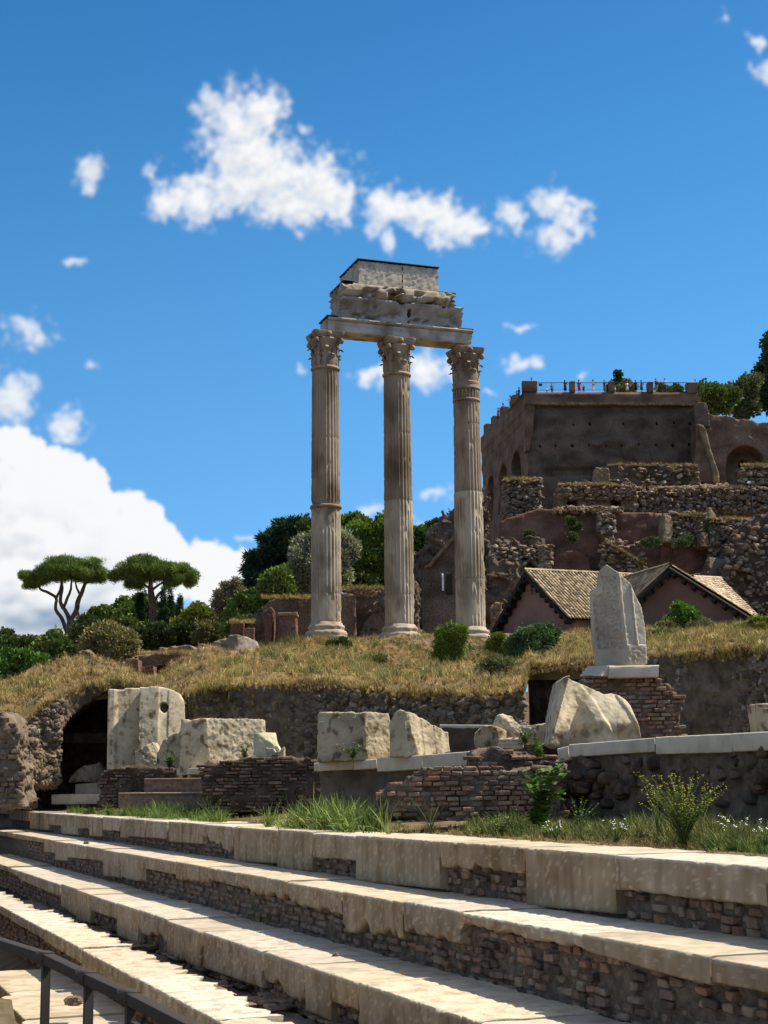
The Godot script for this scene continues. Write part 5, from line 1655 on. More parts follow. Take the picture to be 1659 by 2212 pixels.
# ---- tiled houses
func roof(o: Node3D, a: Vector3, b: Vector3, c: Vector3, d: Vector3, tint: Color) -> void:   # ridge a-b, eave d-c
	var n := (b - a).cross(d - a).normalized()
	if n.y < 0.0:
		n = -n
	var m := MB.new()
	var pts := PackedVector3Array()
	for j in 9:
		for k in 9:
			pts.push_back(a.lerp(b, k / 8.0).lerp(d.lerp(c, k / 8.0), j / 8.0) - o.position)
	m.sheet(pts, 8, 8)
	var lower := PackedVector3Array()
	for q in pts:
		lower.push_back(q - n * 0.16)
	m.sheet(lower, 8, 8, true)
	part("roof", m.mesh(n), M.roof_under, o)
	var tile := MB.new()
	var tp := PackedVector3Array()
	for j in 2:
		for k in 6:
			var an := PI * k / 5.0
			var r := 0.085 - 0.012 * j
			tp.push_back(Vector3(cos(an) * r, sin(an) * r + 0.02 * j, (0.5 - j) * 0.48))
	tile.sheet(tp, 5, 1)
	var me := tile.mesh(Vector3.UP)
	var down := (d - a).normalized()
	var across := n.cross(down).normalized() * -1.0
	var cols := int(a.distance_to(b) / 0.25)
	var rows := int(a.distance_to(d) / 0.38)
	var where := []
	var tints := []
	for k in cols:
		var e := (k + 0.5) / cols
		var top := a.lerp(b, e)
		var bot := d.lerp(c, e)
		for j in rows:
			var q := top.lerp(bot, (j + 0.5) / rows) + n * (0.012 + R(0, 0.02))
			var x := across
			where.append(Transform3D(Basis(x, n, x.cross(n)).rotated(n, R(-0.04, 0.04)).scaled_local(Vector3(R(0.9, 1.1), R(0.9, 1.15), 1)), q - o.position))
			tints.append(tint * R(0.45, 1.5) * (1.0 + 0.35 * N3(q * 0.6)))
	many("roof_tiles", me, M.brick_tint, where, tints, o)
	# ridge tiles
	var rid := []
	var rt := []
	var nr := int(a.distance_to(b) / 0.4)
	for k in nr:
		var q := a.lerp(b, (k + 0.5) / nr) + n * 0.05
		var z := (b - a).normalized()
		rid.append(Transform3D(Basis(Vector3.UP.cross(z).normalized() * 1.6, Vector3.UP * 1.6, z * 0.95), q - o.position))
		rt.append(tint * R(0.7, 1.3))
	many("ridge_tiles", me, M.brick_tint, rid, rt, o)


func gable(o: Node3D, left: Vector3, apex: Vector3, right: Vector3, deep: Vector3, foot: float, mat: Material) -> void:
	var m := MB.new()
	var ring := []
	for q in [Vector3(left.x, foot, left.z), left, apex, right, Vector3(right.x, foot, right.z)]:
		ring.append(q - o.position)
	for k in 5:
		var p0: Vector3 = ring[k]
		var p1: Vector3 = ring[(k + 1) % 5]
		m.sheet(PackedVector3Array([p0, p1, p0 + deep, p1 + deep]), 1, 1)
	m.fan(PackedVector3Array(ring))
	var bk := PackedVector3Array()
	for q in ring:
		bk.push_back(q + deep)
	m.fan(bk, true)
	part("wall", m.mesh(), mat, o)


func rake(o: Node3D, a: Vector3, b: Vector3, out: Vector3) -> void:   # dark verge board with rafter ends under it
	var x := (b - a).normalized()
	var y := out.cross(x).normalized()
	if y.y < 0:
		y = -y
	var z := x.cross(y)
	part("verge_board", rough_bar([Vector2(-0.3, -0.18), Vector2(0.3, -0.18), Vector2(0.3, 0.0), Vector2(-0.3, 0.0)], 0, a.distance_to(b), 0.4, 0.01, 1), M.dark_wood, o, Transform3D(Basis(x, y, z), a + out * 0.25 - o.position))
	var n := int(a.distance_to(b) / 0.75)
	for k in n:
		part("rafter_end", chip_box(0.12, 0.13, 0.26, 0.02, 0.005), M.dark_wood, o, Transform3D(Basis(x, y, z), a.lerp(b, (k + 0.6) / n) + out * 0.25 - y * 0.3 - o.position))


func build_houses() -> void:
	var t := Color(0.40, 0.31, 0.19)
	var o := thing("tiled_house", "stuccoed house with a long mossy tiled roof, half hidden by the carved slab", "house", P(1150, 1370, 105))
	var r := Vector3(0.93, 0, -0.37)
	var g := Vector3(0.37, 0, 0.93)
	var a := P(1147, 1233, 105)
	var e := P(1236, 1328, 99.6)
	var l := P(1075, 1365, 109.8)
	l.y = e.y
	var out := -r
	gable(o, l, a - Vector3(0, 0.25, 0), e, r * 9.0, 8.0, M.stucco)
	roof(o, a - r * 0.5, a + r * 9.2, e + g * 0.4 - Vector3(0, 0.26, 0) + r * 9.2, e + g * 0.4 - Vector3(0, 0.26, 0) - r * 0.5, t)
	roof(o, a - r * 0.5, a + r * 9.2, l - g * 0.4 - Vector3(0, 0.26, 0) + r * 9.2, l - g * 0.4 - Vector3(0, 0.26, 0) - r * 0.5, t)
	rake(o, a - Vector3(0, 0.2, 0), e + g * 0.3 - Vector3(0, 0.38, 0), out)
	rake(o, a - Vector3(0, 0.2, 0), l - g * 0.3 - Vector3(0, 0.38, 0), out)
	for k in 2:
		var s := part("slit_window", chip_box(0.03, 0.42, 0.07, 0.01, 0.0), M.brick_red, o, Transform3D(Basis(g, Vector3.UP, out), P(1147.5 + k * 11.0, 1271 - k * 3.0, 104.75 - k * 1.0) + out * 0.02 - o.position))
	var o2 := thing("tiled_house", "wide stuccoed house with a broad gable and tiled verge, right of the carved slab", "house", P(1500, 1360, 95))
	var b := P(1448, 1223, 95)
	var e2 := P(1640, 1342, 92)
	var l2 := P(1290, 1312, 99)
	l2.y = e2.y
	var deep := Vector3(0.10, 0, -0.99)
	gable(o2, l2, b - Vector3(0, 0.2, 0), e2, deep * 8.0, 8.0, M.stucco_dark)
	var fwd := -deep
	roof(o2, b + fwd * 0.5, b + deep * 7.0 + Vector3(-3.2, 0.0, 0), l2 + deep * 7.0 + Vector3(-3.0, -0.2, 0), l2 + fwd * 0.5 - Vector3(0.3, 0.2, 0), Color(0.34, 0.26, 0.165))
	roof(o2, b + fwd * 0.5, b + deep * 3.0, e2 + deep * 3.0 + Vector3(0.3, -0.2, 0), e2 + fwd * 0.5 + Vector3(0.3, -0.2, 0), t)
	rake(o2, b - Vector3(0, 0.16, 0), e2 + Vector3(0.2, -0.3, 0), fwd)
	rake(o2, b - Vector3(0, 0.16, 0), l2 + Vector3(-0.2, -0.3, 0), fwd)
	var o3 := thing("tiled_annex", "low annex behind the wide gable, its tiled slope facing right", "house", P(1560, 1330, 98))
	var q0 := P(1496, 1248, 100)
	var q1 := P(1556, 1251, 106)
	var q2 := P(1646, 1340, 100)
	var q3 := P(1612, 1330, 94)
	roof(o3, q0, q1, q2, q3, Color(0.47, 0.36, 0.24))
	var wm := MB.new()
	var wr := PackedVector3Array([q0 - o3.position, q1 - o3.position, q2 - o3.position, q3 - o3.position])
	var wl := PackedVector3Array()
	for q in wr:
		wl.push_back(Vector3(q.x, -4.0, q.z - 0.3))
	for k in 4:
		wm.sheet(PackedVector3Array([wr[k] - Vector3(0, 0.2, 0), wr[(k + 1) % 4] - Vector3(0, 0.2, 0), wl[k], wl[(k + 1) % 4]]), 1, 1)
	part("wall", wm.mesh(Vector3.BACK), M.stucco_dark, o3)
	# brick ruins left of and between the columns
	var lr := thing("brick_ruin", "ruined brick chambers with dark doorways left of the left temple column", "ruin", P(600, 1390, 98))
	ruin_part(lr, "back_wall", [[562, 1395], [564, 1310], [580, 1298], [605, 1288], [640, 1290], [690, 1292], [745, 1280], [768, 1282], [770, 1395]], 101, 2.0, M.palace_brick, 0.12, 60)
	ruin_part(lr, "pier", [[570, 1395], [570, 1322], [586, 1310], [592, 1318], [588, 1395]], 98.5, 2.0, M.palace_red, 0.08, 40)
	ruin_part(lr, "pilaster", [[601, 1395], [602, 1326], [640, 1325], [641, 1395]], 98, 1.5, M.palace_red, 0.06, 36)
	ruin_part(lr, "pilaster_cap", [[599, 1330], [599, 1323], [642, 1322], [642, 1329]], 97.8, 1.8, M.palace_buff, 0.03, 36)
	ruin_part(lr, "broken_wall", [[524, 1395], [526, 1360], [545, 1345], [556, 1322], [566, 1312], [572, 1330], [566, 1395]], 101, 2.0, M.palace_dark, 0.15, 40)
	ruin_part(lr, "stub", [[496, 1395], [498, 1346], [524, 1343], [526, 1395]], 100, 1.6, M.palace_red, 0.08, 30)
	ruin_part(lr, "stub", [[527, 1395], [528, 1358], [549, 1356], [550, 1395]], 98, 1.4, M.palace_red, 0.08, 30)
	var mr := thing("brick_ruin", "broken brick wall and dark spoil bank between the left and middle columns", "ruin", P(790, 1380, 100))
	ruin_part(mr, "wall", [[730, 1395], [732, 1290], [752, 1276], [790, 1272], [816, 1274], [834, 1266], [840, 1395]], 102, 2.0, M.palace_brick, 0.2, 50)
	ruin_part(mr, "spoil_bank", [[776, 1395], [790, 1345], [810, 1320], [822, 1290], [840, 1262], [880, 1250], [900, 1260], [905, 1395]], 99, 4.0, M.palace_dark, 0.5, 44)
	var ll := thing("brick_ruin", "low brick vaults with a dark arched mouth at the foot of the pines", "ruin", P(350, 1450, 95))
	ruin_part(ll, "pier", [[268, 1470], [270, 1424], [282, 1421], [298, 1424], [299, 1470]], 92, 1.5, M.palace_red, 0.06, 36)
	ruin_part(ll, "vault", [[296, 1470], [297, 1423], [300, 1416], [350, 1411], [420, 1409], [424, 1425], [400, 1432], [385, 1450], [376, 1440], [352, 1430], [336, 1442], [330, 1470]], 94, 4.0, M.palace_brick, 0.12, 60)
	ruin_part(ll, "back_wall", [[300, 1475], [300, 1425], [430, 1420], [430, 1475]], 97, 1.5, M.palace_dark, 0.1, 40)
	ruin_part(ll, "stub", [[308, 1475], [309, 1440], [332, 1438], [333, 1475]], 92, 1.2, M.palace_red, 0.06, 30)
	ruin_part(ll, "mound", [[330, 1412], [345, 1402], [378, 1395], [410, 1396], [440, 1405], [442, 1414]], 99, 3.0, M.palace_rubble, 0.15, 40)
	ruin_part(ll, "stub", [[425, 1412], [426, 1398], [436, 1390], [446, 1396], [448, 1412]], 97, 1.0, M.palace_rubble, 0.1, 30)
	var st := thing("stone_stump", "weathered stone stump in the dry grass at the foot of the two-stemmed pine", "ruin", P(196, 1440, 62))
	ruin_part(st, "stone", [[158, 1450], [162, 1418], [172, 1404], [186, 1403], [200, 1412], [208, 1440], [214, 1450]], 62, 1.0, M.palace_rubble, 0.08, 36)
	ruin_part(st, "stone", [[76, 1470], [80, 1452], [100, 1438], [118, 1440], [124, 1462]], 60, 0.8, M.palace_rubble, 0.06, 30)


# ---- visitors on the terrace: one continuous body each, meshed from a skeleton of tapered bones
const SKIN := 0
const HAIR := 1
const TOP := 2
const LEGS := 3
const SHOE := 4


func skeleton(pose: int, skirt: bool, long_hair: bool) -> Array:
	var b := []
	var hip := 0.92
	for s in [-1.0, 1.0]:
		var foot := Vector3(0.10 * s, 0.06, 0.02 - 0.03 * s)
		var knee := Vector3(0.095 * s, 0.49, 0.03)
		var h := Vector3(0.085 * s, hip, 0.0)
		b.append([h, knee, 0.085, 0.056, SKIN if skirt else LEGS])
		b.append([knee, foot, 0.054, 0.036, SKIN if skirt else LEGS])
		b.append([foot + Vector3(0, -0.02, -0.04), foot + Vector3(0.015 * s, -0.03, 0.15), 0.042, 0.034, SHOE])
		var sh := Vector3(0.175 * s, 1.40, 0.0)
		var el := Vector3(0.235 * s, 1.13, -0.02)
		var wr := Vector3(0.245 * s, 0.89, 0.07)
		if pose == 1 and s > 0:      # a hand raised to the face
			el = Vector3(0.25, 1.17, 0.16)
			wr = Vector3(0.10, 1.40, 0.24)
		elif pose == 1:
			el = Vector3(-0.25, 1.15, 0.10)
			wr = Vector3(-0.06, 1.12, 0.24)
		elif pose == 2:              # leaning on the rail
			el = Vector3(0.24 * s, 1.16, 0.2)
			wr = Vector3(0.10 * s, 1.10, 0.42)
		b.append([sh, el, 0.052, 0.041, TOP])
		b.append([el, wr, 0.039, 0.027, SKIN])
		var hd: Vector3 = (wr - el).normalized()
		var across := hd.cross(Vector3(0, 0, 1)).normalized()
		b.append([wr, wr + hd * 0.07, 0.028, 0.034, SKIN])
		for f in 4:
			var o := across * (f - 1.5) * 0.019
			b.append([wr + hd * 0.08 + o, wr + hd * (0.155 - absf(f - 1.3) * 0.012) + o * 1.2 + Vector3(0, 0, -0.01), 0.010, 0.008, SKIN])
		b.append([wr + hd * 0.03 + across * 0.03, wr + hd * 0.085 + across * 0.055, 0.012, 0.009, SKIN])
	if skirt:
		b.append([Vector3(0, 0.98, 0), Vector3(0, 0.62, 0), 0.14, 0.2, TOP])
	b.append([Vector3(-0.07, 0.95, 0), Vector3(0.07, 0.95, 0), 0.11, 0.11, TOP if skirt else LEGS])
	b.append([Vector3(0, 1.0, 0), Vector3(0, 1.30, 0.0), 0.125, 0.14, TOP])
	b.append([Vector3(-0.12, 1.37, 0), Vector3(0.12, 1.37, 0), 0.075, 0.075, TOP])
	b.append([Vector3(0, 1.40, -0.01), Vector3(0, 1.53, 0.01), 0.055, 0.05, SKIN])
	b.append([Vector3(0, 1.57, 0.035), Vector3(0, 1.66, 0.005), 0.066, 0.088, SKIN])
	b.append([Vector3(0, 1.60, 0.10), Vector3(0, 1.575, 0.122), 0.014, 0.016, SKIN])
	b.append([Vector3(0, 1.64, -0.03), Vector3(0, 1.69, -0.005), 0.090, 0.090, HAIR])
	if long_hair:
		b.append([Vector3(0, 1.62, -0.06), Vector3(0, 1.36, -0.10), 0.085, 0.07, HAIR])
	return b


var bodies := {}


func body(pose: int, skirt: bool, long_hair: bool) -> Array:    # [mesh builder, region of each vertex]
	var key := "%d%s%s" % [pose, skirt, long_hair]
	if bodies.has(key):
		return bodies[key]
	var bones := skeleton(pose, skirt, long_hair)
	var cell := 0.026
	var lo := Vector3(-0.40, -0.03, -0.24)
	var nx := 31
	var ny := 70
	var nzz := 32
	var f := PackedFloat32Array()
	f.resize(nx * ny * nzz)
	f.fill(0.3)
	for bn in bones:
		var a: Vector3 = bn[0]
		var c: Vector3 = bn[1]
		var rr: float = maxf(bn[2], bn[3]) + 0.09
		var mn := ((a.min(c) - Vector3.ONE * rr - lo) / cell).floor().max(Vector3.ZERO)
		var mx := ((a.max(c) + Vector3.ONE * rr - lo) / cell).ceil()
		var ab := c - a
		for z in range(int(mn.z), mini(nzz, int(mx.z) + 1)):
			for y in range(int(mn.y), mini(ny, int(mx.y) + 1)):
				for x in range(int(mn.x), mini(nx, int(mx.x) + 1)):
					var p := lo + Vector3(x, y, z) * cell
					var t := clampf((p - a).dot(ab) / ab.length_squared(), 0.0, 1.0)
					var d := p.distance_to(a + ab * t) - lerpf(bn[2], bn[3], t)
					var i := x + y * nx + z * nx * ny
					var o := f[i]
					var k := 0.022 if rr > 0.13 else 0.006
					var h := clampf(0.5 + 0.5 * (o - d) / k, 0.0, 1.0)
					f[i] = lerpf(o, d, h) - k * h * (1.0 - h)
	var m := nets(f, nx, ny, nzz, lo, Vector3.ONE * cell)
	var reg := PackedInt32Array()
	for p in m.v:
		var best := 1e9
		var r := 0
		for bn in bones:
			var a: Vector3 = bn[0]
			var ab: Vector3 = bn[1] - a
			var t := clampf((p - a).dot(ab) / ab.length_squared(), 0.0, 1.0)
			var d := p.distance_to(a + ab * t) - lerpf(bn[2], bn[3], t)
			if d < best:
				best = d
				r = bn[4]
		reg.push_back(r)
	bodies[key] = [m, reg]
	return bodies[key]


func person(label: String, at: Vector3, turn: float, pose: int, skirt: bool, long_hair: bool, top: Color, legs: Color, hair: Color, tall := 1.0) -> void:
	var got := body(pose, skirt, long_hair)
	var m := MB.new()
	m.v = got[0].v.duplicate()
	m.i = got[0].i.duplicate()
	for r in got[1]:
		m.c.push_back([Color(0.42, 0.26, 0.18), hair, top, legs, Color(0.08, 0.07, 0.065)][r])
	var o := part("person", m.mesh(), M.cloth, self, Transform3D(Basis(Vector3.UP, turn).scaled(Vector3.ONE * tall), at))
	tag(o, label, "person", "visitors on the palace terrace")


func build_people() -> void:
	var dark := Color(0.02, 0.017, 0.015)
	var brown := Color(0.06, 0.035, 0.02)
	var black := Color(0.018, 0.018, 0.02)
	var white := Color(0.72, 0.70, 0.66)
	var red := Color(0.45, 0.03, 0.035)
	var navy := Color(0.025, 0.035, 0.07)
	var jean := Color(0.06, 0.08, 0.13)
	var sand := Color(0.35, 0.28, 0.2)
	var floor_y := P(1300, 846, 174.6).y
	tag(part("terrace_floor", wall_floor(floor_y), M.palace_buff, self), "paved terrace floor on top of the ruined palace", "", "", "structure")
	var list := [
		[1221, 175.6, 0.5, 1, true, true, black, black, dark, 1.0, "person in a short black dress with long dark hair, at the first parapet pier"],
		[1237, 176.6, -0.3, 0, false, false, sand, jean, dark, 1.0, "person half hidden behind the first parapet pier between railing bays"],
		[1251.5, 175.6, 0.1, 0, true, true, red, black, dark, 1.0, "person in a red top standing at the second railing bay"],
		[1261, 175.6, -0.6, 0, false, false, black, jean, dark, 0.62, "small child in dark clothes beside the person in red"],
		[1282, 175.6, 0.7, 1, false, true, Color(0.5, 0.45, 0.38), white, brown, 1.0, "person with long hair and white trousers, alone in the second bay"],
		[1306, 175.6, 0.2, 2, false, false, navy, sand, dark, 0.97, "person in a navy shirt and beige shorts leaning on the rail"],
		[1314.5, 176.2, -0.4, 0, false, false, black, black, dark, 0.93, "person in black close behind the navy shirt, by the pier"],
		[1355, 175.6, 0.3, 1, true, false, white, white, brown, 0.86, "person in a white dress before the yellow green shrub"],
		[1329, 175.6, 0.9, 0, false, false, white, sand, brown, 0.5, "small seated-looking child in white right of the middle pier"],
		[1373.5, 175.6, -0.7, 0, true, true, black, black, dark, 0.92, "person in a long black dress, left of a facing pair"],
		[1386, 175.6, 0.8, 1, true, false, Color(0.03, 0.05, 0.04), black, dark, 0.92, "person in dark green, right of a facing pair"],
		[1418, 175.6, 0.4, 2, false, false, black, sand, dark, 1.02, "person in a black shirt with light trousers in the last bay"],
		[1437, 175.6, -0.2, 1, false, false, white, jean, dark, 1.03, "person in a white shirt in the last railing bay"],
		[1192.5, 176.0, 0.1, 0, false, false, Color(0.2, 0.2, 0.16), jean, brown, 0.8, "person in an olive grey shirt in the first railing bay"],
		[1181.5, 175.6, 0.3, 2, false, false, white, sand, dark, 0.5, "small child in a white top in the first railing bay"],
		[1149, 176.5, -0.4, 0, false, false, Color(0.25, 0.3, 0.36), jean, brown, 1.3, "person standing tall behind the corner pier of the parapet"]]
	for e in list:
		var r := ray(e[0], 846)
		person(e[10], Vector3(r.x * e[1], floor_y, -e[1]), e[2], e[3], e[4], e[5], e[6], e[7], e[8], e[9])
	var a := P(1137, 846, 175)
	var b := P(1040, 944, 199)
	b.y = a.y
	var inw := Vector3(0.97, 0, 0.1)
	for e in [[0.10, 0.4, 0, false, false, sand, jean, dark, "person in tan at the near end of the side parapet"], [0.20, 0.35, 2, false, false, black, jean, dark, "person in a black shirt leaning over the side parapet"], [0.27, 0.5, 1, false, false, navy, white, brown, "person in dark blue and white trousers at the side parapet"], [0.36, 0.2, 2, false, false, white, jean, dark, "person in a white shirt leaning out over the side parapet"], [0.52, 0.2, 2, false, true, Color(0.5, 0.18, 0.16), black, dark, "person in pink farther along the side parapet"], [0.62, 0.15, 0, false, false, red, black, dark, "person in red farthest along the side parapet"]]:
		var q: Vector3 = a.lerp(b, e[0]) + inw * e[1]
		q.y = floor_y + 0.25
		person(e[8], q, -1.2, e[2], e[3], e[4], e[5], e[6], e[7], 1.0)


func wall_floor(y: float) -> ArrayMesh:
	var m := MB.new()
	var a := P(1128, 846, 174.8)
	var b := P(1506, 846, 174.8)
	var c := P(1560, 846, 215)
	var d := P(1045, 944, 199)
	m.sheet(PackedVector3Array([Vector3(a.x, y - 0.02, a.z), Vector3(b.x, y - 0.02, b.z), Vector3(d.x, y - 0.02, d.z), Vector3(c.x, y - 0.02, c.z)]), 1, 1)
	return m.mesh(Vector3.UP)


# ---- the handrail close to the eye
func build_rail() -> void:
	var o := thing("handrail", "dark grey metal handrail with square posts in the bottom left corner", "railing", P(150, 2300, 8.9))
	var top := [[-60, 2018, 11.2], [98, 2068, 9.7], [185, 2110, 9.0], [278, 2153, 8.4], [430, 2232, 7.5]]
	for k in top.size() - 1:
		var pa := P(top[k][0], top[k][1], top[k][2])
		var pb := P(top[k + 1][0], top[k + 1][1], top[k + 1][2])
		var x := (pb - pa).normalized()
		var z := x.cross(Vector3.UP).normalized()
		if z.z < 0:
			z = -z
		var y := z.cross(x)
		part("rail_section", rough_bar([Vector2(-0.035, -0.028), Vector2(-0.03, -0.033), Vector2(0.03, -0.033), Vector2(0.035, -0.028), Vector2(0.035, 0.024), Vector2(0.03, 0.029), Vector2(-0.03, 0.029), Vector2(-0.035, 0.024)], -0.012, pa.distance_to(pb) + 0.012, 0.3, 0.0, 1), M.rail, o, Transform3D(Basis(x, y, z), pa - o.position))
		part("sleeve", rough_bar([Vector2(-0.039, -0.036), Vector2(0.039, -0.036), Vector2(0.039, 0.033), Vector2(-0.039, 0.033)], -0.07, 0.07, 0.3, 0.0, 1), M.rail, o, Transform3D(Basis(x, y, z), pb - o.position))
	for e in [[100, 2072, 9.68], [192, 2116, 8.95], [282, 2157, 8.35]]:
		var q := P(e[0], e[1], e[2])
		part("post", rough_bar([Vector2(-0.026, -1.0), Vector2(0.026, -1.0), Vector2(0.026, -0.03), Vector2(-0.026, -0.03)], -0.024, 0.024, 0.3, 0.0, 1), M.rail, o, Transform3D(Basis(Vector3.UP, 0.4), q - o.position))
	var la := P(282, 2157, 8.35) - Vector3(0, 0.13, 0)
	var lb := P(430, 2232, 7.5) - Vector3(0, 0.13, 0)
	var lx := (lb - la).normalized()
	var lz := lx.cross(Vector3.UP).normalized() * -1.0
	part("lower_rail", rough_bar([Vector2(-0.015, -0.02), Vector2(0.015, -0.02), Vector2(0.015, 0.02), Vector2(-0.015, 0.02)], 0.0, la.distance_to(lb), 0.3, 0.0, 1), M.rail, o, Transform3D(Basis(lx, lz.cross(lx), lz), la - o.position))
	# loose stones
	var s := stone([[140, 2170], [139, 2160], [146, 2155], [160, 2154], [170, 2156], [174, 2163], [173, 2172], [160, 2174], [146, 2174]], 18.4, 0.16, [], 0.02, 14.0, 26, 3.0)
	put_stone("loose_stone", "small grey loose stone lying on the cream slab behind the rail posts", "stone", s, M.tufa_pale)
	var s2 := stone([[717, 2066], [719, 2061], [726, 2059], [731, 2062], [732, 2067]], G_depth(724, 2066, -1.74), 0.05, [], 0.006, 30.0, 18, 5.0)
	put_stone("loose_stone", "tiny dark pebble on the third row's marble top", "stone", s2, M.tufa)
	var s3 := stone([[180, 1824], [181, 1818], [190, 1818], [192, 1824]], G_depth(186, 1824, -1.14), 0.12, [], 0.006, 20.0, 18, 7.0)
	put_stone("loose_brick", "small pale red brick piece lying on the second row's top, left", "brick", s3, M.brick_red)


func G_depth(x: float, y: float, h: float) -> float:
	return h / ray(x, y).y


# ---- plants
func tube(pts: Array, radii: Array, n := 8) -> MB:
	var m := MB.new()
	var out := PackedVector3Array()
	for k in pts.size():
		var p: Vector3 = pts[k]
		var t: Vector3 = (pts[mini(k + 1, pts.size() - 1)] - pts[maxi(k - 1, 0)]).normalized()
		var a := t.cross(Vector3(0.31, 0.2, 0.93)).normalized()
		var b := t.cross(a)
		for q in n + 1:
			var an := TAU * (q % n) / n
			out.push_back(p + (a * cos(an) + b * sin(an)) * radii[k])
	m.sheet(out, n, pts.size() - 1)
	return m


func smooth_path(pts: Array, radii: Array, wob: float) -> Array:
	var p2 := []
	var r2 := []
	for k in pts.size() - 1:
		for q in 4:
			var f := q / 4.0
			var a: Vector3 = pts[maxi(k - 1, 0)]
			var d: Vector3 = pts[mini(k + 2, pts.size() - 1)]
			var p: Vector3 = pts[k].cubic_interpolate(pts[k + 1], a, d, f)
			p2.append(p + Vector3(R(-wob, wob), 0, R(-wob, wob)))
			r2.append(lerpf(radii[k], radii[k + 1], f))
	p2.append(pts[-1])
	r2.append(radii[-1])
	return [p2, r2]


func blade_tuft(n: int, w: float, spread: float, droop: float) -> ArrayMesh:   # one unit tall
	var m := MB.new()
	for k in n:
		var a := R(0, TAU)
		var dir := Vector3(cos(a), 0, sin(a))
		var side := Vector3(-sin(a + R(-1, 1)), 0, cos(a + R(-1, 1)))
		var h := R(0.55, 1.0)
		var sp := spread * R(0.2, 1.0)
		var foot := Vector3(R(-0.15, 0.15), -0.05, R(-0.15, 0.15))
		var b := m.v.size()
		for j in 4:
			var f := j / 3.0
			var c := foot + dir * sp * f * f + Vector3(0, h * (f - droop * f * f * f), 0)
			var ww := w * (1.0 - f * 0.92)
			m.add(c - side * ww)
			m.add(c + side * ww)
		for j in 3:
			m.quad(b + j * 2, b + j * 2 + 1, b + j * 2 + 3, b + j * 2 + 2)
	return m.mesh(Vector3.UP)


func leaf_clump(n: int, long: float, wide: float, spread: float, up := 0.3) -> ArrayMesh:   # leaves within about one unit
	var m := MB.new()
	for k in n:
		var p := Vector3(R(-1, 1), R(-1, 1), R(-1, 1))
		while p.length() > 1.0:
			p = Vector3(R(-1, 1), R(-1, 1), R(-1, 1))
		var dir := (p.normalized() + Vector3(R(-0.6, 0.6), R(-0.6, 0.6) + up, R(-0.6, 0.6))).normalized()
		var side := dir.cross(Vector3(R(-1, 1), R(0.2, 1), R(-1, 1))).normalized() * wide
		p *= spread
		var nn := dir.cross(side).normalized() * wide * 0.35
		var b := m.add(p)
		m.add(p + dir * long * 0.5 + side - nn)
		m.add(p + dir * long)
		m.add(p + dir * long * 0.5 - side - nn)
		m.tri(b, b + 1, b + 2)
		m.tri(b, b + 2, b + 3)
	return m.mesh(Vector3.UP)


var clump := {}
var tuft := []


func tree(called: String, label: String, category: String, group: String, base: Vector3, stems: Array, blobs: Array, leaf: String, count: int, size: float, tint: Color, shell := 0.55, bark := "bark") -> Node3D:
	var o := thing(called, label, category, base, 0.0, group)
	var tr := MB.new()
	for s in stems:
		var sp := smooth_path(s[0], s[1], 0.04)
		tr.joined(tube(sp[0], sp[1], 7))
	if stems.size():
		for k in tr.v.size():
			tr.v[k] -= base
		part("trunk", tr.mesh(), M[bark], o)
	var where := []
	var tints := []
	var vol := 0.0
	for b in blobs:
		vol += pow(b[1].x * b[1].y * b[1].z, 0.6667) * (b[2] if b.size() > 2 else 1.0)
	for b in blobs:
		var r: Vector3 = b[1]
		var n := int(count * pow(r.x * r.y * r.z, 0.6667) * (b[2] if b.size() > 2 else 1.0) / vol)
		var lobes := []
		for k in maxi(5, mini(18, n / 45)):
			var v := Vector3(rng.randfn(), rng.randfn(), rng.randfn()).normalized()
			lobes.append([v * R(0.45, 0.88), R(0.20, 0.40), R(0.75, 1.25)])
		for k in n:
			var lo: Array = lobes[rng.randi() % lobes.size()]
			var q: Vector3 = Vector3(rng.randfn(), rng.randfn(), rng.randfn()).normalized() * pow(rng.randf(), shell * 0.6) * lo[1] + lo[0]
			if rng.randf() < 0.05:
				q *= R(1.0, 1.22)
			var p: Vector3 = b[0] + q * r * 1.06
			var s := size * R(0.7, 1.3)
			where.append(Transform3D(Basis.from_euler(Vector3(R(-0.5, 0.5), R(0, TAU), R(-0.5, 0.5))).scaled_local(Vector3.ONE * s), p - base))
			var g: float = R(1.1, 2.3) * lo[2] * (1.0 + 0.3 * N3(p * 0.35))
			tints.append(Color(tint.r * g * R(0.85, 1.25), tint.g * g, tint.b * g * R(0.8, 1.2)))
	many("crown", clump[leaf], M.leaf, where, tints, o)
	return o


func blob(x: float, y: float, d: float, rx: float, ry: float, depth := 0.0, w := 1.0) -> Array:   # a crown lobe from its picture outline
	var s := d / F
	return [P(x, y, d), Vector3(rx * s, ry * s, depth if depth > 0.0 else rx * s * 0.9), w]


func pts_px(list: Array, d: float) -> Array:
	var out := []
	for e in list:
		out.append(P(e[0], e[1], d + (e[2] if e.size() > 2 else 0.0)))
	return out


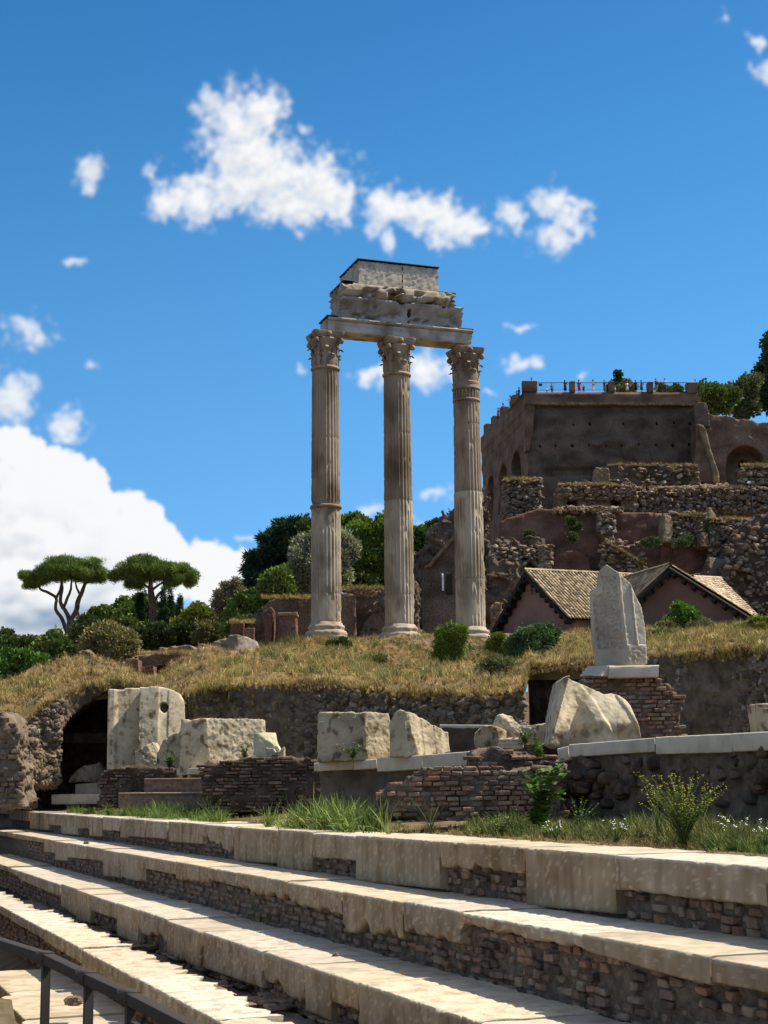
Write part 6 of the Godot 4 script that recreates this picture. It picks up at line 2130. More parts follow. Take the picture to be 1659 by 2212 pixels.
func build_trees() -> void:
	clump = {"broad": leaf_clump(12, 0.62, 0.26, 0.8), "needle": leaf_clump(22, 0.85, 0.055, 0.55, 0.9), "fine": leaf_clump(16, 0.5, 0.12, 0.9), "flat": leaf_clump(20, 0.8, 0.09, 0.8, -0.05), "small": leaf_clump(10, 0.5, 0.2, 0.9, 0.5)}
	var pine := Color(0.085, 0.125, 0.03)
	var d := 250.0
	var st := [[pts_px([[156, 1420], [152, 1375], [150.5, 1342]], d), [0.75, 0.6, 0.5]], [pts_px([[150.5, 1342], [143, 1322], [130, 1300], [134, 1271], [131, 1248]], d), [0.42, 0.34, 0.3, 0.26, 0.15]], [pts_px([[150.5, 1342], [164, 1320], [168, 1300], [177, 1278], [188, 1248]], d), [0.45, 0.42, 0.42, 0.35, 0.2]], [pts_px([[150, 1382], [142, 1358], [132, 1334], [120.5, 1316], [121, 1292], [104, 1280], [86, 1271], [91, 1254]], d + 2.0), [0.42, 0.36, 0.32, 0.28, 0.26, 0.24, 0.2, 0.14]], [pts_px([[121, 1292], [130, 1274], [134, 1250]], d + 2.0), [0.24, 0.2, 0.13]], [pts_px([[138, 1310], [146, 1290], [153, 1272], [155, 1246]], d), [0.28, 0.24, 0.2, 0.12]], [pts_px([[188, 1420], [182, 1385], [175, 1352], [167, 1322]], d + 3.0), [0.42, 0.36, 0.32, 0.3]], [pts_px([[172, 1282], [165, 1268], [162, 1250]], d), [0.2, 0.16, 0.1]]]
	tree("umbrella_pine", "umbrella pine with several crooked bare stems, left of the other pine", "pine tree", "umbrella pines on the skyline", P(156, 1420, d), st,
		[blob(150, 1234, d, 72, 26, 4.6, 1.5), blob(195, 1238, d, 38, 25, 3.4), blob(92, 1247, d, 36, 19, 3.2), blob(70, 1250, d, 24, 17, 2.6), blob(135, 1224, d - 1.0, 48, 20, 3.0), blob(178, 1226, d - 1.0, 44, 19, 3.0), blob(62, 1262, d, 16, 9, 2.0), blob(214, 1246, d, 18, 16, 2.0)], "needle", 4300, 0.6, pine, 0.3)
	d = 245.0
	st = [[pts_px([[326, 1400], [329, 1360], [330, 1310], [326, 1276], [325, 1252]], d), [0.8, 0.7, 0.62, 0.5, 0.25]], [pts_px([[331, 1302], [342, 1284], [360, 1270], [376, 1258]], d), [0.3, 0.24, 0.18, 0.1]], [pts_px([[327, 1274], [310, 1262], [290, 1252]], d), [0.25, 0.18, 0.1]], [pts_px([[327, 1276], [345, 1262], [362, 1252]], d), [0.25, 0.18, 0.1]]]
	tree("umbrella_pine", "umbrella pine with one straight trunk and a broad domed crown", "pine tree", "umbrella pines on the skyline", P(326, 1400, d), st,
		[blob(335, 1236, d, 70, 29, 5.0, 1.5), blob(275, 1246, d, 36, 20, 3.2), blob(396, 1246, d, 38, 21, 3.2), blob(415, 1252, d, 20, 15, 2.2), blob(256, 1248, d, 18, 14, 2.2), blob(310, 1224, d - 1.0, 42, 19, 3.0), blob(362, 1226, d - 1.0, 42, 19, 3.0), blob(292, 1262, d, 26, 9, 2.4, 0.7), blob(372, 1263, d, 22, 8, 2.4, 0.5)], "needle", 4300, 0.6, pine, 0.3)
	# cypresses
	for e in [[352, 1366, 1272, 12, 240, "tallest dark cypress, just right of the straight pine trunk"], [368, 1366, 1276, 13, 242, "dark cypress beside the tallest one, under the pine's right half"], [389, 1362, 1288, 9, 238, "shorter pointed cypress at the right end of the cypress cluster"], [478, 1366, 1326, 4, 130, "tiny slim cypress left of the ruined brick chambers"], [303, 1330, 1280, 8, 250, "cypress tip showing over the bushes left of the straight pine"]]:
		var bl := []
		for k in 7:
			var f := k / 6.0
			bl.append(blob(e[0], lerpf(e[1], e[2] + 5.0, f), e[4], e[3] * (1.0 - 0.75 * f * f), (e[1] - e[2]) * 0.11))
		tree("cypress", e[5], "cypress tree", "cypresses among the bushes", P(e[0], e[1], e[4]), [], bl, "fine", int(900 if e[3] > 5 else 420), 0.42 if e[3] > 5 else 0.22, Color(0.022, 0.042, 0.018), 0.4)
	# bushes and trees of the slope, left to right
	var g1 := Color(0.075, 0.105, 0.027)
	var g2 := Color(0.09, 0.115, 0.026)
	var g3 := Color(0.055, 0.075, 0.025)
	for e in [
		["dark mixed thicket at the left edge of the skyline", "broad", 1500, 0.62, g3, 150, [[20, 1402, 40, 26], [60, 1400, 32, 22], [-20, 1405, 30, 24]]],
		["bright green bank of bushes at the far left above the golden grass", "broad", 1900, 0.5, Color(0.06, 0.12, 0.025), 110, [[14, 1440, 46, 30], [62, 1432, 36, 24], [-30, 1446, 36, 30]]],
		["leafy bush in front of the crooked pine stems", "broad", 1400, 0.5, g1, 130, [[118, 1400, 36, 30], [95, 1412, 30, 22], [140, 1418, 28, 20]]],
		["dark bush right of the crooked pine stems", "broad", 1300, 0.55, g3, 170, [[178, 1370, 28, 26], [192, 1350, 20, 22], [172, 1400, 26, 20]]],
		["round feathery grey green shrub between the two pines", "fine", 3000, 0.42, Color(0.125, 0.115, 0.05), 105, [[244, 1384, 54, 38], [210, 1396, 28, 26], [278, 1394, 28, 26]]],
		["dense bushy tree left of the straight pine trunk", "broad", 1900, 0.8, g1, 256, [[256, 1325, 32, 30], [234, 1338, 22, 24], [208, 1336, 16, 22], [262, 1352, 34, 22]]],
		["olive green tree directly behind the straight pine trunk", "broad", 1700, 0.8, Color(0.062, 0.075, 0.022), 262, [[305, 1318, 28, 30], [322, 1340, 26, 26], [298, 1350, 26, 24]]],
		["mid green tree right of the straight pine trunk", "broad", 1900, 0.8, Color(0.07, 0.10, 0.024), 254, [[360, 1330, 30, 26], [380, 1345, 26, 22], [346, 1360, 30, 22]]],
		["yellow green rounded tree left of the small slim cypress", "broad", 2200, 0.62, Color(0.11, 0.13, 0.022), 190, [[428, 1338, 38, 24], [404, 1348, 22, 20], [452, 1350, 22, 20], [430, 1362, 40, 18]]],
		["bare grey shrub on the slope left of the cedar", "fine", 900, 0.4, Color(0.14, 0.13, 0.085), 135, [[490, 1290, 24, 36], [476, 1310, 16, 24], [508, 1270, 14, 22]]],
		["pale green bush on the slope above the slim cypress", "broad", 1700, 0.42, Color(0.08, 0.125, 0.035), 125, [[528, 1312, 28, 24], [556, 1300, 22, 24], [506, 1330, 22, 20], [500, 1350, 18, 20]]],
		["bushy green tree in front of the cedar's lower boughs", "broad", 1900, 0.42, Color(0.085, 0.115, 0.028), 122, [[600, 1258, 30, 26], [580, 1270, 18, 22], [618, 1276, 22, 24]]],
		["dark evergreen between the cedar and the silvery olive", "broad", 1500, 0.5, g3, 138, [[656, 1150, 22, 30], [640, 1170, 20, 30], [668, 1190, 24, 40]]],
		["dark clipped hedge under the trees, left end, behind the straight pine", "broad", 900, 0.5, Color(0.03, 0.045, 0.016), 140, [[318, 1378, 26, 20], [344, 1376, 24, 22]]],
		["dark clipped hedge under the trees, right of the straight pine", "broad", 1300, 0.5, Color(0.03, 0.045, 0.016), 142, [[384, 1376, 30, 16], [420, 1374, 30, 18], [362, 1384, 24, 16]]],
		["dark undergrowth beneath the oak and the olive", "broad", 1500, 0.42, Color(0.035, 0.05, 0.018), 126, [[760, 1268, 30, 16], [800, 1266, 40, 18], [690, 1276, 40, 14], [850, 1262, 30, 20]]],
		["dull green scrub behind the low brick stubs left of the ruined chambers", "broad", 700, 0.4, Color(0.07, 0.09, 0.03), 112, [[536, 1352, 26, 18], [512, 1360, 18, 14]]],
		["brownish shrub left of the small slim cypress", "fine", 1000, 0.4, Color(0.11, 0.105, 0.045), 128, [[446, 1366, 26, 20], [466, 1368, 16, 16]]],
		["small leafy tree right of the middle column", "broad", 800, 0.42, Color(0.06, 0.1, 0.03), 134, [[902, 1168, 14, 26], [892, 1190, 14, 20]]],
		["spiky conifer tops on the rock left of the right column", "fine", 600, 0.4, Color(0.04, 0.06, 0.02), 138, [[932, 1143, 16, 10], [918, 1152, 10, 9], [944, 1132, 7, 11]]]]:
		var bl := []
		for b in e[6]:
			bl.append(blob(b[0], b[1], e[5], b[2], b[3]))
		var b0: Array = e[6][0]
		tree("bush", e[0], "tree", "bushes and trees on the slope", P(b0[0], b0[1] + b0[3] * 1.1, e[5]), [[pts_px([[b0[0], b0[1] + b0[3] * 1.3], [b0[0] + 1, b0[1]]], e[5]), [0.2, 0.08]]], bl, e[1], e[2], e[3], e[4])
	# silvery olive and the oak between the columns
	tree("olive_tree", "silvery grey olive tree behind the left temple column", "olive tree", "", P(702, 1290, 124), [[pts_px([[704, 1300], [700, 1262], [694, 1220]], 124), [0.4, 0.3, 0.15]]],
		[blob(655, 1215, 124, 32, 48), blob(690, 1185, 124, 40, 40), blob(735, 1195, 124, 34, 46), blob(645, 1250, 124, 24, 28), blob(700, 1240, 124, 56, 36)], "fine", 5200, 0.46, Color(0.17, 0.185, 0.125), 0.4)
	tree("oak_tree", "large green oak between the left and middle columns, its top sunlit", "oak tree", "", P(800, 1290, 132), [[pts_px([[790, 1292], [788, 1250], [796, 1200]], 132), [0.4, 0.34, 0.2]], [pts_px([[826, 1290], [822, 1250], [812, 1210]], 132), [0.3, 0.25, 0.15]]],
		[blob(800, 1160, 132, 36, 40), blob(830, 1140, 132, 26, 32), blob(770, 1175, 132, 26, 34), blob(755, 1125, 136, 18, 18), blob(815, 1205, 132, 44, 34), blob(775, 1225, 132, 30, 30), blob(850, 1190, 132, 26, 44)], "broad", 5600, 0.5, Color(0.095, 0.135, 0.025), 0.45)
	# cedar: flat tiers
	d = 140.0
	var tiers := []
	var limbs := [[pts_px([[650, 1310], [646, 1240], [640, 1170], [632, 1128]], d), [0.55, 0.42, 0.28, 0.08]]]
	for e in [[626, 1136, 36, 6], [614, 1150, 34, 6], [600, 1166, 46, 7], [580, 1182, 36, 6], [606, 1196, 46, 8], [572, 1210, 44, 7], [556, 1228, 34, 6], [590, 1236, 46, 8], [572, 1254, 46, 7], [546, 1270, 40, 7], [578, 1280, 46, 8], [532, 1290, 26, 5], [648, 1160, 24, 16], [640, 1200, 30, 20], [630, 1250, 30, 20]]:
		tiers.append(blob(e[0], e[1], d, e[2], e[3], 2.6))
		limbs.append([pts_px([[642, e[1] + 10.0], [e[0], e[1] + 2.0], [e[0] - e[2] * 0.7, e[1] + 3.0]], d), [0.14, 0.08, 0.03]])
	tree("cedar_tree", "dark blue green cedar with flat layered boughs, left of the left column", "cedar tree", "", P(650, 1310, d), limbs, tiers, "flat", 5200, 0.5, Color(0.022, 0.045, 0.024), 0.6)
	# trees at the top right, plants on the terrace
	for e in [["dark round tree just right of the palace terrace", 1500, 0.62, 195, g1, [[1540, 862, 36, 34], [1520, 868, 24, 30], [1566, 860, 28, 34]], [1540, 930]],
		["taller tree at the top right with a gappy grey green crown", 2000, 0.62, 200, Color(0.075, 0.09, 0.04), [[1604, 850, 32, 38], [1588, 870, 28, 30], [1620, 838, 24, 30], [1606, 890, 30, 20]], [1606, 930]],
		["tallest dark tree cut by the right edge of the view", 2200, 0.7, 205, Color(0.035, 0.055, 0.02), [[1660, 800, 26, 60], [1668, 760, 24, 40], [1650, 850, 24, 40], [1690, 820, 36, 90]], [1670, 930]],
		["small dark pine on the palace terrace behind the railing", 420, 0.4, 184, Color(0.03, 0.05, 0.02), [[1334, 822, 14, 14], [1330, 838, 18, 10]], [1334, 850]],
		["yellow green shrub on the terrace right of the small pine", 500, 0.36, 183, Color(0.13, 0.14, 0.04), [[1356, 834, 16, 14], [1340, 842, 20, 8]], [1354, 850]],
		["low green shrub behind the rightmost railing bay", 500, 0.36, 183, Color(0.08, 0.1, 0.04), [[1440, 838, 24, 9], [1462, 841, 14, 7]], [1440, 850]]]:
		var bl := []
		for b in e[5]:
			bl.append(blob(b[0], b[1], e[3], b[2], b[3]))
		tree("terrace_tree", e[0], "tree", "trees beside the palace terrace", P(e[6][0], e[6][1], e[3]), [[pts_px([e[6], [e[6][0], e[5][0][1]]], e[3]), [0.35, 0.15]]], bl, "broad", e[1], e[2], e[4])
	# shrubs near the columns
	for e in [["dark glossy ivy bush at the foot of the left column", "small", 1500, 0.16, 71.0, Color(0.035, 0.06, 0.02), [[728, 1402, 28, 26], [716, 1420, 20, 18], [744, 1412, 18, 22]], [728, 1440]],
		["upright bright green bush left of the right column's foot", "fine", 2000, 0.2, 66.0, Color(0.085, 0.125, 0.022), [[966, 1400, 30, 40], [985, 1375, 18, 28], [948, 1420, 20, 28], [992, 1366, 10, 16]], [966, 1455]],
		["spiky blue green shrub in front of the tiled house", "fine", 2200, 0.2, 62.0, Color(0.065, 0.11, 0.045), [[1135, 1392, 34, 36], [1110, 1400, 20, 28], [1165, 1384, 24, 34], [1190, 1372, 14, 20], [1145, 1420, 36, 18]], [1140, 1440]],
		["fresh green sapling bush against the wide gable wall", "small", 1900, 0.2, 68.0, Color(0.075, 0.135, 0.022), [[1476, 1334, 28, 28], [1455, 1346, 20, 20], [1500, 1346, 20, 20]], [1476, 1372]],
		["greyish scrub beside the sapling bush and the wide gable", "fine", 900, 0.2, 67.0, Color(0.13, 0.125, 0.06), [[1520, 1356, 22, 18], [1440, 1362, 20, 14]], [1520, 1376]],
		["yellow green brush at the right edge above the rough wall", "fine", 1500, 0.2, 56.0, Color(0.13, 0.15, 0.025), [[1640, 1356, 34, 16], [1610, 1364, 20, 10], [1668, 1350, 24, 18]], [1640, 1376]],
		["small dull green shrub on the bank between the left and middle columns", "fine", 700, 0.18, 64.0, Color(0.10, 0.115, 0.04), [[800, 1428, 24, 12], [824, 1424, 16, 10]], [806, 1440]],
		["small bright shrub on the bank below the fallen striped column piece", "fine", 600, 0.18, 57.0, Color(0.10, 0.13, 0.035), [[610, 1432, 20, 12], [590, 1436, 14, 9]], [604, 1444]],
		["dusty green brush in the grass right of the carved slab", "fine", 900, 0.2, 52.0, Color(0.115, 0.125, 0.045), [[1432, 1378, 28, 12], [1460, 1384, 20, 10]], [1440, 1392]],
		["straggling grey green brush on the bank left of the brick pier", "fine", 900, 0.2, 54.0, Color(0.12, 0.13, 0.06), [[1070, 1440, 26, 18], [1048, 1450, 20, 12]], [1062, 1462]],
		["low yellow green brush right of the right column's foot", "fine", 1100, 0.18, 70.0, Color(0.13, 0.145, 0.025), [[1075, 1390, 18, 20], [1090, 1404, 16, 16]], [1078, 1416]]]:
		var bl := []
		for b in e[6]:
			bl.append(blob(b[0], b[1], e[4], b[2], b[3]))
		tree("shrub", e[0], "shrub", "shrubs in the dry grass", P(e[7][0], e[7][1], e[4]), [[pts_px([e[7], [e[6][0][0], e[6][0][1]]], e[4]), [0.04, 0.02]]], bl, e[1], e[2], e[3], e[5])
	# little plants on the palace walls
	for e in [[1146, 1154, 12, 6, 158, "sparse weed growing from the palace's lower wall, upper of the pair"], [1208, 1240, 0, 0, 0, ""], [1232, 1127, 10, 6, 157.5, "pale caper plant on the reddish palace wall"], [1248, 1140, 14, 7, 157.5, "dark weed clump right of the pale caper plant"], [1483, 1172, 22, 12, 155, "wild fig spreading over the palace ledge above the wide gable"], [1236, 1160, 10, 6, 156, "dark weed above the blind arch"], [1535, 1135, 12, 24, 156.5, "hanging green creeper between two lit brick piers"], [1405, 1170, 16, 8, 154, "grassy weeds beside the sloping palace wall"]]:
		if e[4] > 0:
			tree("wall_plant", e[5], "plant", "plants on the palace walls", P(e[0], e[1] + e[3], e[4]), [], [blob(e[0], e[1], e[4], e[2], e[3])], "broad", 160, 0.3, Color(0.065, 0.09, 0.035))


func scatter(called: String, label: String, n: int, pick: Callable, hmin: float, hmax: float, tints: Array, parent: Node = null) -> void:
	var sets := [[], [], []]
	var cols := [[], [], []]
	for k in n:
		var q: Vector3 = pick.call()
		if q == Vector3.INF:
			continue
		var pz := N3(Vector3(q.x * 0.33, 5, q.z * 0.2))
		var h := R(hmin, hmax) * maxf(0.35, 1.0 + 0.5 * N3(q * 0.8) + 0.9 * pz)
		var v := rng.randi() % 3
		sets[v].append(Transform3D(Basis.from_euler(Vector3(R(-0.5, 0.5), R(0, TAU), R(-0.5, 0.5))).scaled_local(Vector3(h * R(0.8, 1.2), h, h * R(0.8, 1.2))), q))
		var c: Color = tints[clampi(int((0.5 + pz * 1.1 + R(-0.35, 0.35)) * tints.size()), 0, tints.size() - 1)]
		cols[v].append(c * R(0.7, 1.3))
	for v in 3:
		if sets[v].size():
			many(called, tuft[v], M.grass, sets[v], cols[v], parent if parent else self, ["", label][1] , "grass" if parent == null else "")


func build_grass() -> void:
	tuft = [blade_tuft(12, 0.020, 0.55, 0.15), blade_tuft(14, 0.024, 0.9, 0.45), blade_tuft(9, 0.028, 0.35, 0.05)]
	var gold := [Color(0.13, 0.095, 0.045), Color(0.22, 0.155, 0.065), Color(0.46, 0.32, 0.12), Color(0.58, 0.44, 0.20), Color(0.40, 0.265, 0.09), Color(0.42, 0.31, 0.13), Color(0.26, 0.25, 0.08)]
	var hill := func() -> Vector3:
		var f := pow(rng.randf(), 1.3) * 1.25
		var x := R(-60, 1720)
		var q := hill_at(x, f)
		if N3(Vector3(q.x * 0.5, 3, q.z * 0.25)) < -0.3:
			return Vector3.INF
		q.y += smoothstep(0.0, 0.2, f) * (0.28 * N3(q * 0.35) + 0.1 * nf.get_noise_3dv(q * 0.9)) - 0.03
		return q
	scatter("dry_grass", "shaggy golden dry grass on the mound above the podium wall", 21000, hill, 0.14, 0.42, gold)
	var lip := func() -> Vector3:
		var x := R(-40, 1136)
		if rng.randf() < 0.4:
			x = R(1140, 1700)
		var td := along(CREST[0], x)
		var q := P(x, td.x, td.y - R(-0.5, 0.25))
		q.y -= pow(rng.randf(), 3.0) * (0.75 if x > 380 and x < 620 else 0.25)
		return q
	scatter("overhanging_grass", "dry grass hanging over the top of the podium wall", 3000, lip, 0.14, 0.36, gold + [Color(0.16, 0.11, 0.045), Color(0.13, 0.09, 0.04)])
	var far := func() -> Vector3:
		var f := R(1.2, 2.6)
		var x := R(250, 1720)
		var q := hill_at(x, f)
		q.y += 0.28 * N3(q * 0.35) + 0.1 * nf.get_noise_3dv(q * 0.9) - 0.03
		return q
	scatter("dry_grass", "dry grass round the column feet and in front of the tiled houses", 8000, far, 0.2, 0.5, gold + [Color(0.13, 0.14, 0.04)])
	var olive := func() -> Vector3:
		var f := R(0.15, 1.5)
		var x := R(560, 1120) if rng.randf() < 0.75 else R(1180, 1700)
		if N3(Vector3(x * 0.014, f * 2.0, 44)) < 0.0:
			return Vector3.INF
		var q := hill_at(x, f)
		q.y += smoothstep(0.0, 0.2, f) * (0.28 * N3(q * 0.35) + 0.1 * nf.get_noise_3dv(q * 0.9)) - 0.03
		return q
	scatter("olive_brush", "olive green weeds mixed into the dry grass below the columns", 3600, olive, 0.2, 0.5, [Color(0.14, 0.15, 0.045), Color(0.19, 0.19, 0.06), Color(0.11, 0.13, 0.04), Color(0.24, 0.21, 0.075)])
	var feet := func() -> Vector3:
		var e: Array = [[705, 1376, 75.7], [864, 1380, 77.0], [1018, 1385, 78.3]][rng.randi() % 3]
		var q := P(e[0], e[1], e[2])
		var an := R(-0.3, PI + 0.3)
		var r := R(1.0, 2.0)
		return q + Vector3(cos(an) * r, -0.35 - (r - 1.0) * 0.15, sin(an) * r)
	scatter("foot_grass", "tufts of dry grass crowding the three column bases", 700, feet, 0.3, 0.62, gold)
	var green := [Color(0.17, 0.22, 0.05), Color(0.21, 0.24, 0.06), Color(0.28, 0.25, 0.08), Color(0.38, 0.28, 0.11), Color(0.30, 0.21, 0.09)]
	var strip := func() -> Vector3:
		var t := R(7.0, 46.0)
		var n := R(7.45, 15.0)
		var q := row_at(t, n, 0)
		if absf(q.x / -q.z) > 0.29:
			return Vector3.INF
		var bare := N3(Vector3(q.x * 0.45, 7, q.z * 0.3))
		if bare < -0.28 or (n < 7.9 and bare < 0.05):
			return Vector3.INF
		q.y = ground_y(q) - 0.005
		return q
	scatter("ground_grass", "short green and straw coloured grass on the strip behind the uppermost row", 24000, strip, 0.045, 0.12, green)
	# taller green grass in two places
	var clump_a := func() -> Vector3:
		var x := 665.0 + rng.randfn() * 62.0
		var d := 23.0 + rng.randfn() * 1.4
		var q := P(x, 1760, d)
		q.y = ground_y(q) - 0.01
		return q
	scatter("tall_green_grass", "tall fresh green grass clump before the rendered wall, left of centre", 900, clump_a, 0.22, 0.55, [Color(0.19, 0.25, 0.06), Color(0.24, 0.29, 0.09), Color(0.16, 0.22, 0.05)])
	var left_weeds := func() -> Vector3:
		var x := R(60, 480)
		var d := lerpf(46.0, 30.0, (x - 60.0) / 420.0) + R(-5, 0.5)
		var q := P(x, 1745, d)
		q.y = ground_y(q) - 0.01
		return q
	scatter("low_green_weeds", "low bright green weeds along the foot of the brick platform", 1500, left_weeds, 0.18, 0.46, [Color(0.11, 0.18, 0.035), Color(0.14, 0.2, 0.045), Color(0.09, 0.15, 0.03)])
	var right_weeds := func() -> Vector3:
		var x := R(1010, 1700)
		var d := lerpf(22.0, 15.2, (x - 1010.0) / 690.0) + R(-1.6, 0.6)
		var q := P(x, 1770, d)
		q.y = ground_y(q) - 0.01
		return q
	scatter("low_green_weeds", "low green weeds along the foot of the right-hand coped wall", 2200, right_weeds, 0.08, 0.26, [Color(0.10, 0.155, 0.035), Color(0.12, 0.17, 0.04), Color(0.16, 0.17, 0.05)])
	# tops of the palace ruins
	var tops := [[1090, 1166, 1034, 166.5], [1205, 1330, 1046, 164], [1312, 1510, 1003, 167.5], [1380, 1640, 1052, 164], [1600, 1690, 1004, 165.5], [1160, 1500, 873, 174], [1310, 1390, 1190, 153.5], [1195, 1300, 1101, 158.5], [1535, 1620, 1120, 155.5], [1470, 1520, 1112, 156.5], [565, 680, 1290, 100], [297, 425, 1411, 93], [733, 830, 1272, 101], [496, 550, 1344, 98.5]]
	var cap := func() -> Vector3:
		var e: Array = tops[rng.randi() % tops.size()]
		var x := R(e[0], e[1])
		var y: float = e[2]
		if e[2] == 1190:
			y = lerpf(1168, 1216, (x - 1310.0) / 80.0)
		return P(x, y + R(-1.0, 3.0), e[3] + R(-0.3, 2.0))
	scatter("ledge_grass", "dry grass and weeds capping the tops of the ruined walls", 5000, cap, 0.15, 0.42, [Color(0.44, 0.31, 0.12), Color(0.36, 0.25, 0.09), Color(0.28, 0.25, 0.08), Color(0.24, 0.18, 0.08)])


# near plants, leaf by leaf
func plant(called: String, label: String, at: Vector3, n_stem: int, h: float, spread: float, leaf_l: float, leaf_w: float, per: int, c: Color, flowers: Color, n_flower: int, group := "") -> void:
	var o := thing(called, label, "plant", at, 0.0, group)
	var st := MB.new()
	var lv := MB.new()
	var fl := MB.new()
	for k in n_stem:
		var a := R(0, TAU)
		var lean := spread * sqrt(rng.randf())
		var hh := h * R(0.55, 1.0)
		var tip := Vector3(cos(a) * lean, hh, sin(a) * lean)
		var path := []
		for j in 5:
			var f := j / 4.0
			path.append(Vector3(tip.x * f * f, hh * f, tip.z * f * f) + Vector3(R(-1, 1), 0, R(-1, 1)) * 0.015 * h)
		st.joined(tube(path, [0.008 * h + 0.002, 0.007 * h + 0.002, 0.005 * h + 0.002, 0.004 * h + 0.001, 0.002], 4))
		for j in per:
			var f := R(0.12, 1.0)
			var s := minf(f * 4.0, 3.999)
			var p: Vector3 = path[int(s)].lerp(path[int(s) + 1], s - int(s))
			var an := R(0, TAU)
			var dir := Vector3(cos(an), R(0.0, 0.7), sin(an)).normalized()
			var side := dir.cross(Vector3.UP).normalized()
			var l := leaf_l * R(0.6, 1.2) * (1.15 - 0.5 * f)
			var w := leaf_w * R(0.7, 1.2) * (1.15 - 0.5 * f)
			var nn := side.cross(dir)
			var b := lv.v.size()
			var shade := c * R(0.7, 1.35)
			for q in 5:
				var g := q / 4.0
				var ww := w * sin(PI * minf(g * 0.9 + 0.08, 1.0)) * (1.0 + 0.25 * sin(g * 18.0))
				var m := p + dir * l * g - nn * l * 0.35 * g * g * -1.0 - Vector3(0, l * 0.4 * g * g, 0)
				lv.add(m - side * ww + nn * ww * 0.4)
				lv.add(m)
				lv.add(m + side * ww + nn * ww * 0.4)
				for z in 3:
					lv.c.push_back(shade)
			for q in 4:
				for z in 2:
					lv.quad(b + q * 3 + z, b + q * 3 + z + 1, b + q * 3 + z + 4, b + q * 3 + z + 3)
		for j in n_flower:
			var p: Vector3 = path[4].lerp(path[3], R(0, 0.6)) + Vector3(R(-1, 1), R(-0.5, 1), R(-1, 1)) * 0.03 * h
			var r := R(0.006, 0.011)
			var b := fl.add(p + Vector3(0, 0.006, 0))
			for q in 5:
				fl.add(p + Vector3(cos(q * 1.2566) * r, 0, sin(q * 1.2566) * r))
			for q in 5:
				fl.tri(b, b + 1 + q, b + 1 + (q + 1) % 5)
	part("stems", st.mesh(), M.stem, o)
	tag(part("leaves", lv.mesh(Vector3.UP), M.leaf, o), "", "", "", "stuff")
	if n_flower > 0:
		tag(part("flowers", fl.mesh(Vector3.UP), flat_mat("petal_%d" % at.length(), flowers, 0.7), o), "", "", "", "stuff")


func foot_at(x: float, d: float) -> Vector3:
	var q := P(x, 1760, d)
	q.y = ground_y(q) - 0.01
	return q


func build_plants() -> void:
	var g := Color(0.13, 0.20, 0.045)
	plant("fig_plant", "broad-leaved green plant climbing the brick heap between the two copings", foot_at(1165, 20.0), 15, 0.95, 0.42, 0.19, 0.085, 11, Color(0.085, 0.16, 0.03), Color.WHITE, 0)
	plant("fig_plant", "small broad-leaved sprig on top of the brick heap left of the sculpted rock", P(1160, 1640, 22.8), 7, 0.32, 0.24, 0.12, 0.055, 8, Color(0.10, 0.17, 0.03), Color.WHITE, 0)
	plant("mustard_bush", "tall airy bush with small yellow flowers in front of the right-hand wall", foot_at(1475, 15.6), 70, 0.80, 0.46, 0.06, 0.009, 30, Color(0.20, 0.25, 0.055), Color(0.62, 0.58, 0.12), 4)
	plant("weed", "leafy green weeds around the base of the centre square marble block", P(762, 1642, 26.3), 16, 0.36, 0.36, 0.06, 0.022, 12, Color(0.10, 0.14, 0.05), Color(0.8, 0.8, 0.75), 1, "leafy weeds among the marble")
	plant("weed", "leafy weed tucked between the tall pier block and the cracked block", P(366, 1662, 38.0), 16, 0.5, 0.32, 0.09, 0.035, 12, Color(0.08, 0.12, 0.035), Color.WHITE, 0, "leafy weeds among the marble")
	plant("weed", "small leafy weed at the rough right end of the cracked block", P(527, 1640, 33.8), 12, 0.36, 0.3, 0.07, 0.026, 10, Color(0.11, 0.15, 0.04), Color.WHITE, 0, "leafy weeds among the marble")
	plant("weed", "weeds beside the small plinth piece, left of the sculpted rock", P(1135, 1612, 27.0), 16, 0.4, 0.4, 0.07, 0.025, 10, Color(0.11, 0.155, 0.045), Color.WHITE, 0, "leafy weeds among the marble")
	var k := 0
	for e in [[452, 31.0, 0.55, "bushy weed at the left foot of the long brick wall"], [235, 38.0, 0.36, "weed at the left foot of the brick platform"], [340, 36.0, 0.45, "branching weed in front of the brick steps"], [400, 33.5, 0.42, "weed right of the branching one in front of the brick steps"], [885, 18.4, 0.2, "sprout at the grass edge below the stepped brick wall"], [1085, 19.5, 0.45, "weed against the right part of the stepped brick wall"], [1250, 18.8, 0.5, "dense weed at the left foot of the right-hand coped wall"], [1330, 17.0, 0.3, "white-flowered weed left of the mustard bush"], [1590, 15.4, 0.34, "white-flowered weed right of the mustard bush"], [1650, 14.8, 0.3, "white-flowered weed at the right edge of the grass strip"], [700, 22.5, 0.4, "tall weed in the green grass clump"], [580, 25.0, 0.5, "leaning weed stems left of the green grass clump"], [1200, 18.0, 0.26, "low white-flowered weed below the broad-leaved plant"]]:
		var white: bool = "white" in e[3]
		plant("weed", e[3], foot_at(e[0], e[1]), 13, e[2], e[2] * 0.6, 0.05 if not white else 0.03, 0.018 if not white else 0.006, 14, g * R(0.9, 1.25), Color(0.9, 0.9, 0.86), 3 if white else 0, "weeds along the grass strip")
		k += 1
	# rubble and pebbles
	plant("dry_stalk", "dry leaning stalks at the foot of the stepped brick wall", foot_at(930, 20.8), 7, 0.7, 0.3, 0.03, 0.004, 3, Color(0.25, 0.19, 0.09), Color.WHITE, 0)
	plant("dry_stalk", "dry bare stalks standing before the shadowed right-hand wall", foot_at(1420, 16.6), 7, 0.8, 0.4, 0.03, 0.004, 3, Color(0.25, 0.19, 0.09), Color.WHITE, 0)


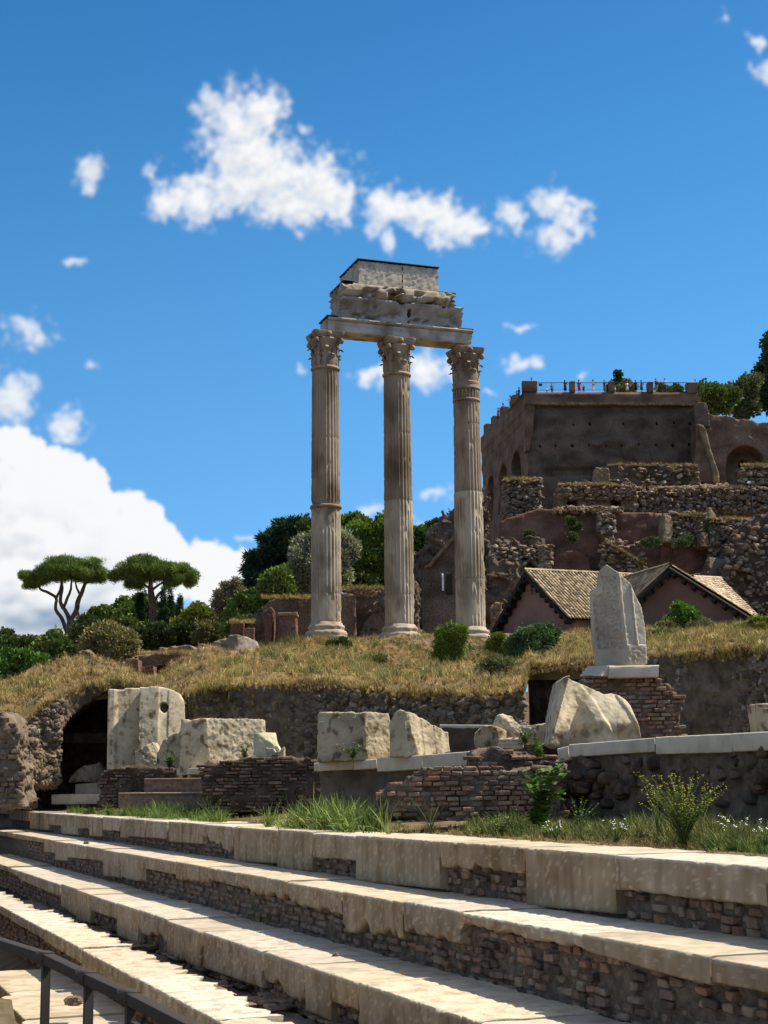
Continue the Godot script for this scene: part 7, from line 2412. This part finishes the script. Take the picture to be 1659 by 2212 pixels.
func _ready() -> void:
	rng.seed = 4711
	nz.seed = 3
	nz.noise_type = FastNoiseLite.TYPE_SIMPLEX_SMOOTH
	nz.frequency = 1.0
	nz.fractal_octaves = 3
	nf.seed = 8
	nf.noise_type = FastNoiseLite.TYPE_SIMPLEX_SMOOTH
	nf.frequency = 1.0
	nf.fractal_octaves = 4
	nc.seed = 5
	nc.noise_type = FastNoiseLite.TYPE_CELLULAR
	nc.frequency = 0.02
	nc.fractal_octaves = 2
	nc.cellular_return_type = FastNoiseLite.RETURN_DISTANCE
	nq.seed = 21
	nq.noise_type = FastNoiseLite.TYPE_SIMPLEX_SMOOTH
	nq.frequency = 1.0
	nq.fractal_octaves = 2
	nk.seed = 33
	nk.noise_type = FastNoiseLite.TYPE_CELLULAR
	nk.frequency = 1.0
	nk.cellular_return_type = FastNoiseLite.RETURN_CELL_VALUE
	# camera, sky, sun, exposure
	var cam := Camera3D.new()
	cam.name = "camera"
	cam.fov = rad_to_deg(2.0 * atan(1106.0 / F))
	cam.near = 0.1
	cam.far = 4000.0
	cam.basis = Basis(Vector3.RIGHT, PITCH) * Basis(Vector3.BACK, -ROLL)
	add_child(cam)
	var sun_el := deg_to_rad(56.0)
	var sun_back := deg_to_rad(5.0)
	var to_sun := Vector3(cos(sun_back) * cos(sun_el), sin(sun_el), -sin(sun_back) * cos(sun_el))
	var sky := Sky.new()
	sky.sky_material = make_sky(to_sun)
	var env := Environment.new()
	env.background_mode = Environment.BG_SKY
	env.sky = sky
	env.sky_rotation = Vector3(0, PI, 0)
	env.tonemap_mode = Environment.TONE_MAPPER_LINEAR
	env.tonemap_exposure = 1.36
	env.background_energy_multiplier = 0.745
	env.sdfgi_enabled = true
	env.ssao_enabled = true
	env.ssil_enabled = true
	var we := WorldEnvironment.new()
	we.name = "air"
	we.environment = env
	add_child(we)
	var sun := DirectionalLight3D.new()
	sun.name = "sun"
	sun.light_energy = 1.6
	sun.light_color = Color(1.0, 0.965, 0.9)
	sun.light_angular_distance = 0.5
	sun.shadow_enabled = true
	add_child(sun)
	sun.look_at_from_position(to_sun * 100.0, Vector3.ZERO)

	materials()
	build_ground()
	build_steps()
	build_hill()
	build_ruins()
	build_temple()
	build_palace()
	build_houses()
	build_trees()
	build_grass()
	build_plants()
	build_people()
	build_rail()
